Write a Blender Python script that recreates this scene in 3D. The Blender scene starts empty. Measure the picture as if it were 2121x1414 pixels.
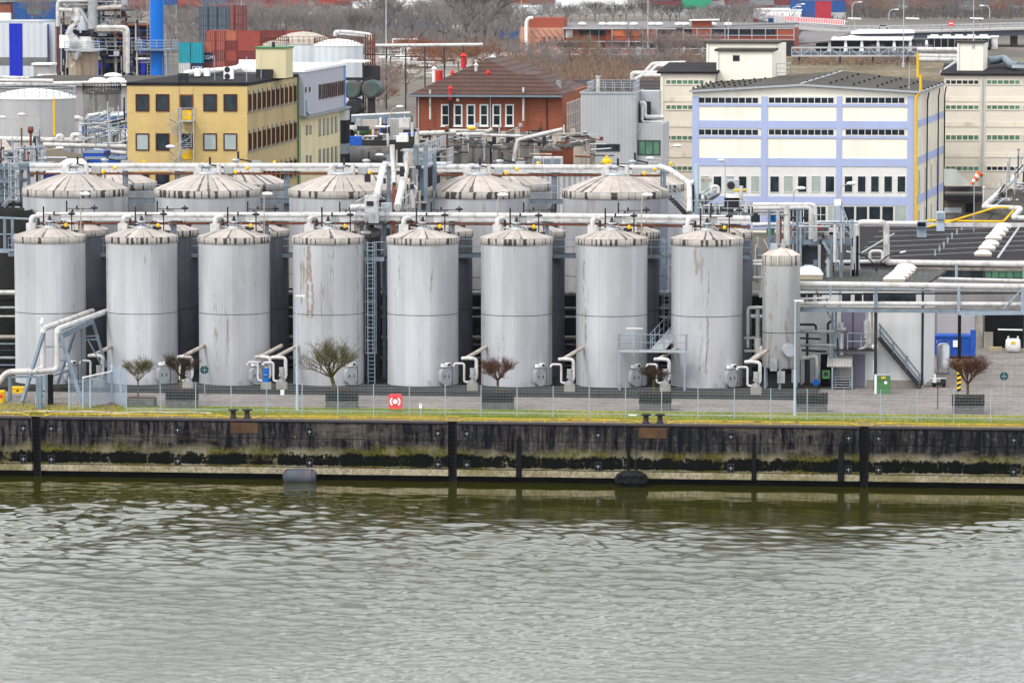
import bpy, math, random
from mathutils import Vector, Matrix
random.seed(7)
R = math.radians
scn = bpy.context.scene
COL = scn.collection
# ---------------------------------------------------------------- camera, world, sun, exposure
F = 9500.0; CH = 32.6; YAW = R(6.5); PITCH = math.atan(822.0 / F)
cam_d = bpy.data.cameras.new("camera"); cam_d.sensor_width = 36; cam_d.lens = 36 * F / 2121
cam_d.clip_start = 1; cam_d.clip_end = 12000
cam = bpy.data.objects.new("camera", cam_d); COL.objects.link(cam)
cam.location = (0, 0, CH)
CM = Matrix.Rotation(YAW, 4, 'Z') @ Matrix.Rotation(R(90) - PITCH, 4, 'X')
cam.rotation_euler = CM.to_euler()
scn.camera = cam
w = bpy.data.worlds.new("World"); scn.world = w; w.use_nodes = True
wn = w.node_tree.nodes; wl = w.node_tree.links
SUN_EL, SUN_AZ = R(50), R(218)          # sun left of and behind the camera
sky = wn.new('ShaderNodeTexSky'); sky.sky_type = 'NISHITA'; sky.sun_disc = False
sky.sun_elevation = SUN_EL; sky.sun_rotation = SUN_AZ
sky.air_density = 1.0; sky.dust_density = 6.0; sky.ozone_density = 1.0
hs = wn.new('ShaderNodeHueSaturation'); hs.inputs['Saturation'].default_value = 0.3
wl.new(sky.outputs[0], hs.inputs['Color'])
# thin overcast: a bright cloud deck over most of the sky, a little brighter low down, with soft darker swells
tcw = wn.new('ShaderNodeTexCoord'); spw = wn.new('ShaderNodeSeparateXYZ'); wl.new(tcw.outputs['Generated'], spw.inputs[0])
cr = wn.new('ShaderNodeValToRGB'); wl.new(spw.outputs[2], cr.inputs[0])
cr.color_ramp.elements[0].position = 0.0; cr.color_ramp.elements[0].color = (1.14,1.19,1.28,1)
cr.color_ramp.elements[1].position = .8; cr.color_ramp.elements[1].color = (1,1,1,1)
nw = wn.new('ShaderNodeTexNoise'); nw.inputs['Scale'].default_value = 2.2; nw.inputs['Detail'].default_value = 4; wl.new(tcw.outputs['Generated'], nw.inputs['Vector'])
mr = wn.new('ShaderNodeMapRange'); wl.new(nw.outputs['Fac'], mr.inputs[0]); mr.inputs[1].default_value = .3; mr.inputs[2].default_value = .7; mr.inputs[3].default_value = 8.5; mr.inputs[4].default_value = 11.5
vm = wn.new('ShaderNodeVectorMath'); vm.operation = 'SCALE'; wl.new(cr.outputs[0], vm.inputs[0]); wl.new(mr.outputs[0], vm.inputs['Scale'])
cm = wn.new('ShaderNodeMix'); cm.data_type = 'RGBA'; cm.inputs[0].default_value = .75; wl.new(hs.outputs[0], cm.inputs[6]); wl.new(vm.outputs[0], cm.inputs[7])
bg = wn['Background']; wl.new(cm.outputs[2], bg.inputs[0]); bg.inputs[1].default_value = 0.15
sd = bpy.data.lights.new("sun", 'SUN'); sd.energy = 1.4; sd.angle = R(12); sd.color = (1.0, 0.96, 0.9)
sun = bpy.data.objects.new("sun", sd); COL.objects.link(sun)
sdir = Vector((math.sin(SUN_AZ) * math.cos(SUN_EL), math.cos(SUN_AZ) * math.cos(SUN_EL), math.sin(SUN_EL)))
sun.rotation_euler = (-sdir).to_track_quat('-Z', 'Y').to_euler()
scn.view_settings.view_transform = 'Standard'; scn.view_settings.look = 'None'
scn.view_settings.gamma = 1; scn.view_settings.exposure = 0.28
scn.cycles.max_bounces = 5; scn.cycles.diffuse_bounces = 2; scn.cycles.glossy_bounces = 3
scn.cycles.transmission_bounces = 2; scn.cycles.transparent_max_bounces = 8; scn.cycles.volume_bounces = 1
scn.cycles.caustics_reflective = False; scn.cycles.caustics_refractive = False

# ---------------------------------------------------------------- measuring: photo pixels -> points at a true depth
def ray(px, py):
    return CM.to_3x3() @ Vector(((px - 1060.5) / F, -(py - 707.0) / F, -1.0))
def A(px, py, Y):
    d = ray(px, py); t = Y / d.y
    return Vector((0, 0, CH)) + d * t
def G(px, py, z=0.0):
    d = ray(px, py); t = (z - CH) / d.z
    return Vector((0, 0, CH)) + d * t
def FP(px, py, a, b):
    """(s, z) where the view ray through a pixel meets the vertical plane through a and b"""
    d = ray(px, py); u = Vector((b[0] - a[0], b[1] - a[1], 0)); L = u.length; u /= L
    n = Vector((u.y, -u.x, 0)); t = n.dot(Vector((a[0], a[1], 0))) / n.dot(d)
    p = d * t
    return (p - Vector((a[0], a[1], 0))).dot(u), CH + p.z
def SC(Y): return F / Y

# ---------------------------------------------------------------- mesh builder
class MB:
    def __init__(s): s.v = []; s.f = []; s.sm = []; s.mi = []; s.m = 0
    def add(s, vs, fs, smooth=False):
        o = len(s.v); s.v.extend([tuple(p) for p in vs])
        for f in fs: s.f.append(tuple(o + i for i in f)); s.sm.append(smooth); s.mi.append(s.m)
        return s
    def box(s, x0, x1, y0, y1, z0, z1):
        return s.add([(x0,y0,z0),(x1,y0,z0),(x1,y1,z0),(x0,y1,z0),(x0,y0,z1),(x1,y0,z1),(x1,y1,z1),(x0,y1,z1)],
              [(0,3,2,1),(4,5,6,7),(0,1,5,4),(1,2,6,5),(2,3,7,6),(3,0,4,7)])
    def cb(s, c, sx, sy, sz, rz=0):
        """box centred in x, y on c with its underside at c.z"""
        ca, sa = math.cos(rz), math.sin(rz); vs = []
        for z in (0, sz):
            for dx, dy in ((-1,-1),(1,-1),(1,1),(-1,1)):
                x, y = dx*sx/2, dy*sy/2
                vs.append((c[0]+x*ca-y*sa, c[1]+x*sa+y*ca, c[2]+z))
        return s.add(vs, [(0,3,2,1),(4,5,6,7),(0,1,5,4),(1,2,6,5),(2,3,7,6),(3,0,4,7)])
    def beam(s, p, q, wd, h):
        p, q = Vector(p), Vector(q); d = q - p
        if d.length < 1e-5: return s
        d.normalize(); up = Vector((0,0,1)) if abs(d.z) < .95 else Vector((0,1,0))
        a = d.cross(up).normalized(); b = a.cross(d).normalized(); vs = []
        for e in (p, q):
            for i, j in ((-1,-1),(1,-1),(1,1),(-1,1)): vs.append(e + a*i*wd/2 + b*j*h/2)
        return s.add(vs, [(0,3,2,1),(4,5,6,7),(0,1,5,4),(1,2,6,5),(2,3,7,6),(3,0,4,7)])
    def cyl(s, p, q, r, r2=None, n=10, caps=True):
        p, q = Vector(p), Vector(q); r2 = r if r2 is None else r2; d = (q - p)
        if d.length < 1e-6: return s
        d.normalize(); up = Vector((0,0,1)) if abs(d.z) < .95 else Vector((0,1,0))
        a = d.cross(up).normalized(); b = a.cross(d).normalized(); vs = []
        for e, rr in ((p, r), (q, r2)):
            for i in range(n):
                t = 2*math.pi*i/n; vs.append(e + (a*math.cos(t) + b*math.sin(t))*rr)
        s.add(vs, [(i, (i+1) % n, n+(i+1) % n, n+i) for i in range(n)], n > 5)
        if caps: s.add(vs, [tuple(reversed(range(n))), tuple(range(n, 2*n))])
        return s
    def tube(s, pts, r, n=8, bend=0.0):
        """pipe along a path; bend rounds the corners like pipe elbows"""
        pts = [Vector(p) for p in pts]; path = [pts[0]]
        for i in range(1, len(pts)-1):
            a, b, c = pts[i-1], pts[i], pts[i+1]
            rb = min(bend, (b-a).length*.45, (c-b).length*.45)
            if rb > 1e-4:
                p0 = b + (a-b).normalized()*rb; p1 = b + (c-b).normalized()*rb
                for k in range(5):
                    t = k/4; path.append(p0*(1-t)**2 + b*2*t*(1-t) + p1*t*t)
            else: path.append(b)
        path.append(pts[-1]); vs = []; prev = None
        for i, p in enumerate(path):
            if i == 0: d = path[1]-p
            elif i == len(path)-1: d = p-path[i-1]
            else: d = (path[i+1]-p).normalized() + (p-path[i-1]).normalized()
            d.normalize()
            if prev is None:
                up = Vector((0,0,1)) if abs(d.z) < .9 else Vector((0,1,0)); a = d.cross(up).normalized()
            else: a = (prev - d*prev.dot(d)).normalized()
            prev = a; b = a.cross(d)
            for k in range(n):
                t = 2*math.pi*k/n; vs.append(p + (a*math.cos(t)+b*math.sin(t))*r)
        fs = []
        for i in range(len(path)-1):
            for k in range(n): fs.append((i*n+k, i*n+(k+1) % n, (i+1)*n+(k+1) % n, (i+1)*n+k))
        s.add(vs, fs, True); m = (len(path)-1)*n
        return s.add(vs, [tuple(range(n)), tuple(range(m+n-1, m-1, -1))])
    def lathe(s, c, prof, n=32, a0=0, a1=2*math.pi, sharp=False):
        vs = []; full = abs(a1-a0-2*math.pi) < 1e-6; k = n if full else n+1
        for (r, z) in prof:
            for i in range(k):
                t = a0+(a1-a0)*i/n; vs.append((c[0]+r*math.cos(t), c[1]+r*math.sin(t), c[2]+z))
        fs = []
        for j in range(len(prof)-1):
            for i in range(n): fs.append((j*k+i, j*k+(i+1) % k, (j+1)*k+(i+1) % k, (j+1)*k+i))
        return s.add(vs, fs, not sharp)
    def sphere(s, c, r, sx=1, sy=1, sz=1, n=10):
        prof = [(r*math.cos(-math.pi/2+math.pi*i/(n//2+1)), r*math.sin(-math.pi/2+math.pi*i/(n//2+1))) for i in range(n//2+2)]
        o = len(s.v); s.lathe((0,0,0), prof, n)
        for i in range(o, len(s.v)):
            x, y, z = s.v[i]; s.v[i] = (c[0]+x*sx, c[1]+y*sy, c[2]+z*sz)
        return s
    def prism(s, pts, z0, z1, top=True):
        n = len(pts); vs = [(p[0], p[1], z0) for p in pts] + [(p[0], p[1], z1) for p in pts]
        s.add(vs, [(i, (i+1) % n, n+(i+1) % n, n+i) for i in range(n)])
        if top: s.add(vs, [tuple(range(n, 2*n)), tuple(reversed(range(n)))])
        return s
    def quad(s, a, b, c, d): return s.add([a, b, c, d], [(0,1,2,3)])
    def slab(s, a, b, c, d, t):
        """four-cornered sheet with thickness t downwards"""
        vs = [Vector(p) for p in (a, b, c, d)]; vs += [p - Vector((0,0,t)) for p in vs]
        return s.add(vs, [(0,1,2,3),(7,6,5,4),(0,4,5,1),(1,5,6,2),(2,6,7,3),(3,7,4,0)])
    def rail(s, pts, h=1.1, sp=1.5, r=.022, mids=1):
        for i in range(len(pts)-1):
            a, b = Vector(pts[i]), Vector(pts[i+1]); L = (b-a).length; n = max(1, round(L/sp))
            for k in range(n+1):
                p = a.lerp(b, k/n); s.cyl(p, p+Vector((0,0,h)), r, n=4, caps=False)
            for m in range(mids+1):
                z = Vector((0,0,h*(1-m/(mids+1)))); s.cyl(a+z, b+z, r, n=4, caps=False)
        return s
    def ladder(s, p, q, wd=.5, u=(1,0,0), cage=0, r=.03, n_out=(0,-1,0), sp=.3):
        p, q, u, o = Vector(p), Vector(q), Vector(u), Vector(n_out); L = (q-p).length
        for k in (-1, 1): s.cyl(p+u*k*wd/2, q+u*k*wd/2, r, n=5, caps=False)
        k = 0.2
        while k < L: c = p.lerp(q, k/L); s.cyl(c-u*wd/2, c+u*wd/2, r*.6, n=4, caps=False); k += sp
        if cage:
            c0 = cage; offs = [(-.5, 0), (-.62, .35), (-.3, .68), (.3, .68), (.62, .35), (.5, 0)]
            while c0 < L:
                c = p.lerp(q, c0/L); ring = [c+u*wd*a*1.3+o*wd*b*1.6 for a, b in offs]
                for i in range(5): s.beam(ring[i], ring[i+1], .05, .05)
                c0 += .95
            for a, b in offs[1:5]:
                s.beam(p.lerp(q, cage/L)+u*wd*a*1.3+o*wd*b*1.6, q+u*wd*a*1.3+o*wd*b*1.6, .035, .035)
        return s
    def build(s, name, mat, parent=None, origin=None):
        o0 = Vector(origin) if origin is not None else (wloc(parent) if parent else Vector((0,0,0)))
        me = bpy.data.meshes.new(name)
        me.from_pydata([(x-o0.x, y-o0.y, z-o0.z) for x, y, z in s.v], [], s.f)
        mats = mat if isinstance(mat, (list, tuple)) else [mat]
        for m in mats: me.materials.append(m)
        me.polygons.foreach_set('use_smooth', s.sm)
        if len(mats) > 1: me.polygons.foreach_set('material_index', s.mi)
        me.update()
        o = bpy.data.objects.new(name, me); COL.objects.link(o)
        if parent: o.parent = parent
        elif origin is not None: o.location = o0
        return o
def wloc(o):
    v = Vector(o.location)
    while o.parent: o = o.parent; v = v + Vector(o.location)
    return v
def tag(o, label=None, cat=None, group=None, kind=None):
    if label: o['label'] = label
    if cat: o['category'] = cat
    if group: o['group'] = group
    if kind: o['kind'] = kind
    return o
def thing(name, label, cat, loc, group=None):
    o = bpy.data.objects.new(name, None); COL.objects.link(o); o.location = loc
    o.empty_display_size = .3
    return tag(o, label, cat, group)
def copy_tree(o, parent=None):
    c = o.copy(); COL.objects.link(c); c.parent = parent
    for ch in list(o.children): copy_tree(ch, c)
    return c
def put(proto, used, loc, rz=0, label=None, group=None, scale=None):
    """first call moves the prototype itself, later calls copy it"""
    o = proto if not used else copy_tree(proto)
    if not used: pass
    o.location = loc; o.rotation_euler = (0, 0, rz)
    if scale: o.scale = scale if hasattr(scale, '__len__') else (scale,)*3
    if label: o['label'] = label
    if group: o['group'] = group
    return o
class Proto:
    def __init__(s, o): s.o = o; s.u = False
    def __call__(s, loc, rz=0, label=None, group=None, scale=None):
        r = put(s.o, s.u, loc, rz, label, group, scale); s.u = True; return r
NTH = ['first','second','third','fourth','fifth','sixth','seventh','eighth','ninth','tenth','eleventh','twelfth','thirteenth','fourteenth','fifteenth','sixteenth','seventeenth','eighteenth','nineteenth','twentieth']
def nth(i, n):
    """reading order from the left"""
    if n == 1: return 'only'
    if i == 0: return 'leftmost'
    if i == n-1: return 'rightmost'
    if i < n/2: return NTH[i] + ' from left'
    return NTH[n-1-i] + ' from right'

# ---------------------------------------------------------------- materials
def rgb(c): return (c[0], c[1], c[2], 1)
class NT:
    def __init__(s, m): s.t = m.node_tree; s.n = s.t.nodes; s.l = s.t.links
    def new(s, t, **kw):
        n = s.n.new(t)
        for k, v in kw.items(): setattr(n, k, v)
        return n
    def inp(s, n, i, v):
        if isinstance(v, bpy.types.NodeSocket): s.l.new(v, n.inputs[i])
        else: n.inputs[i].default_value = v
    def math(s, op, a, b=0.0, c=None):
        n = s.new('ShaderNodeMath', operation=op); s.inp(n, 0, a); s.inp(n, 1, b)
        if c is not None: s.inp(n, 2, c)
        return n.outputs[0]
    def noise(s, vec, scale, detail=4, rough=.55, dim='3D'):
        n = s.new('ShaderNodeTexNoise', noise_dimensions=dim); n.inputs['Scale'].default_value = scale
        n.inputs['Detail'].default_value = detail; n.inputs['Roughness'].default_value = rough
        if dim == '1D': s.inp(n, 'W', vec)
        elif vec is not None: s.l.new(vec, n.inputs['Vector'])
        return n.outputs['Fac']
    def ramp(s, v, stops):
        n = s.new('ShaderNodeValToRGB'); s.inp(n, 0, v); e = n.color_ramp.elements
        while len(e) > 1: e.remove(e[-1])
        e[0].position = stops[0][0]; c = stops[0][1]; e[0].color = (c, c, c, 1) if not hasattr(c, '__len__') else rgb(c)
        for p, c in stops[1:]:
            x = e.new(p); x.color = (c, c, c, 1) if not hasattr(c, '__len__') else rgb(c)
        return n.outputs[0]
    def mix(s, f, a, b, mode='MIX'):
        n = s.new('ShaderNodeMix', data_type='RGBA', blend_type=mode)
        s.inp(n, 0, f)
        for i, v in ((6, a), (7, b)):
            if isinstance(v, bpy.types.NodeSocket): s.l.new(v, n.inputs[i])
            else: n.inputs[i].default_value = rgb(v) if hasattr(v, '__len__') else (v, v, v, 1)
        return n.outputs[2]
    def vmul(s, vec, k, off=None):
        n = s.new('ShaderNodeMapping'); s.l.new(vec, n.inputs[0]); n.inputs['Scale'].default_value = k
        if off is not None: s.l.new(off, n.inputs['Location'])
        return n.outputs[0]
def base(name, rough=.6, metal=0.0, spec=.5):
    m = bpy.data.materials.new(name); m.use_nodes = True; t = NT(m)
    p = t.n['Principled BSDF']; p.inputs['Roughness'].default_value = rough; p.inputs['Metallic'].default_value = metal
    p.inputs['Specular IOR Level'].default_value = spec
    return m, t, p
def objvec(t):
    """object coordinates shifted by a random amount per copy"""
    tc = t.new('ShaderNodeTexCoord'); oi = t.new('ShaderNodeObjectInfo')
    k = t.math('MULTIPLY', oi.outputs['Random'], 57.0)
    cx = t.new('ShaderNodeCombineXYZ'); t.l.new(k, cx.inputs[0]); t.l.new(k, cx.inputs[1])
    a = t.new('ShaderNodeVectorMath', operation='ADD'); t.l.new(tc.outputs['Object'], a.inputs[0]); t.l.new(cx.outputs[0], a.inputs[1])
    return a.outputs[0], tc.outputs['Object'], oi.outputs['Random']
def mat(name, col, rough=.6, metal=0.0, var=.18, vs=.6, dirt=None, dirt_amt=.4, dirt_s=1.2, stretch=.12, ribs=None, brick=None, bump=0.0, rand=0.0, spec=.12, along=None):
    """surface with mottling, streaked dirt, optional ribs (period, depth) or bricks (w, h, mortar colour, second colour)"""
    m, t, p = base(name, rough, metal, spec); vec, raw, rnd = objvec(t)
    c = None
    if brick:
        bw, bh, mc, c2 = brick[:4]; ms = brick[4] if len(brick) > 4 else .06
        sp = t.new('ShaderNodeSeparateXYZ'); t.l.new(raw, sp.inputs[0])
        u = t.math('ADD', sp.outputs[0], sp.outputs[1]); cb = t.new('ShaderNodeCombineXYZ'); t.l.new(u, cb.inputs[0]); t.l.new(sp.outputs[2], cb.inputs[1])
        b = t.new('ShaderNodeTexBrick'); t.l.new(cb.outputs[0], b.inputs['Vector']); b.inputs['Scale'].default_value = 1
        b.inputs['Color1'].default_value = rgb(col); b.inputs['Color2'].default_value = rgb(c2); b.inputs['Mortar'].default_value = rgb(mc)
        b.inputs['Brick Width'].default_value = bw; b.inputs['Row Height'].default_value = bh; b.inputs['Mortar Size'].default_value = ms*bh
        c = b.outputs['Color']
    n = t.noise(vec, vs, 5)
    f = t.ramp(n, [(.25, 1-var), (.75, 1+var)])
    c = t.mix(1.0, c if c is not None else col, f, 'MULTIPLY')
    if rand:
        g = t.math('MULTIPLY_ADD', rnd, 2*rand, 1-rand); c = t.mix(1.0, c, g, 'MULTIPLY')
    if ribs:
        sp = t.new('ShaderNodeSeparateXYZ'); t.l.new(raw, sp.inputs[0])
        u = {'xy': lambda: t.math('ADD', sp.outputs[0], sp.outputs[1]), 'x': lambda: sp.outputs[0], 'y': lambda: sp.outputs[1], 'z': lambda: sp.outputs[2]}[along or 'xy']()
        sn = t.math('SINE', t.math('MULTIPLY', u, 2*math.pi/ribs[0]))
        g = t.math('MULTIPLY_ADD', sn, ribs[1]/2, 1-ribs[1]/2)
        c = t.mix(1.0, c, g, 'MULTIPLY')
    if dirt:
        sv = t.vmul(vec, (dirt_s, dirt_s, dirt_s*stretch)); d = t.noise(sv, 1.0, 6, .65)
        fine = t.noise(vec, 6.0, 3, .6)
        d = t.math('ADD', d, t.math('MULTIPLY', t.math('SUBTRACT', fine, .5), .25))
        f = t.ramp(d, [(.5, 0.0), (.72, 1.0)]); f = t.math('MULTIPLY', f, dirt_amt)
        c = t.mix(f, c, dirt)
    t.l.new(c, p.inputs['Base Color'])
    if bump:
        bm = t.new('ShaderNodeBump'); bm.inputs['Distance'].default_value = bump
        t.l.new(t.noise(vec, 8.0, 4), bm.inputs['Height']); t.l.new(bm.outputs[0], p.inputs['Normal'])
    return m
def tank_mat(name, col, R_, streaks=.55, zc=6.0, dark=(.2,.17,.14)):
    """vertically profiled cladding: fine ribs round the shell, sheets of slightly different grey, long run-off stains"""
    m, t, p = base(name, .5, .0, .2); vec, raw, rnd = objvec(t)
    sp = t.new('ShaderNodeSeparateXYZ'); t.l.new(raw, sp.inputs[0])
    ang = t.math('MULTIPLY', t.math('ARCTAN2', sp.outputs[1], sp.outputs[0]), R_)
    sh = t.math('MULTIPLY', rnd, 91.0); a2 = t.math('ADD', ang, sh)
    panel = t.new('ShaderNodeTexWhiteNoise', noise_dimensions='1D'); t.l.new(t.math('FLOOR', t.math('MULTIPLY', a2, 1.05)), panel.inputs['W'])
    c = t.mix(panel.outputs[0], tuple(k*.86 for k in col), tuple(k*1.08 for k in col))
    c = t.mix(1.0, c, t.math('MULTIPLY_ADD', rnd, .13, .93), 'MULTIPLY')
    soft = t.noise(t.vmul(vec, (.5, .5, .12)), 1.0, 4)
    c = t.mix(1.0, c, t.ramp(soft, [(.3, .80), (.7, 1.14)]), 'MULTIPLY')
    sn = t.math('SINE', t.math('MULTIPLY', ang, 2*math.pi/.21))
    amt = t.ramp(t.noise(a2, .9, 2, .5, '1D'), [(.35, .02), (.7, .15)])
    g = t.math('SUBTRACT', 1.0, t.math('MULTIPLY', t.math('MULTIPLY_ADD', sn, .5, .5), amt)); c = t.mix(1.0, c, g, 'MULTIPLY')
    # run-off streaks: noise over (angle, very stretched z)
    cb = t.new('ShaderNodeCombineXYZ'); t.l.new(t.math('MULTIPLY', a2, 1.1), cb.inputs[0]); t.l.new(t.math('MULTIPLY', sp.outputs[2], .1), cb.inputs[1]); t.l.new(sh, cb.inputs[2])
    d = t.noise(cb.outputs[0], 1.0, 3, .5)
    cb2 = t.new('ShaderNodeCombineXYZ'); t.l.new(t.math('MULTIPLY', a2, 7.0), cb2.inputs[0]); t.l.new(t.math('MULTIPLY', sp.outputs[2], 1.1), cb2.inputs[1]); t.l.new(sh, cb2.inputs[2])
    d2 = t.noise(cb2.outputs[0], 1.0, 5, .7)
    f = t.ramp(t.math('ADD', t.math('MULTIPLY', d, 1.0), t.math('MULTIPLY', d2, .5)), [(.875, 0.0), (.955, 1.0)])
    c = t.mix(t.math('MULTIPLY', f, streaks), c, dark)
    t.l.new(c, p.inputs['Base Color'])
    bm = t.new('ShaderNodeBump'); bm.inputs['Distance'].default_value = .006; t.l.new(sn, bm.inputs['Height']); bm.inputs['Strength'].default_value = .5
    t.l.new(bm.outputs[0], p.inputs['Normal'])
    return m
def roof_mat(name, R_, nseg, col=(.42,.38,.35), dark=(.03,.028,.028), amt=.85, wmax=.20, wmin=.055):
    """cone roof of nseg sheets: dark lap joints, black run-down stains beside some of them"""
    m, t, p = base(name, .6, 0, .12); vec, raw, rnd = objvec(t)
    sp = t.new('ShaderNodeSeparateXYZ'); t.l.new(raw, sp.inputs[0])
    a = t.math('DIVIDE', t.math('ADD', t.math('ARCTAN2', sp.outputs[1], sp.outputs[0]), math.pi), 2*math.pi)
    s = t.math('MULTIPLY', a, nseg); fr = t.math('FRACT', s); ed = t.math('ABSOLUTE', t.math('SUBTRACT', fr, .5))
    wn_ = t.new('ShaderNodeTexWhiteNoise', noise_dimensions='2D')
    cb = t.new('ShaderNodeCombineXYZ'); t.l.new(t.math('FLOOR', s), cb.inputs[0]); t.l.new(t.math('MULTIPLY', rnd, 100), cb.inputs[1]); t.l.new(cb.outputs[0], wn_.inputs['Vector'])
    c = t.mix(wn_.outputs[0], tuple(k*.85 for k in col), tuple(k*1.12 for k in col))
    n = t.noise(t.vmul(vec, (1.3, 1.3, 1.3)), 1.0, 5, .6)
    c = t.mix(t.ramp(n, [(.45, 0), (.75, .5)]), c, tuple(k*.6 for k in col))
    # joint width varies from joint to joint, wider where it is dirty
    wn2 = t.new('ShaderNodeTexWhiteNoise', noise_dimensions='2D')
    cb2 = t.new('ShaderNodeCombineXYZ'); t.l.new(t.math('FLOOR', t.math('ADD', s, .5)), cb2.inputs[0]); t.l.new(t.math('MULTIPLY', rnd, 77), cb2.inputs[1]); t.l.new(cb2.outputs[0], wn2.inputs['Vector'])
    wdt = t.math('MULTIPLY_ADD', t.math('POWER', wn2.outputs[0], 2.2), wmax, wmin)
    wdt = t.math('MULTIPLY', wdt, t.math('MULTIPLY_ADD', n, 2.6, -.35))
    g = t.math('SUBTRACT', t.math('ADD', ed, wdt), .5); f = t.ramp(t.math('MULTIPLY', g, 9), [(0, 0), (1, 1)])
    c = t.mix(t.math('MULTIPLY', f, amt), c, dark)
    t.l.new(c, p.inputs['Base Color'])
    return m
def glass(name, col=(.010,.015,.02), rough=.07, var=.5):
    m, t, p = base(name, rough, 0, .25); vec, raw, rnd = objvec(t)
    n = t.noise(t.vmul(vec, (1.0, 1.0, .6)), 1.2, 3)
    c = t.mix(t.ramp(n, [(.35, 0), (.75, 1)]), col, tuple(min(1, k*(1+3*var)+.01*var) for k in col))
    t.l.new(c, p.inputs['Base Color']); return m
M = {}
def mm(k, *a, **kw): M[k] = mat(k, *a, **kw); return M[k]
mm('pipe', (.55,.545,.535), .42, 0, .12, 1.5, (.16,.13,.11), .7, 1.6, .5, spec=.3)
mm('pipe_grey', (.36,.37,.38), .45, .2, .15, 1.5, (.12,.10,.09), .6, 2.0, .4)
mm('pipe_old', (.42,.38,.33), .6, 0, .2, 1.2, (.16,.08,.045), .7, 2.0, .4)
mm('steel_blue', (.17,.22,.27), .5, .1, .18, 2.0, (.10,.08,.07), .5, 2.0, .3)
mm('steel_light', (.27,.33,.39), .45, .1, .15, 2.0, (.2,.17,.15), .4, 2.0, .3)
mm('galv', (.42,.45,.48), .45, .3, .15, 3.0, (.2,.18,.16), .3, 2.0, .3)
mm('steel_dark', (.028,.03,.036), .6, .1, .2, 2.0, (.09,.05,.035), .5, 2.0, .3)
mm('rust', (.16,.055,.03), .8, 0, .3, 3.0, (.06,.03,.02), .6, 2.5, .4)
mm('black', (.005,.005,.006), .6, 0, .3, 2.0)
mm('yellow', (.75,.47,.02), .5, 0, .12, 2.0, (.3,.12,.03), .5, 2.5, .4)
mm('yellow_worn', (.56,.37,.045), .7, 0, .2, 1.2, (.13,.06,.04), 1.0, 1.3, 1.0)
mm('red', (.55,.03,.03), .5, 0, .1, 2.0, (.2,.03,.02), .3, 2.0, .4)
mm('white', (.82,.82,.82), .5, 0, .06, 2.0, (.35,.33,.3), .35, 1.5, .2)
mm('blue', (.02,.09,.42), .5, 0, .15, 2.0, (.02,.03,.1), .4, 1.5, .3)
mm('bright_blue', (.006,.14,.55), .45, 0, .08, .3, (.02,.10,.35), .3, .6, .2)
mm('green', (.07,.19,.07), .5, 0, .12, 2.0, (.08,.1,.06), .35, 1.5, .3)
mm('concrete', (.30,.28,.25), .85, 0, .22, .8, (.09,.08,.07), .6, 1.2, .3, bump=.01)
mm('concrete_dark', (.035,.035,.033), .9, 0, .3, .8, (.03,.03,.025), .6, 1.2, .3, bump=.01)
mm('roof_felt', (.014,.012,.015), .9, 0, .25, .35, (.09,.085,.09), .2, .5, 1.0, bump=.01)
mm('roof_grey', (.06,.055,.048), .9, 0, .25, .3, (.16,.15,.13), .35, .4, 1.0, bump=.01)
mm('asphalt', (.085,.085,.09), .9, 0, .2, .15, (.14,.14,.14), .5, .3, 1.0)
mm('rubber', (.010,.010,.011), .7, 0, .3, 3.0, (.04,.04,.045), .4, 3.0, .4)
M['glass'] = glass('window_glass'); M['glass_green'] = glass('green_glass', (.06,.14,.09), .15, .3)
M['glass_mid'] = glass('teal_glass', (.008,.014,.017), .1, .7)
M['curtain'] = glass('curtained_glass', (.32,.37,.35), .2, .1)
# ================================================================ setting: ground, water, roads
EDGE = G(1060, 875).y                                    # front edge of the quay
def structure(name, mb, m, **k):
    o = mb.build(name, m); o['kind'] = 'structure'; return o
def sheet(name, pts, z, m, sub=1):
    b = MB(); n = len(pts); b.add([(p[0], p[1], z) for p in pts], [tuple(range(n))]); return structure(name, b, m)
# ground: one sheet to the horizon
m, t, p = base('earth', .95, 0, .2); vec, raw, rnd = objvec(t)
n1 = t.noise(raw, .012, 6, .6); n2 = t.noise(raw, .15, 5, .6)
c = t.mix(t.ramp(n1, [(.4, 0), (.6, 1)]), (.085,.075,.062), (.16,.14,.11)); c = t.mix(t.ramp(n2, [(.4, 0), (.7, .6)]), c, (.07,.07,.06))
t.l.new(c, p.inputs['Base Color'])
sheet('ground', [(-1500, EDGE+1), (1200, EDGE+1), (3500, 7000), (-4500, 7000)], -.012, m)
# water
m, t, p = base('river_water', .06, 0, .5); p.inputs['IOR'].default_value = 1.8
tc = t.new('ShaderNodeTexCoord'); pos = tc.outputs['Object']
sp = t.new('ShaderNodeSeparateXYZ'); t.l.new(pos, sp.inputs[0])
t.l.new(t.mix(t.noise(pos, .05, 3), (.024,.026,.002), (.038,.038,.004)), p.inputs['Base Color'])
patch = t.noise(t.vmul(pos, (.03,.05,.05)), 1.0, 3, .5)
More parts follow.
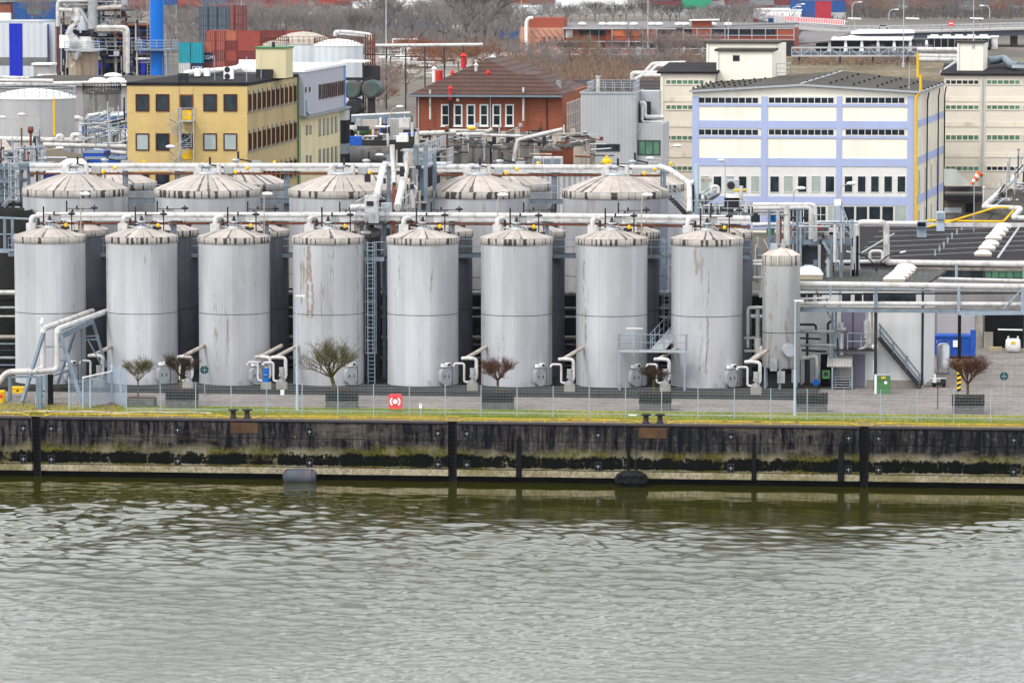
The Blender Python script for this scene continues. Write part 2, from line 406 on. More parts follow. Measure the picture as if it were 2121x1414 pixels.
# lee of the wall: calmer water near the quay, wind-roughened water farther out
dist = t.math('MULTIPLY', t.math('SUBTRACT', EDGE, sp.outputs[1]), t.math('MULTIPLY_ADD', sp.outputs[0], .0075, 1.12)); dist = t.math('ADD', dist, t.math('MULTIPLY', t.math('SUBTRACT', patch, .5), 26))
calm = t.ramp(t.math('DIVIDE', dist, 60.0), [(0.0, .06), (.10, .20), (.28, .62), (.55, .95), (1.0, 1.0)])
rip = t.ramp(t.math('DIVIDE', dist, 60.0), [(0.05, .04), (.25, .10), (.42, .30), (.62, .8), (.8, 1.0)])
wv = t.noise(t.vmul(pos, (.42, .52, 1)), 1.0, 2, .45)
wv2 = t.noise(t.vmul(pos, (5.5, 2.4, 1)), 1.0, 6, .75)
fine = t.noise(t.vmul(pos, (9, 13, 1)), 1.0, 3, .6)
bigw = t.noise(t.vmul(pos, (.18, .33, 1)), 1.0, 2, .5)
h = t.math('MULTIPLY', t.math('ADD', t.math('MULTIPLY', wv2, .03), t.math('MULTIPLY', fine, .003)), rip)
t.l.new(t.math('MULTIPLY_ADD', rip, .02, .02), p.inputs['Roughness'])
bm = t.new('ShaderNodeBump'); bm.inputs['Distance'].default_value = 1.0; bm.inputs['Strength'].default_value = 1.0
t.l.new(h, bm.inputs['Height']); t.l.new(bm.outputs[0], p.inputs['Normal'])
WZ = -4.15
M['water'] = m
import numpy as np
# real wave relief: many short crossing waves, calm in the lee of the wall
nr = np.random.RandomState(5); wx = np.arange(-90, 26, .16); wy = np.concatenate([np.arange(218, EDGE+3, .19), [EDGE+3]])
GX, GY = np.meshgrid(wx, wy); HZ = np.zeros_like(GX)
def lump(s, k, sd):
    r_ = np.random.RandomState(sd); o_ = np.zeros_like(GX)
    for i in range(k): a_, q_ = r_.uniform(0, 6.28), s*r_.uniform(.6, 1.6); o_ += np.sin(GX*np.cos(a_)/q_+GY*np.sin(a_)/q_*1.0+r_.uniform(0, 6.28))
    return np.clip(.5+o_/k*1.1, 0, 1)
D_ = (EDGE-GY)*(1.12+.0075*GX) + (lump(14, 9, 3)-.5)*26
def ramp_(v, st): return np.interp(v, [a for a, b in st], [b for a, b in st])
mid_ = ramp_(D_, [(0, .05), (5, .2), (12, .9), (24, 1.5), (34, 1.4), (44, .7), (58, .32), (80, .25)])
for i in range(70):
    lam = .8*4.5**nr.rand(); a_ = nr.normal(1.35, .75); kx, ky = np.cos(a_)*6.283/lam, np.sin(a_)*6.283/lam
    s_ = np.sin(GX*kx+GY*ky+nr.uniform(0, 6.28)+.9*np.sin(GX*kx*.21-GY*ky*.17+i)); HZ += s_*lam**.9*.0031
HZ *= mid_*(.45+1.1*lump(5, 8, 9))
far_ = ramp_(D_, [(0, .0), (12, .08), (30, .5), (46, .9), (70, 1.1)])*(.35+1.3*lump(7, 8, 12)); H2 = np.zeros_like(GX)
for i in range(60):
    lam = .42*3.2**nr.rand(); a_ = nr.normal(1.25, .8); kx, ky = np.cos(a_)*6.283/lam, np.sin(a_)*6.283/lam; H2 += np.sin(GX*kx+GY*ky+nr.uniform(0, 6.28)+1.4*np.sin(GX*kx*.13+GY*ky*.19+i))*lam*.0031
HZ += H2*far_
ny, nx = GX.shape; vs = np.stack([GX, GY, WZ+HZ], -1).reshape(-1, 3); idx = np.arange(ny*nx).reshape(ny, nx)
fs = np.stack([idx[:-1,:-1], idx[:-1,1:], idx[1:,1:], idx[1:,:-1]], -1).reshape(-1, 4)
wb_ = MB(); wb_.v = [tuple(v) for v in vs.tolist()]; wb_.f = [tuple(f) for f in fs.tolist()]; wb_.sm = [True]*len(wb_.f); wb_.mi = [0]*len(wb_.f)
x0_, x1_ = float(wx[0]), float(wx[-1])
for q_ in ((-900, x0_, -200, EDGE+3), (x1_, 900, -200, EDGE+3), (x0_, x1_, -200, 218.0)): wb_.add([(q_[0],q_[2],WZ),(q_[1],q_[2],WZ),(q_[1],q_[3],WZ),(q_[0],q_[3],WZ)], [(0,1,2,3)])
structure('water', wb_, m)

# paved road behind the fence: warm concrete paviours
m, t, p = base('paving', .9, 0, .2); vec, raw, rnd = objvec(t)
b = t.new('ShaderNodeTexBrick'); t.l.new(raw, b.inputs['Vector']); b.inputs['Scale'].default_value = 1.0
b.inputs['Brick Width'].default_value = .9; b.inputs['Row Height'].default_value = .45; b.inputs['Mortar Size'].default_value = .025
b.inputs['Color1'].default_value = (.265,.24,.222,1); b.inputs['Color2'].default_value = (.225,.205,.19,1); b.inputs['Mortar'].default_value = (.17,.14,.125,1)
c = t.mix(1.0, b.outputs['Color'], t.ramp(t.noise(raw, .25, 5, .6), [(.3, .78), (.7, 1.15)]), 'MULTIPLY')
c = t.mix(t.ramp(t.noise(raw, 1.4, 5, .7), [(.46, 0), (.72, .75)]), c, (.085,.075,.07)); c = t.mix(t.ramp(t.noise(t.vmul(raw,(.06,.9,1)), 1.0, 4, .6), [(.5, 0), (.68, .55)]), c, (.12,.105,.10))
t.l.new(c, p.inputs['Base Color']); M['paving'] = m
YG0 = G(1060, 862.5).y; YR0 = G(1060, 849).y; YR1 = G(1060, 820).y
sheet('road', [(-120, YR0), (60, YR0), (60, YR1+2), (-120, YR1+2)], .012, M['paving'])
xr = G(1660, 800).x
sheet('yard_paving', [(xr, YR1-1), (60, YR1-1), (60, G(2000, 702).y), (xr, G(2000, 702).y)], .008, M['paving'])
sheet('yard_asphalt', [(G(1900,702).x, G(2000,702).y), (60, G(2000,702).y), (60, 420), (G(1900,702).x, 420)], .008, M['asphalt'])
sheet('tank_yard', [(-120, YR1+2), (xr, YR1+2), (xr+2, 420), (-140, 420)], .006, M['concrete_dark'])
lp = MB(); a = G(2030, 704.5); lp.box(a.x, 40, a.y-.15, a.y+.1, .009, .016); structure('road_marking', lp, M['white'])

# quay top in front of the fence: stony, mossy strip
m, t, p = base('mossy_verge', .95, 0, .15); vec, raw, rnd = objvec(t)
c = t.mix(t.ramp(t.noise(raw, .5, 6, .65), [(.42, 0), (.58, 1)]), (.20,.155,.085), (.24,.21,.03))
c = t.mix(t.ramp(t.noise(raw, 2.5, 5, .7), [(.5, 0), (.7, .8)]), c, (.07,.055,.03))
t.l.new(c, p.inputs['Base Color'])
sheet('quay_verge', [(-120, EDGE+.35), (60, EDGE+.35), (60, YR0+.3), (-120, YR0+.3)], .004, m)
# grass strip
m, t, p = base('winter_grass', .95, 0, .1); vec, raw, rnd = objvec(t)
c = t.mix(t.ramp(t.noise(t.vmul(raw,(.12,.6,1)), 1.0, 5, .7), [(.42, 0), (.56, 1)]), (.29,.265,.05), (.13,.185,.02))
c = t.mix(t.ramp(t.noise(raw, 3.0, 4, .7), [(.5, 0), (.75, .6)]), c, (.16,.13,.04))
t.l.new(c, p.inputs['Base Color']); M['grass'] = m
g = MB(); rg = random.Random(3); xa, xb = G(240, 850).x, 16
g.add([(xa, YG0-1.1, .02), (xb, YG0-1.1, .02), (xb, YR0, .02), (xa, YR0, .02)], [(0,1,2,3)])
for i in range(24000):
    x = rg.uniform(xa, xb); y = rg.uniform(YG0-1.0, YR0); hh = rg.uniform(.03, .13); a = rg.uniform(0, 3.14); q = .03
    g.add([(x-q*math.cos(a), y-q*math.sin(a), .02), (x+q*math.cos(a), y+q*math.sin(a), .02), (x+rg.uniform(-.04,.04), y+rg.uniform(-.04,.04), hh)], [(0,1,2)])
tag(g.build('grass', M['grass']), 'strip of green and yellowish grass between fence and service road', 'grass', kind='stuff')
g = MB()
for i in range(1800):
    x = rg.uniform(-75, G(250,850).x); y = rg.uniform(EDGE+1.2, YR0+1.5)
    if rg.random() < .5: y = EDGE+1.2+rg.random()*1.4
    hh = rg.uniform(.04, .2); a = rg.uniform(0, 3.14); q = .05
    g.add([(x-q*math.cos(a), y-q*math.sin(a), .0), (x+q*math.cos(a), y+q*math.sin(a), .0), (x+rg.uniform(-.06,.06), y, hh)], [(0,1,2)])
tag(g.build('weeds', M['grass']), 'sparse weeds and moss on the bare quay corner', 'weeds', kind='stuff')

# ================================================================ quay wall
m, t, p = base('quay_concrete', .9, 0, .06); tc = t.new('ShaderNodeTexCoord'); geo = t.new('ShaderNodeNewGeometry'); pos = geo.outputs['Position']
sp = t.new('ShaderNodeSeparateXYZ'); t.l.new(pos, sp.inputs[0]); X_, Z_ = sp.outputs[0], sp.outputs[2]
nb = t.noise(t.vmul(pos, (.35, .35, .5)), 1.0, 5, .65); ns = t.noise(t.vmul(pos, (2.6, 2.6, .35)), 1.0, 6, .7); nf = t.noise(t.vmul(pos, (5, 5, 4)), 1.0, 5, .75)
c = t.mix(t.ramp(ns, [(.42, 0), (.62, 1)]), (.004,.004,.007), (.075,.068,.066))
c = t.mix(t.ramp(t.noise(t.vmul(pos, (.16, .16, .3)), 1.0, 4, .6), [(.42, 0), (.6, .7)]), c, (.008,.009,.012))
c = t.mix(t.ramp(t.noise(t.vmul(pos, (.13, .13, .55)), 1.0, 6, .7), [(.54, 0), (.66, .75)]), c, (.12,.105,.085))
c = t.mix(t.math('MULTIPLY', t.ramp(nf, [(.52, 0), (.72, .8)]), t.ramp(ns, [(.45, 0), (.65, 1)])), c, (.24,.22,.20))
# drips of pale lime
dr = t.noise(t.vmul(pos, (1.4, 1.4, .08)), 1.0, 4, .6); c = t.mix(t.ramp(dr, [(.66, 0), (.74, .55)]), c, (.30,.28,.24))
# algae zone below the second joint
zz = t.math('ADD', Z_, t.math('MULTIPLY', t.math('SUBTRACT', nb, .5), 1.6))
alg = t.ramp(t.math('DIVIDE', t.math('ADD', zz, 4.2), 4.2), [(.10, 0), (.22, 1), (.46, .9), (.60, 0)])
gm = t.mix(t.ramp(nf, [(.35, 0), (.7, 1)]), (.012,.012,.003), (.20,.18,.03))
gm = t.mix(t.ramp(t.noise(t.vmul(pos, (.28, .28, .1)), 1.0, 4, .6), [(.48, 0), (.62, 1)]), gm, (.26,.23,.16))
c = t.mix(alg, c, gm)
# black mussel and weed belt
blk = t.math('ADD', t.math('MULTIPLY', t.noise(t.vmul(pos, (.5, .5, .35)), 1.0, 5, .7), .8), t.math('MULTIPLY', t.math('SUBTRACT', nf, .2), .62))
band = t.ramp(t.math('DIVIDE', t.math('ADD', Z_, 4.2), 4.2), [(.235, 0), (.27, 1), (.40, 1), (.50, .0)])
k = t.ramp(t.math('ADD', blk, t.math('MULTIPLY', band, .25)), [(.70, 0), (.76, 1)]); k = t.math('MULTIPLY', k, t.ramp(band, [(0, 0), (.3, 1)]))
c = t.mix(k, c, (.004,.005,.004))
# tan foot strip
ft = t.ramp(t.math('DIVIDE', t.math('ADD', Z_, 4.2), 4.2), [(.0, 1), (.215, 1), (.235, 0)])
fc = t.mix(t.ramp(nf, [(.25, 0), (.6, 1)]), (.07,.055,.035), (.44,.385,.27)); fc = t.mix(t.ramp(nb, [(.45, 0), (.65, .7)]), fc, (.13,.12,.03))
c = t.mix(ft, c, fc)
jt = t.ramp(t.math('ABSOLUTE', t.math('ADD', Z_, 1.27)), [(.018, .85), (.03, 0)]); c = t.mix(jt, c, (.004,.004,.004))
jt = t.ramp(t.math('ABSOLUTE', t.math('ADD', Z_, 2.92)), [(.018, .85), (.03, 0)]); c = t.mix(jt, c, (.004,.004,.004))
jt = t.ramp(t.math('ABSOLUTE', t.math('ADD', Z_, 3.25)), [(.02, .9), (.035, 0)]); c = t.mix(jt, c, (.004,.004,.004))
t.l.new(c, p.inputs['Base Color'])
bm = t.new('ShaderNodeBump'); bm.inputs['Distance'].default_value = .03; t.l.new(nf, bm.inputs['Height']); t.l.new(bm.outputs[0], p.inputs['Normal'])
M['quay'] = m
mm('coping', (.045,.04,.048), .5, .3, .2, 1.0, (.10,.06,.05), .5, .8, 1.0)
quay = thing('quay_wall', 'long stained black and mossy concrete quay wall above the river', 'quay wall', (G(1060,875).x, EDGE, 0))
slots = [A(px, 930, EDGE).x for px in (75.5, 937, 1790)]; sw = .31
xs = [-140] + slots + [70]
for i in range(4):
    x0 = xs[i] + (sw if i else 0); x1 = xs[i+1] - (sw if i < 3 else 0)
    b = MB(); b.box(x0, x1, EDGE, EDGE+3, -3.72, -.16); b.build('wall_section', M['quay'], quay)
b = MB(); b.box(-140, 70, EDGE+1.1, EDGE+3, -6, -3.725); b.build('pile_footing', M['black'], quay)
prof = [(0, -.17), (-.07, -.15), (-.1, -.08), (-.06, 0), (0.05, .015), (.5, .015)]
for i in range(4):
    x0 = xs[i] + (sw if i else 0); x1 = xs[i+1] - (sw if i < 3 else 0)
    b = MB(); vs = [(x, EDGE+y, z) for x in (x0, x1) for y, z in prof]; k = len(prof)
    b.add(vs, [(j, j+1, k+j+1, k+j) for j in range(k-1)], True); b.build('coping', M['coping'], quay)
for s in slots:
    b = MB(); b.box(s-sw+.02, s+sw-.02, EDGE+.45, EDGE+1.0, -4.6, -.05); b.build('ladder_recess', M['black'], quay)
    b = MB(); b.ladder((s, EDGE+.3, -4.4), (s, EDGE+.3, -.1), .42, r=.02); b.build('ladder', M['steel_dark'], quay)
def niche(px, z):
    x = A(px, 900, EDGE).x; b = MB()
    for (a0, a1, c0, c1) in ((-.23,.23,.18,.23),(-.23,.23,-.23,-.18),(-.23,-.18,-.18,.18),(.18,.23,-.18,.18)):
        b.box(x+a0, x+a1, EDGE-.03, EDGE+.02, z+c0*1.25, z+c1*1.25)
    o = b.build('mooring_niche', M['steel_dark'], quay)
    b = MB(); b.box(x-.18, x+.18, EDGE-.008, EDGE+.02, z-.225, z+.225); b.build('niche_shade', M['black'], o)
    b = MB(); b.box(x-.015, x+.015, EDGE-.05, EDGE-.01, z-.16, z+.1); b.box(x-.13, x+.13, EDGE-.052, EDGE-.012, z-.02, z+.01); b.build('mooring_bar', M['galv'], o)
for px in (48, 106, 368, 641, 907, 967, 1239, 1514, 1758, 1820, 2100):
    for z in (-.78, -2.92): niche(px, z)
for px, z0, wd in ((1075, -1.2, .42), (1302, -.9, .22), (1562, -1.3, .34), (1742, -1.2, .46)):
    x = A(px, 950, EDGE).x; b = MB()
    b.add([(x-wd/2, EDGE-.1, -3.74), (x+wd/2, EDGE-.1, -3.74), (x+wd/2*.7, EDGE-.1, z0), (x-wd/2*.7, EDGE-.1, z0), (x, EDGE-.1, z0+.28),
           (x-wd/2, EDGE, -3.74), (x+wd/2, EDGE, -3.74), (x+wd/2*.7, EDGE, z0), (x-wd/2*.7, EDGE, z0), (x, EDGE, z0+.28)],
          [(0,1,2,3),(3,2,4),(0,3,8,5),(1,6,7,2),(2,7,9,4),(3,4,9,8)]); b.build('timber_rubbing_post', M['black'], quay)
mm('bronze_plate', (.10,.055,.03), .6, .2, .3, 1.5, (.03,.03,.02), .6, 1.5, .3)
for px in (506, 1352):
    a, z = A(px, 880, EDGE), 0; b = MB(); b.box(a.x-.95, a.x+.95, EDGE-.05, EDGE, -.95, -.22); b.build('rusty_plate', M['bronze_plate'], quay)

# yellow trip rail along the edge
er = thing('edge_rail', 'worn yellow trip rail with rusty stretches along the quay edge', 'kerb rail', (G(1060,870).x, EDGE+.5, 0))
dips = [(75,), (498,), (937,), (1352,), (1790,)]
def ys(px): return .20
pts = []; px = -20; segs = []
brk = [(52,100),(467,530),(918,958),(1318,1392),(1768,1812)]
cur = -20
for a0, a1 in brk + [(2200, 2200)]:
    segs.append((cur, a0)); cur = a1
for a0, a1 in segs:
    xa, xb = A(a0, 872, EDGE+.5).x, A(a1, 872, EDGE+.5).x
    b = MB(); b.tube([(xa-.3, EDGE+.5, .02), (xa+.25, EDGE+.5, .2), (xb-.25, EDGE+.5, .2), (xb+.3, EDGE+.5, .02)], .05, 6, .1)
    x = xa+.6
    while x < xb-.3: b.cyl((x, EDGE+.5, .19), (x, EDGE+.32, 0), .022, n=5); x += 1.02
    b.build('rail_length', M['yellow_worn'], er)
for a0, a1 in brk:
    if a1-a0 < 55 or True:
        xa, xb = A(a0, 872, EDGE+.75).x, A(a1, 872, EDGE+.75).x
        b = MB(); b.tube([(xa+.1, EDGE+.8, .03), (xa+.35, EDGE+.9, .3), (xb-.35, EDGE+.9, .3), (xb-.1, EDGE+.8, .03)], .03, 5, .1); b.build('offset_loop', M['yellow_worn'], er)

# hose lying on the left part of the quay
b = MB(); pts = []
for i in range(60):
    px = -10 + i*7.6; a = G(px, 853 + 1.8*math.sin(i*.33)*math.sin(i*.11+1) + i*.055); pts.append((a.x, a.y, .05))
b.tube(pts, .045, 6); tag(b.build('hose', M['pipe']), 'pale grey hose snaking behind the yellow rail at the left', 'hose')

# bollards
def make_bollard():
    r = thing('mooring_bollard', '', 'bollard', (0,0,0))
    b = MB(); b.lathe((0,0,0), [(.27,0),(.27,.04),(.19,.10),(.17,.42),(.2,.5)], 20); b.build('post', M['steel_dark'], r)
    b = MB(); b.lathe((0,0,0), [(.2,.5),(.30,.52),(.32,.58),(.28,.63),(.0,.65)], 20)
    b.box(-.36,.36,-.08,.08,.53,.60); b.build('cap', M['steel_dark'], r); return r
P = Proto(make_bollard())
for px, l in ((483, 'left bollard of the left pair on the quay edge'), (512, 'right bollard of the left pair on the quay edge'),
              (1338, 'left bollard of the right pair on the quay edge'), (1367, 'right bollard of the right pair on the quay edge')):
    a = G(px, 866 if px < 900 else 876); P((a.x, a.y, .01), 0, 'dark cast iron mushroom bollard, ' + l, 'mooring bollards on the quay edge')
# fenders
fa = A(621, 985, EDGE-.7)
r = thing('float_fender', 'grey blue cylindrical float fender half sunk by the quay wall', 'fender', (fa.x, fa.y, WZ))
mm('fender_blue', (.075,.085,.11), .6, 0, .3, 1.5, (.14,.08,.07), .5, 1.5, .5)
b = MB(); b.cyl((fa.x-.85, fa.y, WZ+.32), (fa.x+.85, fa.y, WZ+.32), .56, n=24)
b.cyl((fa.x-1.12, fa.y, WZ+.3), (fa.x-.85, fa.y, WZ+.32), .36, .56, 24); b.cyl((fa.x+.85, fa.y, WZ+.32), (fa.x+1.12, fa.y, WZ+.3), .56, .36, 24); b.build('shell', M['fender_blue'], r)
b = MB(); b.tube([(fa.x-1.1, fa.y, WZ+.4), (fa.x-1.35, fa.y+.4, WZ+.1)], .03, 6); b.tube([(fa.x+1.1, fa.y, WZ+.4), (fa.x+1.4, fa.y+.5, WZ+.5)], .02, 5); b.build('chain', M['steel_dark'], r)
fa = A(1308, 985, EDGE-.9)
r = thing('tyre_fender', 'black floating fender hung with old tyres against the quay wall', 'fender', (fa.x, fa.y, WZ))
b = MB(); b.lathe((0,0,0), [(0,-.62),(.35,-.6),(.6,-.35),(.68,0),(.6,.35),(.35,.6),(0,.62)], 16)
for i in range(len(b.v)):
    x, y, z = b.v[i]; q = abs(x/.68); b.v[i] = (fa.x + x*1.72, fa.y + y, WZ+.45 + z*(1.0))
b.build('float_body', M['rubber'], r)
for dx in (-.75, -.25, .3, .8):
    b = MB(); cy, cz = fa.y-.62, WZ+.55
    pts = [(fa.x+dx+.26*math.cos(q*math.pi/8), cy, cz+.26*math.sin(q*math.pi/8)) for q in range(17)]; b.tube(pts, .085, 7); b.build('tyre', M['rubber'], r)
b = MB(); b.tube([(fa.x+.2, fa.y-.3, WZ+1.0), (fa.x+.25, EDGE-.05, -2.6), (fa.x+.2, EDGE-.03, -.3)], .025, 5); b.build('chain', M['steel_dark'], r)
# ================================================================ fence
YF = G(1060, 863).y
fence = thing('mesh_fence', 'long light grey wire mesh fence with posts along the quay', 'fence', (G(1060,863).x, YF, 0))
px0 = A(262, 850, YF).x; px1 = 14.5; SPC = A(1071, 850, YF).x - A(996.5, 850, YF).x
X0 = A(996.5, 850, YF).x; n0 = int((X0-px0)/SPC); posts = [X0+(i-n0)*SPC for i in range(n0 + int((px1-X0)/SPC) + 1)]
posts = [px0] + posts if posts[0]-px0 > .8 else posts
mm('fence_wire', (.32,.38,.43), .45, .1, .1, 2.0); mm('fence_blue', (.36,.45,.55), .45, .1, .1, 2.0)
postm = None
for i, x in enumerate(posts):
    b = MB(); b.box(x-.03, x+.03, YF-.03, YF+.03, 0, 2.18); b.box(x-.09, x+.09, YF-.09, YF+.09, .005, .03); b.build('post', M['fence_wire'], fence)
    if i < len(posts)-1:
        b = MB(); xa, xb = x+.03, posts[i+1]-.03; k = 0
        for z in [.12+.2*j for j in range(11)]: b.beam((xa, YF-.035, z), (xb, YF-.035, z), .007, .010)
        xx = xa+.05
        while xx < xb: b.beam((xx, YF-.03, .1), (xx, YF-.03, 2.15), .006, .006); xx += .1
        b.beam((xa, YF-.04, .28), (xb, YF-.04, .28), .03, .04)
        b.build('mesh_panel', M['fence_wire'], fence)
# gate enclosure at the left
ga, gb, gc = G(143, 846), G(172, 846), G(232, 834)
gate = thing('fence_enclosure', 'pale blue slatted mesh gate enclosure beside the pipe trestle', 'gate', tuple(ga))
def meshpanel(b, p, q, z0, z1, dz=.12, dx=.12, r=.016):
    p, q = Vector((p[0], p[1], 0)), Vector((q[0], q[1], 0)); z = z0
    while z < z1: b.beam(p+Vector((0,0,z)), q+Vector((0,0,z)), r, r); z += dz
    n = int((q-p).length/dx)
    for i in range(n+1): c = p.lerp(q, i/n); b.beam(c+Vector((0,0,z0)), c+Vector((0,0,z1)), r*.7, r*.7)
b = MB(); meshpanel(b, ga, gb, .05, 2.05); b.build('mesh_panel', M['fence_blue'], gate)
b = MB(); meshpanel(b, gb, gc, .05, 2.15, .1, .1, .02); b.build('mesh_panel', M['fence_blue'], gate)
b = MB(); meshpanel(b, G(262,846), G(234,834), .05, 2.6, .12, .12, .016); b.build('mesh_panel', M['fence_blue'], gate)
b = MB(); b.beam(gb+Vector((0,0,2.2)), gc+Vector((0,0,2.25)), .12, .08); b.build('top_beam', M['white'], gate)
for q, hh in ((ga, 2.1), (gb, 2.2), (gc, 2.75), (G(187, 846), 2.1), (G(250, 838), 2.9)):
    b = MB(); b.cb(q, .14 if hh > 2.5 else .08, .14 if hh > 2.5 else .08, hh); b.build('post', M['fence_blue'], gate)

# low retaining wall in front of the tanks
yw = G(800, 819).y
lw = thing('plinth_wall', 'low dark weathered concrete kerb wall below the front tanks', 'low wall', (G(800,819).x, yw, 0))
b = MB(); b.box(-120, G(1690,819).x, yw, yw+.3, 0, .34); b.build('wall', M['concrete_dark'], lw)
b = MB(); b.box(-120, G(1690,819).x, yw+.302, yw+14, .0, .28); b.build('plinth_floor', M['concrete_dark'], lw)

# ================================================================ bare trees
def bare_tree(rg, h, spread, trunk_r, levels=4, n0=7, kids=4, base_frac=.35, upright=.5, twig_r=.01, lean=(0,0), droop=0):
    """trunk and crown meshes of a leafless tree with tapering limbs"""
    T = MB(); C = MB(); top = Vector((lean[0], lean[1], h*base_frac))
    T.tube([(0,0,-.05), Vector((lean[0]*.3, lean[1]*.3, h*base_frac*.5)), top], trunk_r, 8, .2)
    def grow(p, d, L, r, lev):
        q = p; dd = d; seg = 3 if lev < levels-1 else 2
        for s_ in range(seg):
            dd = (dd + Vector((rg.uniform(-.22,.22), rg.uniform(-.22,.22), rg.uniform(-.08,.16)-droop))).normalized()
            q2 = q + dd*L/seg; r2 = max(twig_r*.6, r*(1-.22*(s_+1)))
            C.cyl(q, q2, max(r*(1-.22*s_), twig_r), r2, 4 if lev > 1 else 6, False)
            if lev < levels and (s_ > 0 or lev > 0):
                for k in range(kids if s_ == seg-1 else max(1, kids-2)):
                    a = rg.uniform(0, 6.28); side = Vector((math.cos(a), math.sin(a), rg.uniform(-.3,.6)))
                    nd = (dd*upright*1.4 + side*.75).normalized(); grow(q2, nd, L*rg.uniform(.5,.78), r2*.7, lev+1)
            q = q2
    for i in range(n0):
        a = 6.28*i/n0 + rg.uniform(-.3,.3); e = rg.uniform(.25, 1.1)
        d = Vector((math.cos(a)*spread, math.sin(a)*spread, e*upright*2)).normalized()
        grow(top, d, h*(1-base_frac)*.42, trunk_r*.55, 0)
    return T, C
mm('bark_olive', (.085,.075,.025), .9, 0, .3, 4.0); mm('bark_brown', (.05,.03,.02), .9, 0, .3, 4.0); mm('bark_grey', (.07,.055,.04), .9, 0, .25, 3.0); mm('bark_red', (.085,.035,.02), .9, 0, .25, 3.0)
def plant_tree(px, py, h, label, seed, mt, mc, z=0, **kw):
    rg = random.Random(seed); a = G(px, py, 0); T, C = bare_tree(rg, h, **kw)
    r = thing('pollarded_tree', label, 'tree', (0,0,0), 'pollarded trees along the service road')
    T.build('trunk', mt, r); C.build('crown', mc, r); r.location = (a.x, a.y, z); return r
YP = G(1029, 848).y
plant_tree(697, 838, 4.75, 'largest bare pollarded tree with olive branches, in front of fourth tank', 5, M['bark_olive'], M['bark_olive'], z=.25, spread=1.0, trunk_r=.14, levels=3, n0=11, kids=4, base_frac=.36, upright=.75, twig_r=.0055, lean=(-.35, 0))
plant_tree(286, 838, 3.5, 'small bare tree with slim trunk in front of second tank', 11, M['bark_grey'], M['bark_olive'], z=.1, spread=1.0, trunk_r=.06, levels=3, n0=8, kids=4, base_frac=.45, upright=.8, twig_r=.0055)
plant_tree(1031, 846, 3.75, 'bare reddish tree above a hedge planter in front of sixth tank', 21, M['bark_olive'], M['bark_red'], z=.2, spread=1.25, trunk_r=.09, levels=3, n0=11, kids=4, base_frac=.48, upright=.7, twig_r=.0055)
plant_tree(375, 840, 3.8, 'dark bare tree behind the second hedge planter from left', 31, M['bark_olive'], M['bark_brown'], z=.2, spread=1.1, trunk_r=.07, levels=3, n0=9, kids=4, base_frac=.5, upright=.7, twig_r=.0055)
plant_tree(1354, 846, 3.3, 'low bare tree with tangled brown crown under the steel catwalk', 41, M['bark_olive'], M['bark_brown'], z=.2, spread=1.5, trunk_r=.09, levels=3, n0=10, kids=4, base_frac=.58, upright=.4, twig_r=.0055)
plant_tree(2004, 852, 4.1, 'rightmost bare tree with reddish round crown beside hazard striped post', 51, M['bark_olive'], M['bark_red'], z=.2, spread=1.1, trunk_r=.1, levels=3, n0=11, kids=4, base_frac=.42, upright=.8, twig_r=.0055)
# hedge planters
mm('hedge', (.022,.021,.018), .95, 0, .5, 6.0); mm('hedge_twigs', (.085,.045,.035), .95, 0, .4, 6.0)
mm('planter_stone', (.12,.12,.115), .9, 0, .35, 3.0, (.05,.05,.05), .6, 3.0, .4, bump=.02)
def make_planter(rg):
    r = thing('hedge_planter', '', 'planter', (0,0,0))
    b = MB(); b.box(-1.08, 1.08, -.55, .55, 0, .55); b.build('stone_box', M['planter_stone'], r)
    b = MB(); b.box(-.98, .98, -.48, .48, .5, 1.15); b.build('hedge_body', M['hedge'], r)
    b = MB()
    for i in range(4200):
        f = rg.choice('tttfflrb'); x, y, z = rg.uniform(-1.08, 1.08), rg.uniform(-.57, .57), rg.uniform(.52, 1.3)
        if f == 't': z = 1.28 + rg.uniform(-.12,.06)
        if f == 'f': y = -.56 + rg.uniform(-.05,.06)
        if f == 'b': y = .56
        if f == 'l': x = -1.07 + rg.uniform(-.05,.05)
        if f == 'r': x = 1.07 + rg.uniform(-.05,.05)
        p = Vector((x, y, z)); d = Vector((rg.uniform(-1,1), rg.uniform(-1,1), rg.uniform(-.5,1)))*.055; e = Vector((rg.uniform(-1,1), rg.uniform(-1,1), rg.uniform(-1,1)))*.04
        b.m = 1 if (f == 't' and rg.random() < .7) else 0
        b.add([p-d, p+d, p+e], [(0,1,2)])
    b.build('hedge_leaves', [M['hedge'], M['hedge_twigs']], r); return r
P = Proto(make_planter(random.Random(9)))
hp = [(374, 845, 'second planter from left, in front of a dark bare tree'), (706, 846, 'third planter from left, under the largest tree'),
      (1029, 849, 'planter under the reddish tree left of centre'), (1356, 851, 'planter in front of the low tangled tree'), (1680, 853, 'planter right of the tall lamp post'), (2005, 857, 'rightmost planter beside the hazard striped post')]
for i, (px, py, l) in enumerate(hp):
    a = G(px, py); P((a.x, a.y+.55, .01), 0, 'boxy dark hedge in stone ' + l, 'hedge planters along the service road', (1, 1, .97 if i else 1.0))
a = G(290, 843); r = thing('low_planter', 'low empty stone planter under the small bare tree, leftmost of the planters', 'planter', (a.x, a.y, 0))
b = MB(); b.box(a.x-1.0, a.x+1.0, a.y, a.y+1.1, 0, .62); b.build('stone_box', M['planter_stone'], r)
b = MB(); b.box(a.x-.9, a.x+.9, a.y+.1, a.y+1.0, .62, .68); b.build('soil', M['hedge_twigs'], r)

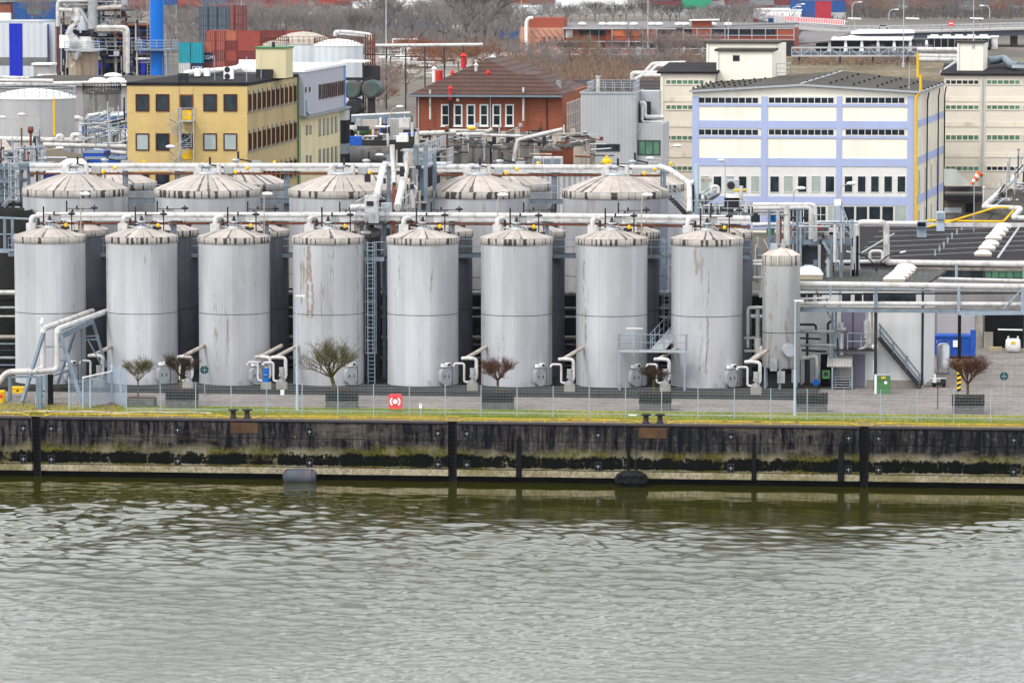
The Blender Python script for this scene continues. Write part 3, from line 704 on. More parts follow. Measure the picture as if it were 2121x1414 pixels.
# ================================================================ signs, lamps, rescue ring
def text_mesh(name, s, size, m, parent, loc, rot=(R(90),0,0), depth=.004, sx=1.0):
    c = bpy.data.curves.new(name, 'FONT'); c.body = s; c.size = size; c.extrude = depth; c.align_x = 'CENTER'; c.align_y = 'CENTER'
    tmp = bpy.data.objects.new(name, c); COL.objects.link(tmp); dg = bpy.context.evaluated_depsgraph_get()
    me = bpy.data.meshes.new_from_object(tmp.evaluated_get(dg)); bpy.data.objects.remove(tmp); me.materials.clear(); me.materials.append(m)
    o = bpy.data.objects.new(name, me); COL.objects.link(o); o.parent = parent; o.location = Vector(loc) - (wloc(parent) if parent else Vector()); o.rotation_euler = rot; o.scale = (sx, 1, 1)
    return o
a = G(819, 864); a = Vector((A(819, 831, YF-.12).x, YF-.12, 0))
r = thing('lifebuoy_cabinet', 'red rescue ring cabinet with white ring emblem hung on the quay fence', 'lifebuoy box', (a.x, a.y, .25)); mm('coral', (.72,.08,.09), .45, 0, .05, 2)
b = MB(); q = []; w2, h2, rr = .46, .51, .12
zc = Z0 = A(819, 831, YF-.12).z
for cx, cz, a0 in ((w2-rr, h2-rr, 0), (-w2+rr, h2-rr, 90), (-w2+rr, -h2+rr, 180), (w2-rr, -h2+rr, 270)):
    for k in range(5): t_ = R(a0+k*22.5); q.append((a.x+cx+rr*math.cos(t_), zc+cz+rr*math.sin(t_)))
n = len(q); b.add([(x, a.y-.12, z) for x, z in q] + [(x, a.y+.08, z) for x, z in q], [tuple(range(n))[::-1], tuple(range(n, 2*n))] + [(i, (i+1) % n, n+(i+1) % n, n+i) for i in range(n)])
b.build('cabinet', M['coral'], r)
b = MB(); yy = a.y-.135; b.cyl((a.x, yy, zc), (a.x, yy+.012, zc), .17, n=24); b.build('white_disc', M['white'], r)
b = MB()
for s0, s1 in ((-50, 50), (130, 230)):
    for k in range(10):
        t0, t1 = R(s0+(s1-s0)*k/10), R(s0+(s1-s0)*(k+1)/10); f = lambda rr, t: (a.x+rr*math.cos(t), yy, zc+rr*math.sin(t))
        b.quad(f(.27,t0), f(.37,t0), f(.37,t1), f(.27,t1))
b.build('ring_emblem', M['white'], r)
b = MB()
for s0 in (60, 240):
    for k in range(8):
        t0, t1 = R(s0+60*k/8), R(s0+60*(k+1)/8); f = lambda rr, t: (a.x+rr*math.cos(t), yy, zc+rr*math.sin(t))
        b.quad(f(.22,t0), f(.25,t0), f(.25,t1), f(.22,t1))
b.build('rope_line', M['steel_dark'], r)
def post_sign(name, label, px, base_y, top_y, head, group=None):
    a = G(px, base_y); zt = A(px, top_y, a.y).z; r = thing(name, label, 'sign', (a.x, a.y, 0), group); b = MB(); b.cyl((a.x, a.y, 0), (a.x, a.y, zt), .03, n=7); b.build('pole', M['galv'], r); head(r, a, zt); return r
mm('sign_teal', (.015,.075,.085), .5)
def disc(r, a, zt):
    b = MB(); b.cyl((a.x, a.y-.05, zt-.3), (a.x, a.y-.03, zt-.3), .30, n=28); b.build('round_plate', M['sign_teal'], r)
    b = MB(); b.box(a.x-.2, a.x+.2, a.y-.058, a.y-.052, zt-.33, zt-.29); b.box(a.x-.015, a.x+.015, a.y-.06, a.y-.053, zt-.6, zt-.0); b.build('plate_mark', M['galv'], r)
post_sign('round_sign', 'round dark teal sign on a grey pole, left one near second planter', 424, 838, 757, disc)
post_sign('round_sign', 'round dark teal sign on a tall pole in the right yard', 2079, 846, 770, disc)
def small_white(r, a, zt):
    b = MB(); b.box(a.x-.1, a.x+.1, a.y-.03, a.y-.02, zt-.33, zt); b.build('plate', M['white'], r)
    b = MB(); b.box(a.x-.05, a.x+.05, a.y-.035, a.y-.031, zt-.12, zt-.06); b.build('plate_mark', M['red'], r)
post_sign('notice_sign', 'tiny white notice plate on a rusty peg in front of the fence', 871, 864, 835, small_white)
def red_tag(r, a, zt):
    b = MB(); b.box(a.x-.07, a.x+.07, a.y-.03, a.y-.02, zt-.5, zt); b.build('plate', M['red'], r)
    b = MB(); b.box(a.x-.035, a.x+.035, a.y-.035, a.y-.031, zt-.46, zt-.32); b.box(a.x-.035, a.x+.035, a.y-.035, a.y-.031, zt-.24, zt-.12); b.build('plate_mark', M['white'], r)
post_sign('hydrant_sign', 'narrow red and white plate on a pole in front of fifth tank', 855, 806, 732, red_tag)
b = MB(); a = G(1308, 862); b.sphere((a.x, a.y, .08), .16, 1.5, .8, .5); b.sphere((a.x+.25, a.y, .06), .12, 1.4, .8, .4); tag(b.build('plastic_bag', M['white'], None, (a.x, a.y, 0)), 'crumpled white plastic bag on the grass by the right bollards', 'litter')
# slim lamp posts at the road
mm('lamp_post', (.42,.52,.60), .4, .1, .08, 2)
def slim_lamp(px, base, top, label):
    a = G(px, base); zt = A(px, top, a.y).z; r = thing('lamp_post', label, 'lamp post', (a.x, a.y, 0), 'slim lamp posts on the grass strip')
    b = MB(); b.cyl((a.x, a.y, 0), (a.x, a.y, 3.2), .085, n=10); b.cyl((a.x, a.y, 3.2), (a.x, a.y, zt), .055, .045, 10); b.cyl((a.x, a.y, 0), (a.x, a.y, 1.1), .11, n=10); b.build('pole', M['lamp_post'], r)
    b = MB(); b.box(a.x-.08, a.x+.58, a.y-.12, a.y+.12, zt, zt+.09); b.box(a.x-.06, a.x+.1, a.y-.06, a.y+.06, zt-.1, zt); b.build('lamp_head', M['white'], r)
slim_lamp(615.5, 851, 614, 'slim pale lamp post with flat head in front of third gap')
slim_lamp(1646, 862, 624, 'slim pale lamp post with flat head in front of the narrow tank')
# cobra lamps (photo column, base depth, lamp y, height...) used all over the plant
def cobra(px, Y, head_px, head_py, z0, label, group='bulbous street lamps in the plant', side=None, pole_bend=1.6, s=1.0):
    """lamp with a curved neck: pole at px, head at (head_px, head_py)"""
    h = A(head_px, head_py, Y); x = A(px, head_py+30, Y).x; r = thing('street_lamp', label, 'street lamp', (x, Y, z0), group)
    k = 1 if h.x >= x else -1
    b = MB(); b.tube([(x, Y, z0), (x, Y, h.z-.9*s), (x+(h.x-x)*.25, Y, h.z-.15*s), (h.x, Y, h.z-.02)], .045*s, 7, .5); b.build('pole', M['pipe_old'], r)
    b = MB(); b.sphere((h.x+k*.18*s, Y, h.z+.05), .2*s, 2.1, 1.0, .75); b.build('lamp_head', M['white'], r)
    b = MB(); b.sphere((h.x+k*.22*s, Y, h.z-.02), .15*s, 2.0, .9, .6); b.build('lamp_glass', M['galv'], r); return r
cobra(167, 336.5, 171, 403, 8, 'lamp with white oval head above the first front tank')
cobra(547, 337, 549, 403, 8, 'lamp with white oval head between third tank and pipe bridge')
cobra(1031, 337, 1036, 405, 8, 'lamp with white oval head above the fifth and sixth tanks')
cobra(1329, 337, 1336, 405, 8, 'lamp with white oval head above the seventh front tank')
cobra(750, 337, 753, 483, 8, 'short lamp with white head beside the caged ladder')
# ================================================================ front rows of tanks
M['tank'] = tank_mat('tank_cladding', (.46,.47,.495), 2.6, .8); M['tank_big'] = tank_mat('big_tank_cladding', (.43,.435,.455), 4.1, .5)
M['cone'] = roof_mat('tank_roof', 2.6, 24); M['cone_big'] = roof_mat('big_tank_roof', 4.1, 32)
M['band'] = roof_mat('rim_band', 2.6, 46, (.40,.37,.34), (.02,.018,.018), .9, .45, .04)
mm('hatch', (.40,.42,.45), .35, .3, .15, 1.0)
XT = [104.5, 294.5, 485.5, 680.5, 876, 1070, 1267, 1464]
RS = 2.62; ZB, ZT = .30, 10.72
def front_y(px, py=None):
    t = (px-104)/1360.0; return G(px, 797+8*t, ZB).y
def roof_kit(r, R_, zt, rise, seed):
    """equipment on the top of a small tank: hub, riser to the header pipe, grey box, valve wheel, yellow cap"""
    b = MB(); b.lathe((0,0,0), [(.55, zt+rise-.10),(.55, zt+rise+.06),(.42, zt+rise+.1),(0, zt+rise+.12)], 16); b.build('hub', M['galv'], r)
    b = MB(); b.lathe((0,0,0), [(.16, zt+rise+.1),(.16, zt+rise+.3),(.32, zt+rise+.34),(.32, zt+rise+.46),(.15, zt+rise+.55),(.05, zt+rise+.8)], 12); b.build('vent_valve', M['steel_dark'], r)
def make_tank(R_, zb, zt, rise, seam, n, matb, matc, hatch=True, kit=True, band=.42):
    r = thing('storage_tank', '', 'tank', (0,0,0))
    b = MB(); b.lathe((0,0,0), [(R_, zb), (R_, zt)], n); b.build('shell', matb, r)
    b = MB(); b.lathe((0,0,0), [(R_+.012, seam-.02), (R_+.022, seam), (R_+.012, seam+.02)], n); b.build('seam_ring', M['steel_dark'], r)
    b = MB(); b.lathe((0,0,0), [(R_+.05, zt-.02), (R_+.07, zt), (R_+.07, zt+band), (R_-.02, zt+band+.04)], n); b.build('rim_band', M['band'], r)
    b = MB(); k = 6; b.lathe((0,0,0), [((R_+.06)*(1-i/k), zt+band+.03+rise*math.sin(i/k*math.pi/2*.9)/math.sin(math.pi/2*.9)) for i in range(k)] + [(0, zt+band+.03+rise)], n); b.build('roof', matc, r)
    return r
def add_hatch(r, R_, ang, zc, wd=.95, hh=1.32):
    c, s = math.cos(ang), math.sin(ang); nrm = Vector((c, s, 0)); u = Vector((-s, c, 0)); o = nrm*(R_-.05); b = MB(); pts = []; rr = wd/2
    for k in range(9): t = math.pi*k/8; pts.append((rr*math.cos(t), hh/2-rr+rr*math.sin(t)))
    for k in range(9): t = math.pi+math.pi*k/8; pts.append((rr*math.cos(t), -hh/2+rr+rr*math.sin(t)))
    n = len(pts); f = lambda d: [tuple(o+nrm*d+u*x+Vector((0,0,zc+z))) for x, z in pts]
    b.add(f(0)+f(.42), [(i, (i+1) % n, n+(i+1) % n, n+i) for i in range(n)]); b.add(f(.42), [tuple(range(n))]); h = b.build('manhole_cover', M['hatch'], r)
    b = MB()
    for x in (-.2, .2): b.beam(tuple(o+nrm*.45+u*x+Vector((0,0,zc-.1))), tuple(o+nrm*.45+u*x+Vector((0,0,zc+.12))), .05, .04)
    b.build('handle', M['steel_dark'], h)
    b = MB(); p = o+nrm*.3+Vector((0,0,zc+hh/2+.05)); b.cb(tuple(p+u*.2), .3, .3, .3, ang); b.cb(tuple(p-u*.18), .38, .3, .22, ang); g = b.build('gauge_box', M['white'], r)
    b = MB(); q = o+nrm*.47+Vector((0,0,zc+hh/2+.12)); b.cb(tuple(q+u*.2), .03, .2, .16, ang); b.build('gauge_screen', M['black'], g)
    b = MB(); b.beam(tuple(o+nrm*.08+u*.75+Vector((0,0,zc-hh/2-.25))), tuple(o+nrm*.08+u*.75+Vector((0,0,zc+hh/2))), .035, .035); b.beam(tuple(o+nrm*.08+u*.75+Vector((0,0,zc+hh/2))), tuple(o+nrm*.08-u*.1+Vector((0,0,zc+hh/2))), .035, .035); b.build('cable_conduit', M['steel_dark'], r)
def add_top_kit(r, zr, R_, header_dz, valve=True):
    # zr: top of the cone; riser box to the left, elbow up to the header which runs behind
    b = MB(); b.cb((-1.45, .3, zr-.55), .68, .6, .8); g = b.build('inlet_box', M['pipe'], r)
    b = MB(); b.tube([(-1.45, .3, zr+.1), (-1.45, .3, zr+header_dz), (-1.1, 1.0, zr+header_dz)], .19, 10, .3); b.build('riser_pipe', M['pipe'], r)
    b = MB(); b.lathe((.0,0,zr-.1), [(.5,0),(.5,.14),(.3,.2),(.14,.22),(.14,.42),(.34,.46),(.34,.56),(.1,.62),(0,.62)], 14); b.build('hub', M['galv'], r)
    b = MB(); b.lathe((0,0,zr+.35), [(.2,0),(.3,.1),(.14,.2),(.07,.5),(0,.5)], 10); b.build('relief_valve', M['steel_dark'], r)
    b = MB(); b.cb((.45, .5, zr+.4), .5, .4, .5); b.cyl((.45,.5,zr-.3),(.45,.5,zr+.4),.06,n=6); b.build('control_box', M['pipe_grey'], r)
    b = MB(); b.cyl((1.15, -.1, zr-.5), (1.15, -.1, zr+.1), .16, n=10); b.cyl((.8, -.1, zr-.05), (1.5, -.1, zr-.05), .1, n=8); b.cyl((.3,-.1,zr),(1.0,-.1,zr+.05),.07,n=6); b.cyl((1.15,-.1,zr+.1),(1.15,-.1,zr+.4),.05,n=6); b.build('valve', M['steel_dark'], r)
    b = MB(); b.sphere((1.3, -.35, zr+.15), .15, 1, 1, 1.1); b.build('yellow_cap', M['yellow'], r)
    b = MB(); b.cyl((1.6, .3, zr-.5), (1.6, .3, zr+1.2), .045, n=6); b.cyl((.2,.6,zr-.3),(.2,.6,zr+1.1),.07,n=6); b.cb((1.9,.2,zr-.6),.35,.35,.35); b.cyl((-.9,.3,zr-.4),(-.9,.3,zr+.6),.09,n=6); b.lathe((1.6,.3,zr+.85), [(.1,0),(.28,.05),(.28,.15),(.1,.22)], 10)
    b.cyl((-.5,.2,zr-.2),(-.5,.2,zr+1.5),.06,n=6); b.beam((-.5,.2,zr+.9),(1.6,.3,zr+.9),.05,.05); b.build('stand_pipe', M['steel_dark'], r)
    b = MB(); b.tube([(-.5,.2,zr+.25), (.6,-.4,zr+.2), (1.0,-.35,zr-.3)], .05, 6, .2); b.tube([(-.9,0,zr+.05), (0,-.3,zr-.05), (.9,-.2,zr+.0)], .07, 6, .2); b.build('cross_pipe', M['pipe_grey'], r)
RISE_S = .62
tk = make_tank(RS, ZB, ZT, RISE_S, 5.55, 64, M['tank'], M['cone'])
add_hatch(tk, RS, R(-47), 1.05)
b = MB(); b.lathe((0,0,0), [(RS+.25, .285), (RS+.25, .34), (RS, .34)], 40); b.build('base_ring', M['concrete_dark'], tk)
b = MB(); b.cyl((.8, -RS-.05, .3), (.8, -RS-.05, .75), .03, n=6); b.beam((.65,-RS-.05,.75),(.95,-RS-.05,.75),.05,.1); b.build('drain_valve', M['galv'], tk)
TOPS = ZT+.42+.03+RISE_S
add_top_kit(tk, TOPS, RS, .68)
P = Proto(tk); tl = ['leftmost of the eight front tanks, behind the pipe trestle', 'second front tank from left, behind the small bare tree', 'third front tank from left, next to the blue pump',
  'fourth front tank with wide brown stain', 'fifth front tank, directly right of the caged ladder', 'sixth front tank, behind the reddish bare tree', 'seventh front tank, left of the steel catwalk', 'rightmost of the eight front tanks, left of the narrow tank']
FT = []
for i, px in enumerate(XT):
    yf = front_y(px); yc = yf + RS; x = A(px, 650, yc).x
    o = P((x, yc, 0), 0, 'tall ribbed pale grey tank, ' + tl[i], 'tall grey tanks of the front row'); FT.append((x, yc))
# the fourth tank's wide stain is a thin deposit on its shell
mm('stain', (.30,.25,.215), .9, 0, .35, 2.5, (.42,.41,.41), .9, 2.2, .25)
x, y = FT[3]; b = MB(); rs_ = random.Random(4); col_ = []
a0 = R(-90) + math.asin((650-680.5)/28.1/RS*1.0)
zs = [10.6 - .22*i for i in range(25)]
vs = []; 
for i, z in enumerate(zs):
    w_ = .10 + .13*min(1, i/14) ; w_ *= rs_.uniform(.75, 1.15); c_ = a0 + .0*i + (.035 if i > 12 else .0) + rs_.uniform(-.012,.012)
    vs += [((RS+.012)*math.cos(c_-w_/2), (RS+.012)*math.sin(c_-w_/2), z), ((RS+.012)*math.cos(c_+w_/2), (RS+.012)*math.sin(c_+w_/2), z)]
b.add(vs, [(2*i, 2*i+2, 2*i+3, 2*i+1) for i in range(len(zs)-1)], True)
b.v = [(vx+x, vy+y, vz) for vx, vy, vz in b.v]
tk4 = [o for o in scn.objects if o.name.startswith('storage_tank') and (Vector(o.location)-Vector((x,y,0))).length < .01][0]
b.build('stain', M['stain'], tk4)

# second row, partly hidden
tk2 = make_tank(RS, ZB, ZT, RISE_S, 5.3, 48, mat('tank_shade_side', (.15,.16,.19), .5, 0, .2, .5, (.05,.05,.05), .6, 2.5, .06, ribs=(.31,.2)), M['cone']); add_top_kit(tk2, TOPS, RS, .30)  # shade between the tank rows is put into this darker grey
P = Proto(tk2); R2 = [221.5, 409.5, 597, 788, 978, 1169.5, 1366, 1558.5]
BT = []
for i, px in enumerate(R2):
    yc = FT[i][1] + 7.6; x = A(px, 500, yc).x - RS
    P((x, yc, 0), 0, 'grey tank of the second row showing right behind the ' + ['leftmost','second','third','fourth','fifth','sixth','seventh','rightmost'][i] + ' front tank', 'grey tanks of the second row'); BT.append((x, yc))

# big tanks, third and fourth row
RB = 4.1; BZT = 13.05
XB = [(156, 353), (430, 353), (707.5, 353), (989, 353), (1274.5, 353)]
def ytilt(x): return (x - FT[0][0]) * (FT[7][1]-FT[0][1])/(FT[7][0]-FT[0][0])
YB0 = G(156, 402, BZT+.0).y   # front of rim of first big tank
bt = make_tank(RB, .3, BZT, 1.25, 7.0, 72, M['tank_big'], M['cone_big'], band=.5)
TB = BZT+.53+1.25
b = MB(); b.cb((-.75, 0, TB-.15), .62, .6, .5); b.tube([(-.75, 0, TB+.3), (-.75, 0, TB+.5), (-.4, .6, TB+.5)], .24, 10, .35); b.cyl((.9,0,TB-.2),(.9,0,TB+.7),.18,n=10); b.build('riser_pipe', M['pipe'], bt)
b = MB(); b.lathe((0,0,TB-.1), [(.9,0),(.9,.12),(.4,.2),(.2,.25),(.2,.5),(.35,.55),(.3,.7),(0,.75)], 16); b.build('hub', M['galv'], bt)
b = MB(); b.cyl((.2,0,TB+.5),(.2,0,TB+1.2),.09,n=8); b.tube([(.2,0,TB+.6),(1.2,.4,TB+.4),(2.2,.4,TB-.2)],.07,6,.3); b.build('relief_valve', M['steel_dark'], bt)
b = MB(); b.cb((1.6, .5, TB-.1), .7, .5, .55); b.build('control_box', M['pipe_grey'], bt)
b = MB(); b.sphere((2.3, -.4, TB+.05), .17); b.sphere((3.0,.9,TB+.3),.16); b.build('yellow_cap', M['yellow'], bt)
P = Proto(bt); BG = []; bl = ['leftmost large tank behind the front rows', 'second large tank from left, in front of the yellow office block', 'third large tank, left of the bridge tower', 'fourth large tank, right of the bridge tower', 'rightmost large tank, left of the outside stair']
for i, (px, Y) in enumerate(XB):
    yf = G(px, 406, BZT).y - (0 if i else 0); yf = 349 + ytilt(A(px, 406, 349).x); yc = yf + RB; x = A(px, 400, yc).x
    P((x, yc, 0), 0, 'wide grey cone roofed ' + bl[i], 'large tanks of the third row'); BG.append((x, yc))
for i, px in enumerate([321.5, 593, 864, 1140.5, 1416]):
    yc = BG[i][1] + 9.7; x = A(px, 385, yc).x - RB
    o4 = P((x, yc, 0), 0, 'large tank of the fourth row, half hidden behind the ' + ['leftmost','second','third','fourth','rightmost'][i] + ' large tank', 'large tanks of the fourth row')
    for ch in [c for c in o4.children if c.name.startswith('riser_pipe')]: bpy.data.objects.remove(ch)

# narrow ninth tank on legs
yc = 334.6; x = A(1618, 650, yc).x; zb = A(1618, 765, yc-1.38).z; zt = A(1618, 549, yc-1.38).z; s_ = 1.38
r = thing('narrow_tank', 'narrow grey vertical vessel standing on short steel legs, ninth in the front row', 'tank', (x, yc, 0))
def off(b): b.v = [(vx+x, vy+yc, vz) for vx, vy, vz in b.v]; return b
b = MB(); b.lathe((0,0,0), [(.2, zb-.05), (s_*.9, zb), (s_, zb+.15), (s_, zt)], 48); M['tank_s'] = tank_mat('narrow_tank_cladding', (.44,.445,.45), 1.38, .7); off(b).build('shell', M['tank_s'], r)
b = MB(); b.lathe((0,0,0), [(s_+.03, zt-.05), (s_+.05, zt), (s_+.05, zt+.62), (s_, zt+.65)], 48); off(b).build('rim_band', M['band'], r)
b = MB(); b.lathe((0,0,0), [(s_+.03, zt+.66), (s_*.6, zt+1.02), (0, zt+1.22)], 24); off(b).build('roof', roof_mat('small_roof', 1.4, 12, (.55,.47,.42), amt=.5), r)
b = MB(); b.lathe((0,0,0), [(s_+.01, zt-5.0), (s_+.02, zt-4.98), (s_+.01, zt-4.95)], 40); off(b).build('seam_ring', M['steel_dark'], r)
for dx, dy in ((-1.1,-.7),(1.1,-.7),(-1.1,.7),(1.1,.7),(0,-1.3)):
    b = MB(); b.cyl((dx,dy,.0),(dx,dy,zb+.1),.1,n=8); off(b).build('leg', M['steel_light'], r)
b = MB(); b.cyl((.55,-1.2,3.15),(.75,-1.62,3.15),.48,n=24); off(b).build('manhole_cover', M['hatch'], r)
b = MB(); b.cb((-.45,-1.5,zb-.1),.5,.25,.9); b.cb((.1,-1.45,.75),.55,.3,.85); off(b).build('gauge_box', M['pipe_grey'], r)
b = MB(); b.cb((-.55,-.2,zt+1.0),.5,.4,.5); b.cyl((.1,0,zt+1.1),(.1,0,zt+1.5),.2,n=10); b.cyl((.1,0,zt+1.5),(.1,0,zt+1.8),.1,n=10); b.add([(-.9,-.4,zt+1.0),(-.9,.4,zt+1.0),(-1.3,.4,zt+1.8),(-1.3,-.4,zt+1.8)],[(0,1,2,3)]); off(b).build('roof_vent', M['galv'], r)

# ================================================================ header pipes over the tanks
def yrow(px, Y): return Y + ytilt(A(px, 450, Y).x)
def header(label, segs, Y, cl, name='header_pipe', rr=.24, posts=(), zpost=8.6, rustline=True, box=None):
    r = thing(name, label, 'pipeline', (A(segs[0][0], 445, Y).x, Y, 0))
    for p0, p1, y0, y1 in segs:
        a, c = A(p0, y0, yrow(p0, Y)), A(p1, y1, yrow(p1, Y)); b = MB()
        b.cyl(a, c, rr, n=14); k = 2.6; L = (c-a).length; q = k
        while q < L: m_ = a.lerp(c, q/L); d = (c-a).normalized(); b.cyl(m_-d*.02, m_+d*.02, rr+.02, n=14); q += k
        b.build('pipe_run', M['pipe'], r)
        b = MB(); u = Vector((0, -.02, -rr*1.12)); b.beam(a+u, c+u, rr*1.6, rr*.95); b.build('cable_tray', M['pipe'], r)
        if rustline:
            b = MB(); u = Vector((0, -.15, -rr*2.6)); b.cyl(a+u, c+u, .075, n=6); u = Vector((0, .25, -rr*2.4)); b.cyl(a+u, c+u, .06, n=6); b.build('rusty_line', M['rust'], r)
    for i, px in enumerate(posts):
        yy = yrow(px, Y)+.1; zz = A(px, cl, yy).z-rr; x_ = A(px, cl+40, yy).x; b = MB(); b.box(x_-.13, x_+.13, yy-.1, yy+.1, zpost, zz); b.box(x_-.3, x_-.18, yy-.06, yy+.06, zpost, zz); b.beam((x_-.4, yy-.5, zz-.3), (x_+.4, yy+.5, zz-.3), .1, .1)
        b.build('support_post', M['steel_blue'] if i % 3 else M['pipe_old'], r)
    return r
YH = FT[0][1] + 3.8
YH1 = YH
header('white insulated header pipe crossing above the front tanks', [(76, 838, 446, 446), (826, 1180, 446, 448), (1180, 1554, 448, 453)], YH-ytilt(A(104,450,YH).x), 448, posts=(170, 299, 362, 462, 553, 650, 742, 840, 938, 1035, 1133, 1230, 1328, 1427, 1503))
YH2 = BG[0][1] + 4.5
header('white insulated header pipe crossing above the large tanks', [(62, 836, 344, 344), (905, 1368, 346, 348)], YH2-ytilt(A(156,340,YH2).x), 344, posts=(208, 262, 370, 480, 596, 706, 920, 1035, 1150, 1258, 1376), zpost=11)
r = thing('branch_pipe', 'white pipe running down from the upper header end to the process platform', 'pipeline', (A(1372,350,355).x, 355, 0))
b = MB(); p0, p1, p2, p3 = A(1366, 345, 359), A(1388, 352, 357), A(1428, 380, 352), A(1428, 440, 350); b.tube([p0, p1, p2, p3], .22, 10, .5); b.build('pipe_run', M['pipe'], r)
b = MB(); a = A(1257, 335, 358); b.sphere(a, .33, 1.3, 1, .9); b.cyl(a-Vector((0,0,.1)), a+Vector((0,0,.5)), .12, n=8); tag(b.build('yellow_actuator', M['yellow'], None, a), 'big yellow actuator wheel on the upper header above the rightmost large tank', 'valve')

# walkways
def walkway(label, px0, px1, py_deck, Y, h=1.1, m=None):
    r = thing('walkway', label, 'walkway', (A(px0, py_deck, Y).x, Y, 0)); a = A(px0, py_deck, yrow(px0, Y)); c = A(px1, py_deck, yrow(px1, Y)); c.z = a.z
    b = MB(); b.beam(a, c, .9, .06); b.build('deck', M['steel_dark'], r)
    b = MB(); b.beam(a+Vector((0,-.48,-.15)), c+Vector((0,-.48,-.15)), .08, .30); b.build('edge_beam', M['steel_blue'], r)
    b = MB(); b.rail([a+Vector((0,-.45,0)), c+Vector((0,-.45,0))], h, 2.4, .025); b.build('railing', M['steel_light'], r); return r
walkway('long steel walkway with railing between first and second tank rows', 20, 742, 522, 339.6)
walkway('long steel walkway with railing right of the ladder platform', 805, 1556, 524, 338.6)
walkway('upper walkway between the large tanks left of the tower', 180, 700, 411, 357.8)
walkway('upper walkway between the large tanks right of the tower', 940, 1300, 413, 357)
# dark structures under and between the tanks: pipe bundles close to the ground
def bundle(name, label, px0, px1, rows, Y, mk='pipe'):
    r = thing(name, label, 'pipes', (A(px0, 700, Y).x, Y, 0))
    for i, (py, rr, mn) in enumerate(rows):
        a, c = A(px0, py, Y+i*.1), A(px1, py+2, Y+i*.1); b = MB(); b.cyl(a, c, rr, n=8); b.build('pipe_run', M[mn], r)
    b = MB(); x = A(px0, 700, Y+.2).x
    while x < A(px1, 700, Y).x:
        b.box(x-.08, x+.08, Y+.4, Y+.55, 0, 5.5); x += 3.3
    b.build('support_frame', M['steel_dark'], r); return r
bundle('pipe_bundle', 'low bundle of insulated pipes seen between the front tanks', -30, 1590, [(606,.2,'pipe'),(637,.1,'pipe_grey'),(655,.08,'pipe'),(698,.16,'pipe_old'),(712,.06,'steel_light'),(726,.09,'steel_dark'),(741,.12,'pipe_grey'),(756,.07,'steel_blue')], 344.8)
b = MB(); y = 347.6
for px in range(-60, 1600, 26):
    a = A(px, 700, y); zz = random.uniform(1.2, 4.0); b.cb((a.x, y+random.uniform(-.5,.5), 0), random.uniform(.3,.9), .5, zz); b.cyl((a.x+.4, y-.4, 0), (a.x+.4, y-.4, zz+1), .08, n=6)
r = thing('pump_row', 'dark row of pumps and boxes behind the tanks, seen in the gaps', 'machinery', (A(0,700,y).x, y, 0)); b.build('machine_bodies', M['steel_dark'], r)
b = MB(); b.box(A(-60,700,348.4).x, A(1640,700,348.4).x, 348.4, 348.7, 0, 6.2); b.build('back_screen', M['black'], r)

# ================================================================ pumps with insulated pipes between the tanks
def make_pump(blue=False):
    r = thing('transfer_pump', '', 'pump', (0,0,0))
    b = MB(); b.box(-.38,.38,-.3,.3,0,.52); b.build('concrete_block', M['concrete'], r)
    mk = M['bright_blue'] if blue else M['pipe_grey']
    b = MB(); b.cyl((0,0,.5),(0,0,.75),.28,n=14); b.cyl((0,0,.75),(0,0,1.05),.14,n=10); b.box(-.2,.2,-.2,.2,.95,1.05); b.build('pump_head', mk, r)
    b = MB(); b.cyl((0,0,1.05),(0,0,1.55),.2,n=12); b.box(-.13,.13,-.27,-.18,1.15,1.45); g = b.build('motor', mk, r)
    b = MB(); b.cyl((0,0,1.55),(0,0,1.62),.22,n=12); b.cyl((0,0,1.05),(0,0,1.1),.23,n=12); b.build('motor_flange', M['galv'], g)
    b = MB(); b.tube([(.18,0,.8), (.27,.05,1.0), (.27,.05,2.3), (-.5,.1,2.35), (-.8,.3,2.3)], .13, 10, .25); b.build('discharge_pipe', M['pipe'], r)
    b = MB(); b.tube([(-.3,0,.6),(-.62,0,.62), (-.62,0,1.95), (-1.3,.0,1.95), (-1.4,-.02,1.75)], .085, 8, .16); b.build('suction_pipe', M['pipe'], r)
    b = MB(); b.tube([(-.5,.15,2.32), (.6,3.2,2.9)], .15, 8); b.build('feed_pipe', M['pipe_old'], r)
    return r
P = Proto(make_pump()); PB = Proto(make_pump(True))
for px, py, l, bl_ in ((390, 803, 'grey pump with silver elbows between second and third front tanks', 0), (552, 803, 'bright blue motor pump between third and fourth front tanks', 1), (584, 804, 'grey pump beside the blue pump, right of it', 0),
        (979, 806, 'grey pump with silver elbows between fifth and sixth front tanks', 0), (1180, 808, 'grey pump with silver elbows between sixth and seventh front tanks', 0), (1378, 808, 'grey pump under the catwalk behind the tangled tree', 0), (1566, 814, 'grey pump beside the narrow tank', 0), (205, 800, 'grey pump behind the trestle legs between first and second tanks', 0)):
    a = G(px, py+2, .3); (PB if bl_ else P)((a.x, a.y, .29), 0, l, 'transfer pumps between the tanks')
b = MB(); a = G(585, 818, 0); b.cb((a.x, a.y, 0), .26, .15, .38); tag(b.build('cable_cabinet', M['white'], None, a), 'small white cabinet on the kerb wall below the grey pump', 'cabinet')
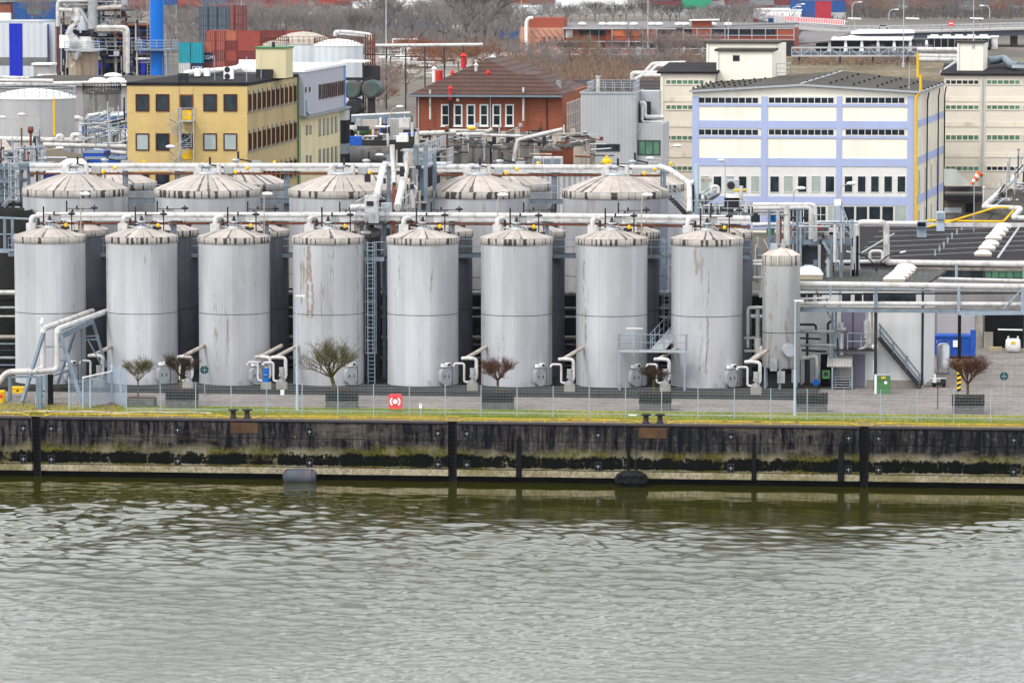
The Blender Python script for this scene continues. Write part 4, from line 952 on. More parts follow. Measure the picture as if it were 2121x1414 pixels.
# caged ladder and bridge tower
r = thing('caged_ladder', 'tall pale blue caged ladder rising between fourth and fifth front tanks', 'ladder', (A(769,800,333.8).x, 333.8, 0))
xl = A(769, 650, 333.8).x; zt = A(769, 500, 333.8).z
b = MB(); b.ladder((xl, 333.8, .3), (xl, 333.8, zt), .50, cage=2.3, r=.045); b.build('ladder', M['steel_light'], r)
tw = thing('bridge_tower', 'steel tower with platforms, boxes and diagonal white ducts between the middle tanks', 'tower', (A(790,460,338).x, 338, 0))
def platform(b, x0, x1, y0, y1, z, h=1.1): b.box(x0, x1, y0, y1, z-.12, z)
xa, xb = A(748, 530, 334.6).x, A(797, 530, 334.6).x; zp = A(770, 533, 334.6).z
b = MB(); b.box(xa, xb, 334.3, 337.5, zp-.1, zp); b.build('ladder_platform', M['steel_dark'], tw)
b = MB(); b.box(xa, xb, 334.15, 334.28, zp-.25, zp+.05); b.build('edge_beam', M['steel_light'], tw)
b = MB(); b.rail([(xa,334.3,zp),(xa+.45,334.3,zp)],1.15,.5,.03); b.rail([(xb-.6,334.3,zp),(xb,334.3,zp),(xb,337.5,zp)],1.15,.8,.03); b.rail([(xa,334.3,zp),(xa,337.5,zp)],1.15,1,.03); b.build('railing', M['steel_light'], tw)
for px in (749, 796, 828, 861, 882):
    Yp = 338 if px < 850 else 345; xx = A(px, 500, Yp).x; b = MB(); b.box(xx-.14, xx+.14, Yp-.14, Yp+.14, 0, A(px, 466 if px < 829 else 300, Yp).z); b.build('column', M['steel_blue'], tw)
for px in (805, 873, 900):
    Yp = 352; xx = A(px, 400, Yp).x; b = MB(); b.box(xx-.14, xx+.14, Yp-.14, Yp+.14, 0, A(px, 320, Yp).z); b.build('column', M['steel_blue'], tw)
def slabpx(px0, px1, py, Y0, Y1, mk, nm, t=.12, rail=True, rh=1.15):
    a, c = A(px0, py, Y0), A(px1, py, Y0); b = MB(); b.box(a.x, c.x, Y0, Y1, a.z-t, a.z); b.build(nm, M[mk], tw)
    if rail: b = MB(); b.rail([(a.x,Y1,a.z),(a.x,Y0,a.z),(c.x,Y0,a.z),(c.x,Y1,a.z)], rh, .8, .03); b.build('railing', M['galv'], tw)
slabpx(738, 798, 462, 336, 339.5, 'steel_dark', 'platform'); slabpx(820, 852, 468, 337, 342, 'steel_dark', 'platform', rail=False)
slabpx(836, 885, 345, 349, 354, 'steel_blue', 'platform'); slabpx(880, 925, 340, 352, 356, 'galv', 'platform')
slabpx(750, 800, 462, 339.5, 345, 'steel_dark', 'platform', rail=False)
a = A(778, 458, 337); b = MB(); b.cb((a.x-.3, 337, a.z), .95, .8, 1.9); b.build('cabinet', M['pipe'], tw); b = MB(); b.cb((a.x-.35, 336.55, a.z+1.15), .5, .1, .35); b.build('cabinet_door', M['steel_dark'], tw)
a = A(774, 460, 336.4); b = MB(); b.cb((a.x+.05, 336.2, a.z-.05), .75, .5, .7); b.build('control_box', M['pipe_grey'], tw)
a = A(800, 440, 338); b = MB(); b.cyl((a.x, 338.2, a.z-.3), (a.x, 338.2, a.z+.7), .42, n=16); b.build('drum', M['galv'], tw)
a, c = A(728, 430, 339), A(760, 429, 338.5); b = MB(); b.cyl(a, c, .25, n=10); b.build('stub_pipe', M['pipe'], tw)
b = MB(); b.tube([A(815, 343, 352), A(795, 342, 350), A(779, 411, 340)], .27, 10, .5); b.build('white_duct', M['pipe'], tw)
b = MB(); b.tube([A(845, 322, 353), A(842, 342, 350), A(823, 430, 340)], .30, 10, .4); b.build('white_duct', M['pipe'], tw)
b = MB(); b.tube([A(812, 300, 349), A(815, 350, 349), A(817, 400, 345)], .2, 10); b.tube([A(806, 343, 349), A(840, 343, 349)], .1, 8); b.build('vertical_duct', M['pipe'], tw)
b = MB(); b.tube([A(856, 430, 343), A(853, 405, 343), A(856, 385, 343), A(862, 390, 343), A(858, 410, 343)], .13, 8, .3); b.build('u_pipe', M['pipe'], tw)
for i, (p0, y0, p1, y1, Y) in enumerate(((737,418,775,400,336.2),(775,400,797,412,336.2),(737,440,797,440,336.2),(820,420,852,400,341),(820,445,852,425,341),(820,468,852,448,341))):
    b = MB(); b.cyl(A(p0,y0,Y), A(p1,y1,Y), .035, n=5); b.build('handrail', M['galv'], tw)
for px in range(820, 853, 4):
    t_ = (px-820)/32; b = MB(); b.cyl(A(px, 468-20*t_, 341), A(px, 420-20*t_, 341), .025, n=4, caps=False); b.build('baluster', M['galv'], tw)
b = MB(); rg = random.Random(5)
for i in range(26):
    px, py, Y = rg.uniform(815, 870), rg.uniform(345, 510), rg.uniform(341, 350); a = A(px, py, Y)
    if i % 3: b.cyl(a, a+Vector((0,0,rg.uniform(.8,3.2))), rg.uniform(.04,.11), n=6)
    else: b.cyl(a, a+Vector((rg.uniform(.8,2.0),0,0)), rg.uniform(.04,.1), n=6)
b.build('small_pipes', M['pipe_old'], tw)['kind'] = 'stuff'
b = MB()
for i in range(26):
    px, py, Y = rg.uniform(758, 880), rg.uniform(350, 520), rg.uniform(340, 350); a = A(px, py, Y); b.cb(a, rg.uniform(.15,.6), rg.uniform(.2,.5), rg.uniform(.2,.8))
b.build('fittings', M['steel_dark'], tw)['kind'] = 'stuff'
b = MB(); b.beam(A(816,385,344), A(816,500,340), .3, .2); b.beam(A(822,395,344), A(833,500,340), .15,.15); b.build('rusty_column', M['rust'], tw)
# second caged ladder
r = thing('caged_ladder', 'blue caged ladder in the gap between seventh and rightmost front tanks', 'ladder', (A(1382,650,338).x, 338, 0)); xl = A(1382, 560, 338.5).x
b = MB(); b.ladder((xl, 338.5, 4.6), (xl, 338.5, A(1382,492,338.5).z), .45, cage=.4, r=.035); b.build('ladder', M['steel_light'], r)
# steel catwalk
cw = thing('catwalk', 'galvanised steel catwalk with railings and legs in front of the right tanks', 'catwalk', (G(1450,808).x, 332, 0))
Yc = G(1450, 808, .28).y - .45; z = A(1400, 726, Yc).z; x0, x1 = A(1282, 726, Yc).x, A(1421, 726, Yc).x
b = MB(); b.box(x0, x1, Yc-.1, Yc+.9, z-.05, z); b.build('deck', M['steel_blue'], cw)
b = MB(); b.box(x0, x1, Yc-.16, Yc-.1, z-.14, z+.04); b.build('edge_beam', M['galv'], cw)
b = MB(); b.rail([(x0,Yc+.9,z),(x0,Yc-.1,z),(x1,Yc-.1,z),(x1,Yc+.9,z)],1.15,.85,.03); b.build('railing', M['steel_light'], cw)
for xx in (x0+.05, x1-.1):
    b = MB(); b.box(xx-.07, xx+.07, Yc-.1, Yc+.04, .0, z-.1); b.build('leg', M['steel_light'], cw)
xa, xb = A(1345, 720, Yc).x, A(1375, 720, Yc).x
b = MB(); b.slab((xa,Yc+.9,z),(xb,Yc+.9,z),(xb+.9,Yc+6,z+1.0),(xa+.9,Yc+6,z+1.0),.06); b.build('ramp', M['galv'], cw)
b = MB(); b.rail([(xa,Yc+.9,z),(xa+.9,Yc+6,z+1.0)],1.15,1.2,.03); b.rail([(xb,Yc+.9,z),(xb+.9,Yc+6,z+1.0)],1.15,1.2,.03); b.build('ramp_railing', M['steel_light'], cw)
a = G(1313, 812, .28); b = MB(); b.cyl((a.x,a.y-.3,z-.3),(a.x,a.y-.3,z+1.75),.03,n=6); r2 = thing('flood_bar', 'thin white tubular light bar on a stand at the catwalk', 'lamp', (a.x,a.y-.3,z-.3)); b.build('stand', M['galv'], r2)
b = MB(); b.beam((a.x-.55,a.y-.3,z+1.75),(a.x+.65,a.y-.3,z+1.75),.06,.06); b.build('tube_lamp', M['white'], r2)

# ================================================================ pipe trestle on the left
tr = thing('pipe_trestle', 'grey blue trestle carrying two white pipes down to the quay at the left', 'pipe bridge', tuple(G(120, 830)))
Yt = G(100, 835).y
p_a = A(220, 645, Yt+13); kn = A(118, 682, Yt+2.2); kn2 = Vector((kn.x-1.7, kn.y-.4, kn.z)); dn = A(109, 766, Yt+1.6); bend = A(12, 770, Yt+.5); dn2 = A(0, 795, Yt+.4)
lo = .0
for k, (dx, dy) in enumerate(((0,0),(-1.1,.3))):
    v = Vector((dx, dy, 0)); b = MB(); foot = Vector((kn.x+dx, kn.y+dy, A(105, 766, kn.y).z)); L1 = foot + Vector((-1.2, -1.2, -.02)); L2 = Vector((A(14, 770, Yt+.5).x, Yt+.5+dy*.6, L1.z)); L3 = Vector((A(2,790,Yt+.5).x-.3, Yt+.5, L1.z-.9)); L4 = Vector((A(-15,798,Yt+.4).x, Yt+.4, L1.z-1.1))
    b.tube([p_a+v, kn+v, foot, L1, L2, L3, L4], .21, 10, .4); b.build('pipe_run', M['pipe'], tr)
zl = A(60, 778, Yt+.6).z
b = MB(); b.beam(A(20, 780, Yt+.6), A(112, 780, Yt+.6), .12, .16); b.beam(A(112,777,Yt+.6), A(150,765,Yt+3), .1, .12); b.build('low_beam', M['steel_blue'], tr)
b = MB(); a = kn+Vector((.35,-.1,-.45)); c = A(192, 663, Yt+9); b.beam(a, c, .2, .42); b.build('girder', M['steel_blue'], tr)
for (p0, y0, Ya, p1, y1, Yb, w_) in ((90,690,Yt+2.2,46,832,Yt-.2,.22),(124,690,Yt+2.2,171,838,Yt+.2,.22),(156,683,Yt+6,119,795,Yt+8,.18),(193,668,Yt+9,220,760,Yt+9.5,.2),(169,680,Yt+6,169,790,Yt+8,.14)):
    b = MB(); b.beam(A(p0,y0,Ya), A(p1,y1,Yb), w_, w_); b.build('leg', M['steel_blue'], tr)
for (p0, y0, p1, y1, Ya) in ((80,718,132,718,Yt+2.5),(132,718,158,800,Yt+2.5),(66,763,155,766,Yt+2),(152,698,205,695,Yt+7),(152,703,205,703,Yt+7),(84,700,84,720,Yt+3),(183,705,212,760,Yt+8),(150,752,112,742,Yt+4)):
    b = MB(); b.beam(A(p0,y0,Ya), A(p1,y1,Ya), .08, .08); b.build('brace', M['steel_blue'], tr)
for px, bpy_, top, w_ in ((81.5, 846, 778, .2), (105, 838, 775, .17), (21, 829, 778, .12), (96, 840, 775, .06)):
    a = G(px, bpy_); b = MB(); b.box(a.x-w_, a.x+w_, a.y-w_, a.y+w_, 0, A(px, top, a.y).z); b.build('column', M['steel_blue'] if px != 105 else M['black'], tr)
a = A(88, 668, Yt+2.4); b = MB(); b.cyl((a.x,a.y,a.z-.5),(a.x,a.y,a.z+.25),.04,n=6); b.build('camera_mast', M['white'], tr); b = MB(); b.sphere((a.x-.05,a.y-.1,a.z+.0),.14,1,1,1.4); b.cyl((a.x,a.y,a.z+.1),(a.x,a.y,a.z+.35),.1,n=8); b.build('surveillance_camera', M['white'], tr)
# panel and coloured drum
a = G(90, 838); b = MB(); b.box(a.x-.1,a.x+.55,a.y+.1,a.y+.2,1.0,2.0); tag(b.build('slatted_panel', M['steel_light'], None, a), 'pale blue slatted panel between the trestle columns', 'panel')
mm('turquoise', (.01,.42,.45), .5, 0, .1, 2); mm('orange', (.75,.14,.03), .5, 0, .1, 2)
a = G(80, 845); r = thing('banded_barrel', 'turquoise barrel with white and orange bands under the trestle', 'barrel', (a.x,a.y+.3,0))
for z0, z1, k in ((0,.38,'turquoise'),(.38,.46,'white'),(.46,.56,'orange'),(.56,.66,'white'),(.66,.95,'turquoise')):
    b = MB(); b.cyl((a.x,a.y+.3,z0),(a.x,a.y+.3,z1),.29,n=18); b.build('band', M[k], r)
a = G(38, 812, .35); r = thing('grit_box', 'yellow grit box with a small black emblem on the kerb wall', 'box', tuple(a)); b = MB(); b.prism([(a.x-.42,a.y-.25),(a.x+.42,a.y-.25),(a.x+.42,a.y+.25),(a.x-.42,a.y+.25)],.30,.66); b.slab((a.x-.46,a.y-.28,.72),(a.x+.46,a.y-.28,.72),(a.x+.46,a.y+.28,.76),(a.x-.46,a.y+.28,.76),.06); b.build('body', M['yellow'], r)
b = MB(); b.box(a.x-.08,a.x+.08,a.y-.262,a.y-.252,.42,.56); b.build('emblem', M['steel_dark'], r)
a = G(2, 834); r = thing('yellow_bin', 'round yellow waste bin with red label at the left edge', 'bin', tuple(a)); b = MB(); b.cyl(a, a+Vector((0,0,.8)), .28, .33, 18); b.build('body', M['yellow'], r); b = MB(); b.cyl(a+Vector((0,0,.8)), a+Vector((0,0,.9)), .36, .3, 18); b.build('lid', M['yellow'], r); b = MB(); b.box(a.x-.05,a.x+.2,a.y-.34,a.y-.32,.4,.6); b.build('sticker', M['red'], r)
# ================================================================ facades
def wallpt(a, b, s, z, d=0.0):
    u = Vector((b[0]-a[0], b[1]-a[1], 0)).normalized(); n = Vector((u.y, -u.x, 0)); p = Vector((a[0], a[1], 0)) + u*s + n*d; p.z = z; return p
WC = {}
def window(parent, a, b, s0, s1, z0, z1, mf, mg, nx=1, nz=1, fw=.07, sill=False, name='window', deep=.05, pane='pane'):
    """frame with bars (part) and glass (sub-part) standing on the outside of the wall line a-b"""
    w_, h_ = round(s1-s0, 1), round(z1-z0, 1); key = (w_, h_, mf, mg, nx, nz, fw, sill, deep, name)
    if key not in WC:
        B = MB(); B.box(0, w_, -deep, 0, 0, fw); B.box(0, w_, -deep, 0, h_-fw, h_); B.box(0, fw, -deep, 0, fw, h_-fw); B.box(w_-fw, w_, -deep, 0, fw, h_-fw)
        for i in range(1, nx): x = w_*i/nx; B.box(x-fw*.4, x+fw*.4, -deep*.9, 0, fw, h_-fw)
        for i in range(1, nz): z = h_*i/nz; B.box(fw, w_-fw, -deep*.85, 0, z-fw*.35, z+fw*.35)
        if sill: B.box(-.08, w_+.08, -deep*2.4, 0, -.09, -.003)
        fo = B.build(name, M[mf], None); g = MB(); g.box(fw*.8, w_-fw*.8, -deep*.4, -.004, fw*.8, h_-fw*.8); go = g.build(pane, M[mg], None)
        WC[key] = (fo.data, go.data); bpy.data.objects.remove(fo); bpy.data.objects.remove(go)
    fd, gd = WC[key]; u = Vector((b[0]-a[0], b[1]-a[1], 0)); rz = math.atan2(u.y, u.x)
    o = bpy.data.objects.new(name, fd); COL.objects.link(o); o.parent = parent; o.location = wallpt(a, b, s0, z0, .0) - wloc(parent); o.rotation_euler = (0, 0, rz)
    g = bpy.data.objects.new(pane, gd); COL.objects.link(g); g.parent = o; return o
def winpx(parent, a, b, x0, x1, y0, y1, mf, mg, **k):
    """window whose photo outline is x0..x1, y0..y1 on the facade a-b"""
    s0, zt = FP(x0, y0, a, b); s1, _ = FP(x1, y0, a, b); _, zb = FP((x0+x1)/2, y1, a, b); _, zt = FP((x0+x1)/2, y0, a, b)
    return window(parent, a, b, s0, s1, zb, zt, mf, mg, **k)
def wbox(a, b, s0, s1, z0, z1, d0, d1, B=None):
    """box on a facade: along s0..s1, up z0..z1, standing d0..d1 proud of it"""
    B = B or MB(); c = [wallpt(a, b, s0, z0, d1), wallpt(a, b, s1, z0, d1), wallpt(a, b, s1, z0, d0), wallpt(a, b, s0, z0, d0)]
    t_ = [Vector((p.x, p.y, z1)) for p in c]; B.add(c+t_, [(0,3,2,1),(4,5,6,7),(0,1,5,4),(1,2,6,5),(2,3,7,6),(3,0,4,7)]); return B
def pxbox(a, b, x0, x1, y0, y1, d0=0, d1=.05, B=None):
    s0, _ = FP(x0, y0, a, b); s1, _ = FP(x1, y0, a, b); _, zt = FP((x0+x1)/2, y0, a, b); _, zb = FP((x0+x1)/2, y1, a, b); return wbox(a, b, s0, s1, zb, zt, d0, d1, B)
mm('frame_white', (.68,.68,.66), .5, 0, .05, 2); mm('frame_brown', (.07,.022,.018), .5, 0, .1, 2); mm('frame_dark', (.05,.055,.06), .5, 0, .1, 2)
mm('white_panel', (.66,.67,.68), .5, 0, .07, .4, (.30,.29,.28), .3, 1.0, .1, ribs=(1.0, .06))
mm('lilac', (.20,.185,.25), .5, 0, .08, 1); mm('shutter_grey', (.40,.39,.42), .6, 0, .08, .5, ribs=(.25,.15), along='z')
def roof_vent(parent, p, m='steel_dark', h=.25, r_=.08):
    b = MB(); b.cyl(p, Vector(p)+Vector((0,0,h)), r_, n=6); b.build('roof_vent', M[m], parent)

# ---------------------------------------------------------------- white plant building (right)
a0 = G(1610, 800); fx0 = G(1655, 800); ca = G(1909, 803); Yw = ca.y
wb = thing('plant_building', 'white clad plant building with dark ribbed roof and outside stair', 'building', (ca.x, Yw, 0))
xl_, xr_ = A(1640, 700, Yw).x, ca.x; zr = A(1780, 588, Yw).z; cb_ = A(1933, 640, Yw+9.5)
yb = G(1930, 776).y
b = MB(); b.prism([(xl_, Yw), (xr_, Yw), (cb_.x+.1, yb), (xl_, yb)], 0, zr); b.build('wall', M['white_panel'], wb)
b = MB(); b.prism([(A(1795,780,Yw).x, Yw-.05), (xr_+.02, Yw-.05), (xr_+.02, Yw+.0), (A(1795,780,Yw).x, Yw)], 0, .55); b.build('base_course', M['concrete'], wb)
mm('roof_ribbed', (.065,.07,.065), .8, 0, .25, .4, (.17,.17,.165), .45, 2.2, .25, ribs=(.5,.25), along='x')
b = MB(); rl = A(1640, 588, Yw-.3); zr2 = A(1800, 557, yb+2).z; zr2 = max(zr+.4, zr2)
bk = A(1950, 560, yb+1.5)
b.slab((rl.x, Yw-.3, zr+.15), (xr_+.35, Yw-.3, zr+.15), (cb_.x+.9, yb+1.2, A(1950,560,yb+1.2).z), (rl.x, yb+1.2, A(1950,560,yb+1.2).z), .2); b.build('roof', M['roof_ribbed'], wb)
fa_, fb_ = (xl_, Yw), (xr_, Yw)
for x0, x1, n in ((1656, 1686, 2), (1690, 1704, 1), (1742, 1764, 1), (1768, 1787, 1), (1789, 1808, 1), (1818, 1897, 3)):
    winpx(wb, fa_, fb_, x0, x1, 606, 626, 'frame_white' if x1 < 1789 else 'steel_dark', 'glass', nx=n, deep=.06)
b = pxbox(fa_, fb_, 1742, 1793, 645, 724, 0, .05); d_ = b.build('double_door', M['lilac'], wb); b = pxbox(fa_, fb_, 1766, 1768, 645, 724, .05, .06); b.build('door_joint', M['steel_dark'], d_)
b = pxbox(fa_, fb_, 1766, 1792, 733, 803, 0, .05); b.build('lower_door', M['lilac'], wb)
b = pxbox(fa_, fb_, 1700, 1760, 733, 803, 0.0, .05); b.build('dark_opening', M['black'], wb)
b = MB(); x = A(1910, 640, Yw).x; b.tube([(x+.05,Yw-.12,zr-.1),(x+.05,Yw-.12,.2)],.09,8); b.tube([(x+.05,Yw-.15,zr),(x-.0,Yw-.3,zr+.1)],.08,8); b.build('downpipe', M['steel_dark'], wb)
for dx in ((1711, 620), (1877, 737), (1851, 737)):
    pxbox(fa_, fb_, dx[0], dx[0]+3, dx[1], dx[1]+8, 0, .06).build('wall_lamp', M['steel_dark'], wb)
# skylights on that roof
def make_skylight(L, wd):
    r = thing('skylight', '', 'skylight', (0,0,0))
    b = MB(); b.box(-L/2, L/2, -wd/2, wd/2, -.3, .22); b.build('curb', mat('skylight_curb', (.42,.36,.27), .7), r)
    b = MB(); vs = []; n = 8
    for i in range(n+1):
        x = -L/2*1.05 + L*1.05*i/n
        for j in range(n+1):
            y = -wd/2*1.05 + wd*1.05*j/n; z = .24 + .5*math.sqrt(max(0, (1-(2*i/n-1)**2)*(1-(2*j/n-1)**2))); vs.append((x, y, z))
    b.add(vs, [(i*(n+1)+j, i*(n+1)+j+1, (i+1)*(n+1)+j+1, (i+1)*(n+1)+j) for i in range(n) for j in range(n)], True); b.build('dome', mat('dome_white', (.60,.60,.60), .35), r); return r
P = Proto(make_skylight(1.5, 1.1))
def roofz(px, py, y0, z0, y1, z1):
    """point seen at a pixel on a roof plane rising from (y0,z0) to (y1,z1)"""
    d = ray(px, py); k = (z1-z0)/(y1-y0); t = (z0 - k*y0 - CH) / (d.z - k*d.y); return Vector((0,0,CH)) + d*t
rp = (Yw-.3, zr+.15, yb+1.2, A(1950,560,yb+1.2).z)
for i, (px, py) in enumerate(((1852, 580), (1860, 574), (1867, 568), (1873, 562), (1876, 557))):
    P(roofz(px, py+2, *rp), 0, 'white dome skylight on the ribbed roof, ' + ['nearest of the five', 'second nearest of the five', 'middle one of the five', 'second farthest of the five', 'farthest of the five'][i], 'dome skylights on the ribbed roof', (1.05, .9, .7))
P(roofz(1676, 577, *rp), 0, 'single white dome skylight on the ribbed roof beside the narrow tank', 'dome skylights on the ribbed roof', 1.35)

# ---------------------------------------------------------------- big felt roofed hall (right rear)
Yh = G(2000, 722).y + 1; xl2 = A(1935, 640, Yh).x; xr2 = 42; zh = A(2000, 556, Yh).z
hall = thing('workshop_hall', 'low workshop hall with black felt roof and roller doors at the right', 'building', (A(2000,700,Yh).x, Yh, 0))
yk = 470.0
mm('hall_wall', (.22,.21,.215), .8, 0, .2, .4, (.10,.09,.08), .5, 1.0, .3)
def hzp(px, py, z): return G(px, py, z)
z_f = A(2000, 545, Yh).z
far = 425.0; z_b = A(2000, 470, far).z
b = MB(); b.prism([(xl2-6, Yh), (xr2, Yh), (xr2, far), (xl2-6, far)], 0, z_f-.3); b.build('wall', M['hall_wall'], hall)
xrl = A(1755, 500, Yh).x
b = MB(); b.slab((xrl-4, Yh-.4, z_f), (xr2, Yh-.4, z_f), (xr2, far, z_b), (xrl-8, far, z_b), .25); b.build('roof', M['roof_felt'], hall)
b = MB(); b.beam((A(1842,540,Yh-.45).x, Yh-.45, z_f+.08), (xr2, Yh-.45, z_f+.3), .12, .32); b.build('fascia', M['pipe'], hall)
b = MB(); b.beam((A(1740,470,far).x, far+.1, z_b+.15), (xr2, far+.1, z_b+.35), .2, .4); b.build('rear_fascia', M['pipe'], hall)
wa_, wb_ = (xl2-6, Yh), (xr2, Yh)
for x0, x1 in ((1941, 2021), (2040, 2121)):
    b = pxbox(wa_, wb_, x0, x1, 648, 720, 0, .04); b.build('roller_door', M['shutter_grey'] if x0 < 2000 else M['black'], hall)
b = pxbox(wa_, wb_, 2022, 2036, 648, 722, 0, .25); b.build('pillar', M['concrete'], hall)
for x0, x1, mk in ((1950, 2037, 'glass'), (2039, 2130, 'glass_green')):
    winpx(hall, wa_, wb_, x0, x1, 556, 577, 'steel_dark', mk, nx=6, deep=.08)
rp2 = (Yh-.4, z_f, far, z_b)
b = MB()
for k in range(6):
    p, q = roofz(1770+k*10, 535-k*11, *rp2), roofz(2130, 518-k*9.5, *rp2); b.beam(p+Vector((0,0,.03)), q+Vector((0,0,.03)), .09, .04)
p, q = roofz(2067, 535, *rp2), roofz(2112, 470, *rp2); b.beam(p+Vector((0,0,.05)), q+Vector((0,0,.05)), .2, .1); p, q = roofz(1785, 525, *rp2), roofz(1852, 485, *rp2); b.beam(p+Vector((0,0,.05)), q+Vector((0,0,.05)), .15, .1); b.build('felt_seam', M['pipe_grey'], hall)
for px, py in ((1937, 530), (1946, 521), (1955, 513), (1963, 503), (1972, 494), (1982, 486), (1992, 477)): roof_vent(hall, roofz(px, py, *rp2), 'galv', .5, .07)
for i, (px, py) in enumerate(((2036, 526), (2044, 514), (2052, 505), (2058, 493), (2066, 485), (2072, 477), (2078, 469))):
    P(roofz(px, py+4, *rp2), 0, 'white dome skylight on the black hall roof, ' + ['nearest of the seven', 'second nearest of the seven', 'third nearest of the seven', 'middle one of the seven', 'third farthest of the seven', 'second farthest of the seven', 'farthest of the seven'][i], 'dome skylights on the black hall roof', (.95, 1.0, .72))
# duct cowls on the hall roof
def cowl(px, py, label, mk, w_, h_):
    p = roofz(px, py, *rp2); r = thing('air_duct', label, 'air duct', tuple(p)); b = MB(); b.cb((p.x, p.y, p.z-.1), w_, w_, h_); b.build('shaft', M[mk], r); b = MB(); b.cb((p.x-.0, p.y-w_*.2, p.z+h_-.1), w_*1.1, w_*1.4, h_*.55); b.build('hood', M[mk], r)
    b = MB(); b.box(p.x-w_*.42, p.x+w_*.42, p.y-w_*.93, p.y-w_*.91, p.z+h_-.02, p.z+h_*1.35); b.build('duct_mouth', M['black'] if w_ > .75 else M['steel_light'], r)
cowl(1909, 491, 'blue grey air duct with open black mouth on the hall roof', 'steel_light', .85, 1.0); cowl(1948, 478, 'pale blue ribbed air duct with hood on the hall roof', 'lamp_post', .72, 1.2)
# windsock
p = roofz(2017, 480, *rp2); zt = A(2020, 372, p.y).z; r = thing('windsock', 'orange and white striped windsock on a thin mast over the hall roof', 'windsock', tuple(p))
b = MB(); b.cyl(p, (p.x, p.y, zt+.2), .04, n=6); b.build('mast', M['galv'], r)
q0, q1 = A(2012, 382, p.y), A(2031, 358, p.y)
for k in range(5):
    b = MB(); b.cyl(q0.lerp(q1, k/5), q0.lerp(q1, (k+1)/5), .13+.045*k, .13+.045*(k+1), 12, False); b.build('sock_band', M['orange'] if k % 2 == 0 else M['white'], r)
# yellow gas pipes
def gaspipe(label, pts, r_=.1): r = thing('gas_pipe', label, 'pipeline', tuple(pts[0])); b = MB(); b.tube(pts, r_, 8, .3); b.build('pipe_run', M['yellow'], r); return r
Yg = 426
gaspipe('yellow gas pipe running along the back of the hall roof in a long loop', [A(1918,457,Yg), A(2078,459,Yg), A(2105,430,Yg+3), A(2062,430,Yg+3), A(1957,462,Yg-1), A(1905,474,Yg-3), A(1893,480,Yg-3)])
# white pipe over the roof at the far right
r = thing('insulated_pipe', 'white insulated pipe climbing diagonally over the roofs at the right edge', 'pipeline', tuple(A(2040,430,430))); b = MB(); b.tube([A(2115,350,445), A(2095,375,440), A(2037,429,432), A(2116,432,428), A(2096,452,427), A(2135,452,427)], .26, 10, .4); b.build('pipe_run', M['pipe'], r)
# hall pipe network far right (fin coolers)
r = thing('pipe_manifold', 'tangle of thin grey pipes and valves rising above the roofs at the right edge', 'machinery', tuple(A(2080,420,436))); rg = random.Random(8)
for k in range(46):
    px, py = rg.uniform(2032, 2121), 0; py = 440 - (px-2032)*rg.uniform(.2, 1.3); a = A(px, max(py, 345), 436+rg.uniform(-2,2)); b = MB()
    c = a + rg.choice([Vector((rg.uniform(.5,2.2),0,0)), Vector((0,0,rg.uniform(.6,2.5))), Vector((rg.uniform(.5,1.5),0,rg.uniform(.5,1.5)))]); b.cyl(a, c, rg.uniform(.04,.1), n=6)
    if k % 4 == 0: b.sphere(c, .15)
    b.build('pipe_run', M[rg.choice(['pipe_grey','galv','steel_dark','pipe'])], r)
b = MB(); b.slab(A(2040,468,428), A(2130,470,428), A(2130,382,440), A(2090,392,440), .3); b.slab(A(1990,465,428), A(2040,465,428), A(2090,392,440), A(2075,400,440), .2); b.build('lean_to_roof', M['roof_grey'], r)
# dark recessed bay between the blue building and the cream block
a, c = A(1956, 470, 470), A(2034, 470, 470); r = thing('loading_bay', 'dark canopy bay with slanted glazed hood between blue and cream buildings', 'building', (a.x, 470, 0))
b = MB(); b.prism([(a.x,470),(c.x,470),(c.x,480),(a.x,480)],0,A(1990,400,470).z); b.build('wall', mat('bay_wall', (.13,.115,.10), .8, 0, .3, .4), r)
b = MB(); b.slab(A(1956,405,468), A(2034,405,468), A(2034,386,480), A(1956,386,480), .5); b.build('roof', M['roof_felt'], r)
b = MB(); b.add([A(1955,384,472), A(2010,384,472), A(1978,350,478), A(1955,350,478)], [(0,1,2,3)]); b.add([A(2010,384,472), A(2012,384,484), A(1978,350,479), A(1978,350,478)], [(0,1,2,3)]); b.build('glazed_hood', mat('hood_glass', (.22,.23,.20), .4, 0, .1, 1, ribs=(2.0,.2), along='x'), r)
b = MB(); b.add([A(1956,430,469.9), A(1992,430,469.9), A(1992,441,469.9), A(1956,441,469.9)], [(0,1,2,3)]); b.build('tarpaulin', M['galv'], r); b = MB(); x0, x1 = A(2000,420,469.9).x, A(2017,420,469.9).x; b.box(x0,x1,469.85,469.95,A(2000,440,470).z,A(2000,422,470).z); b.build('dark_opening', M['black'], r)

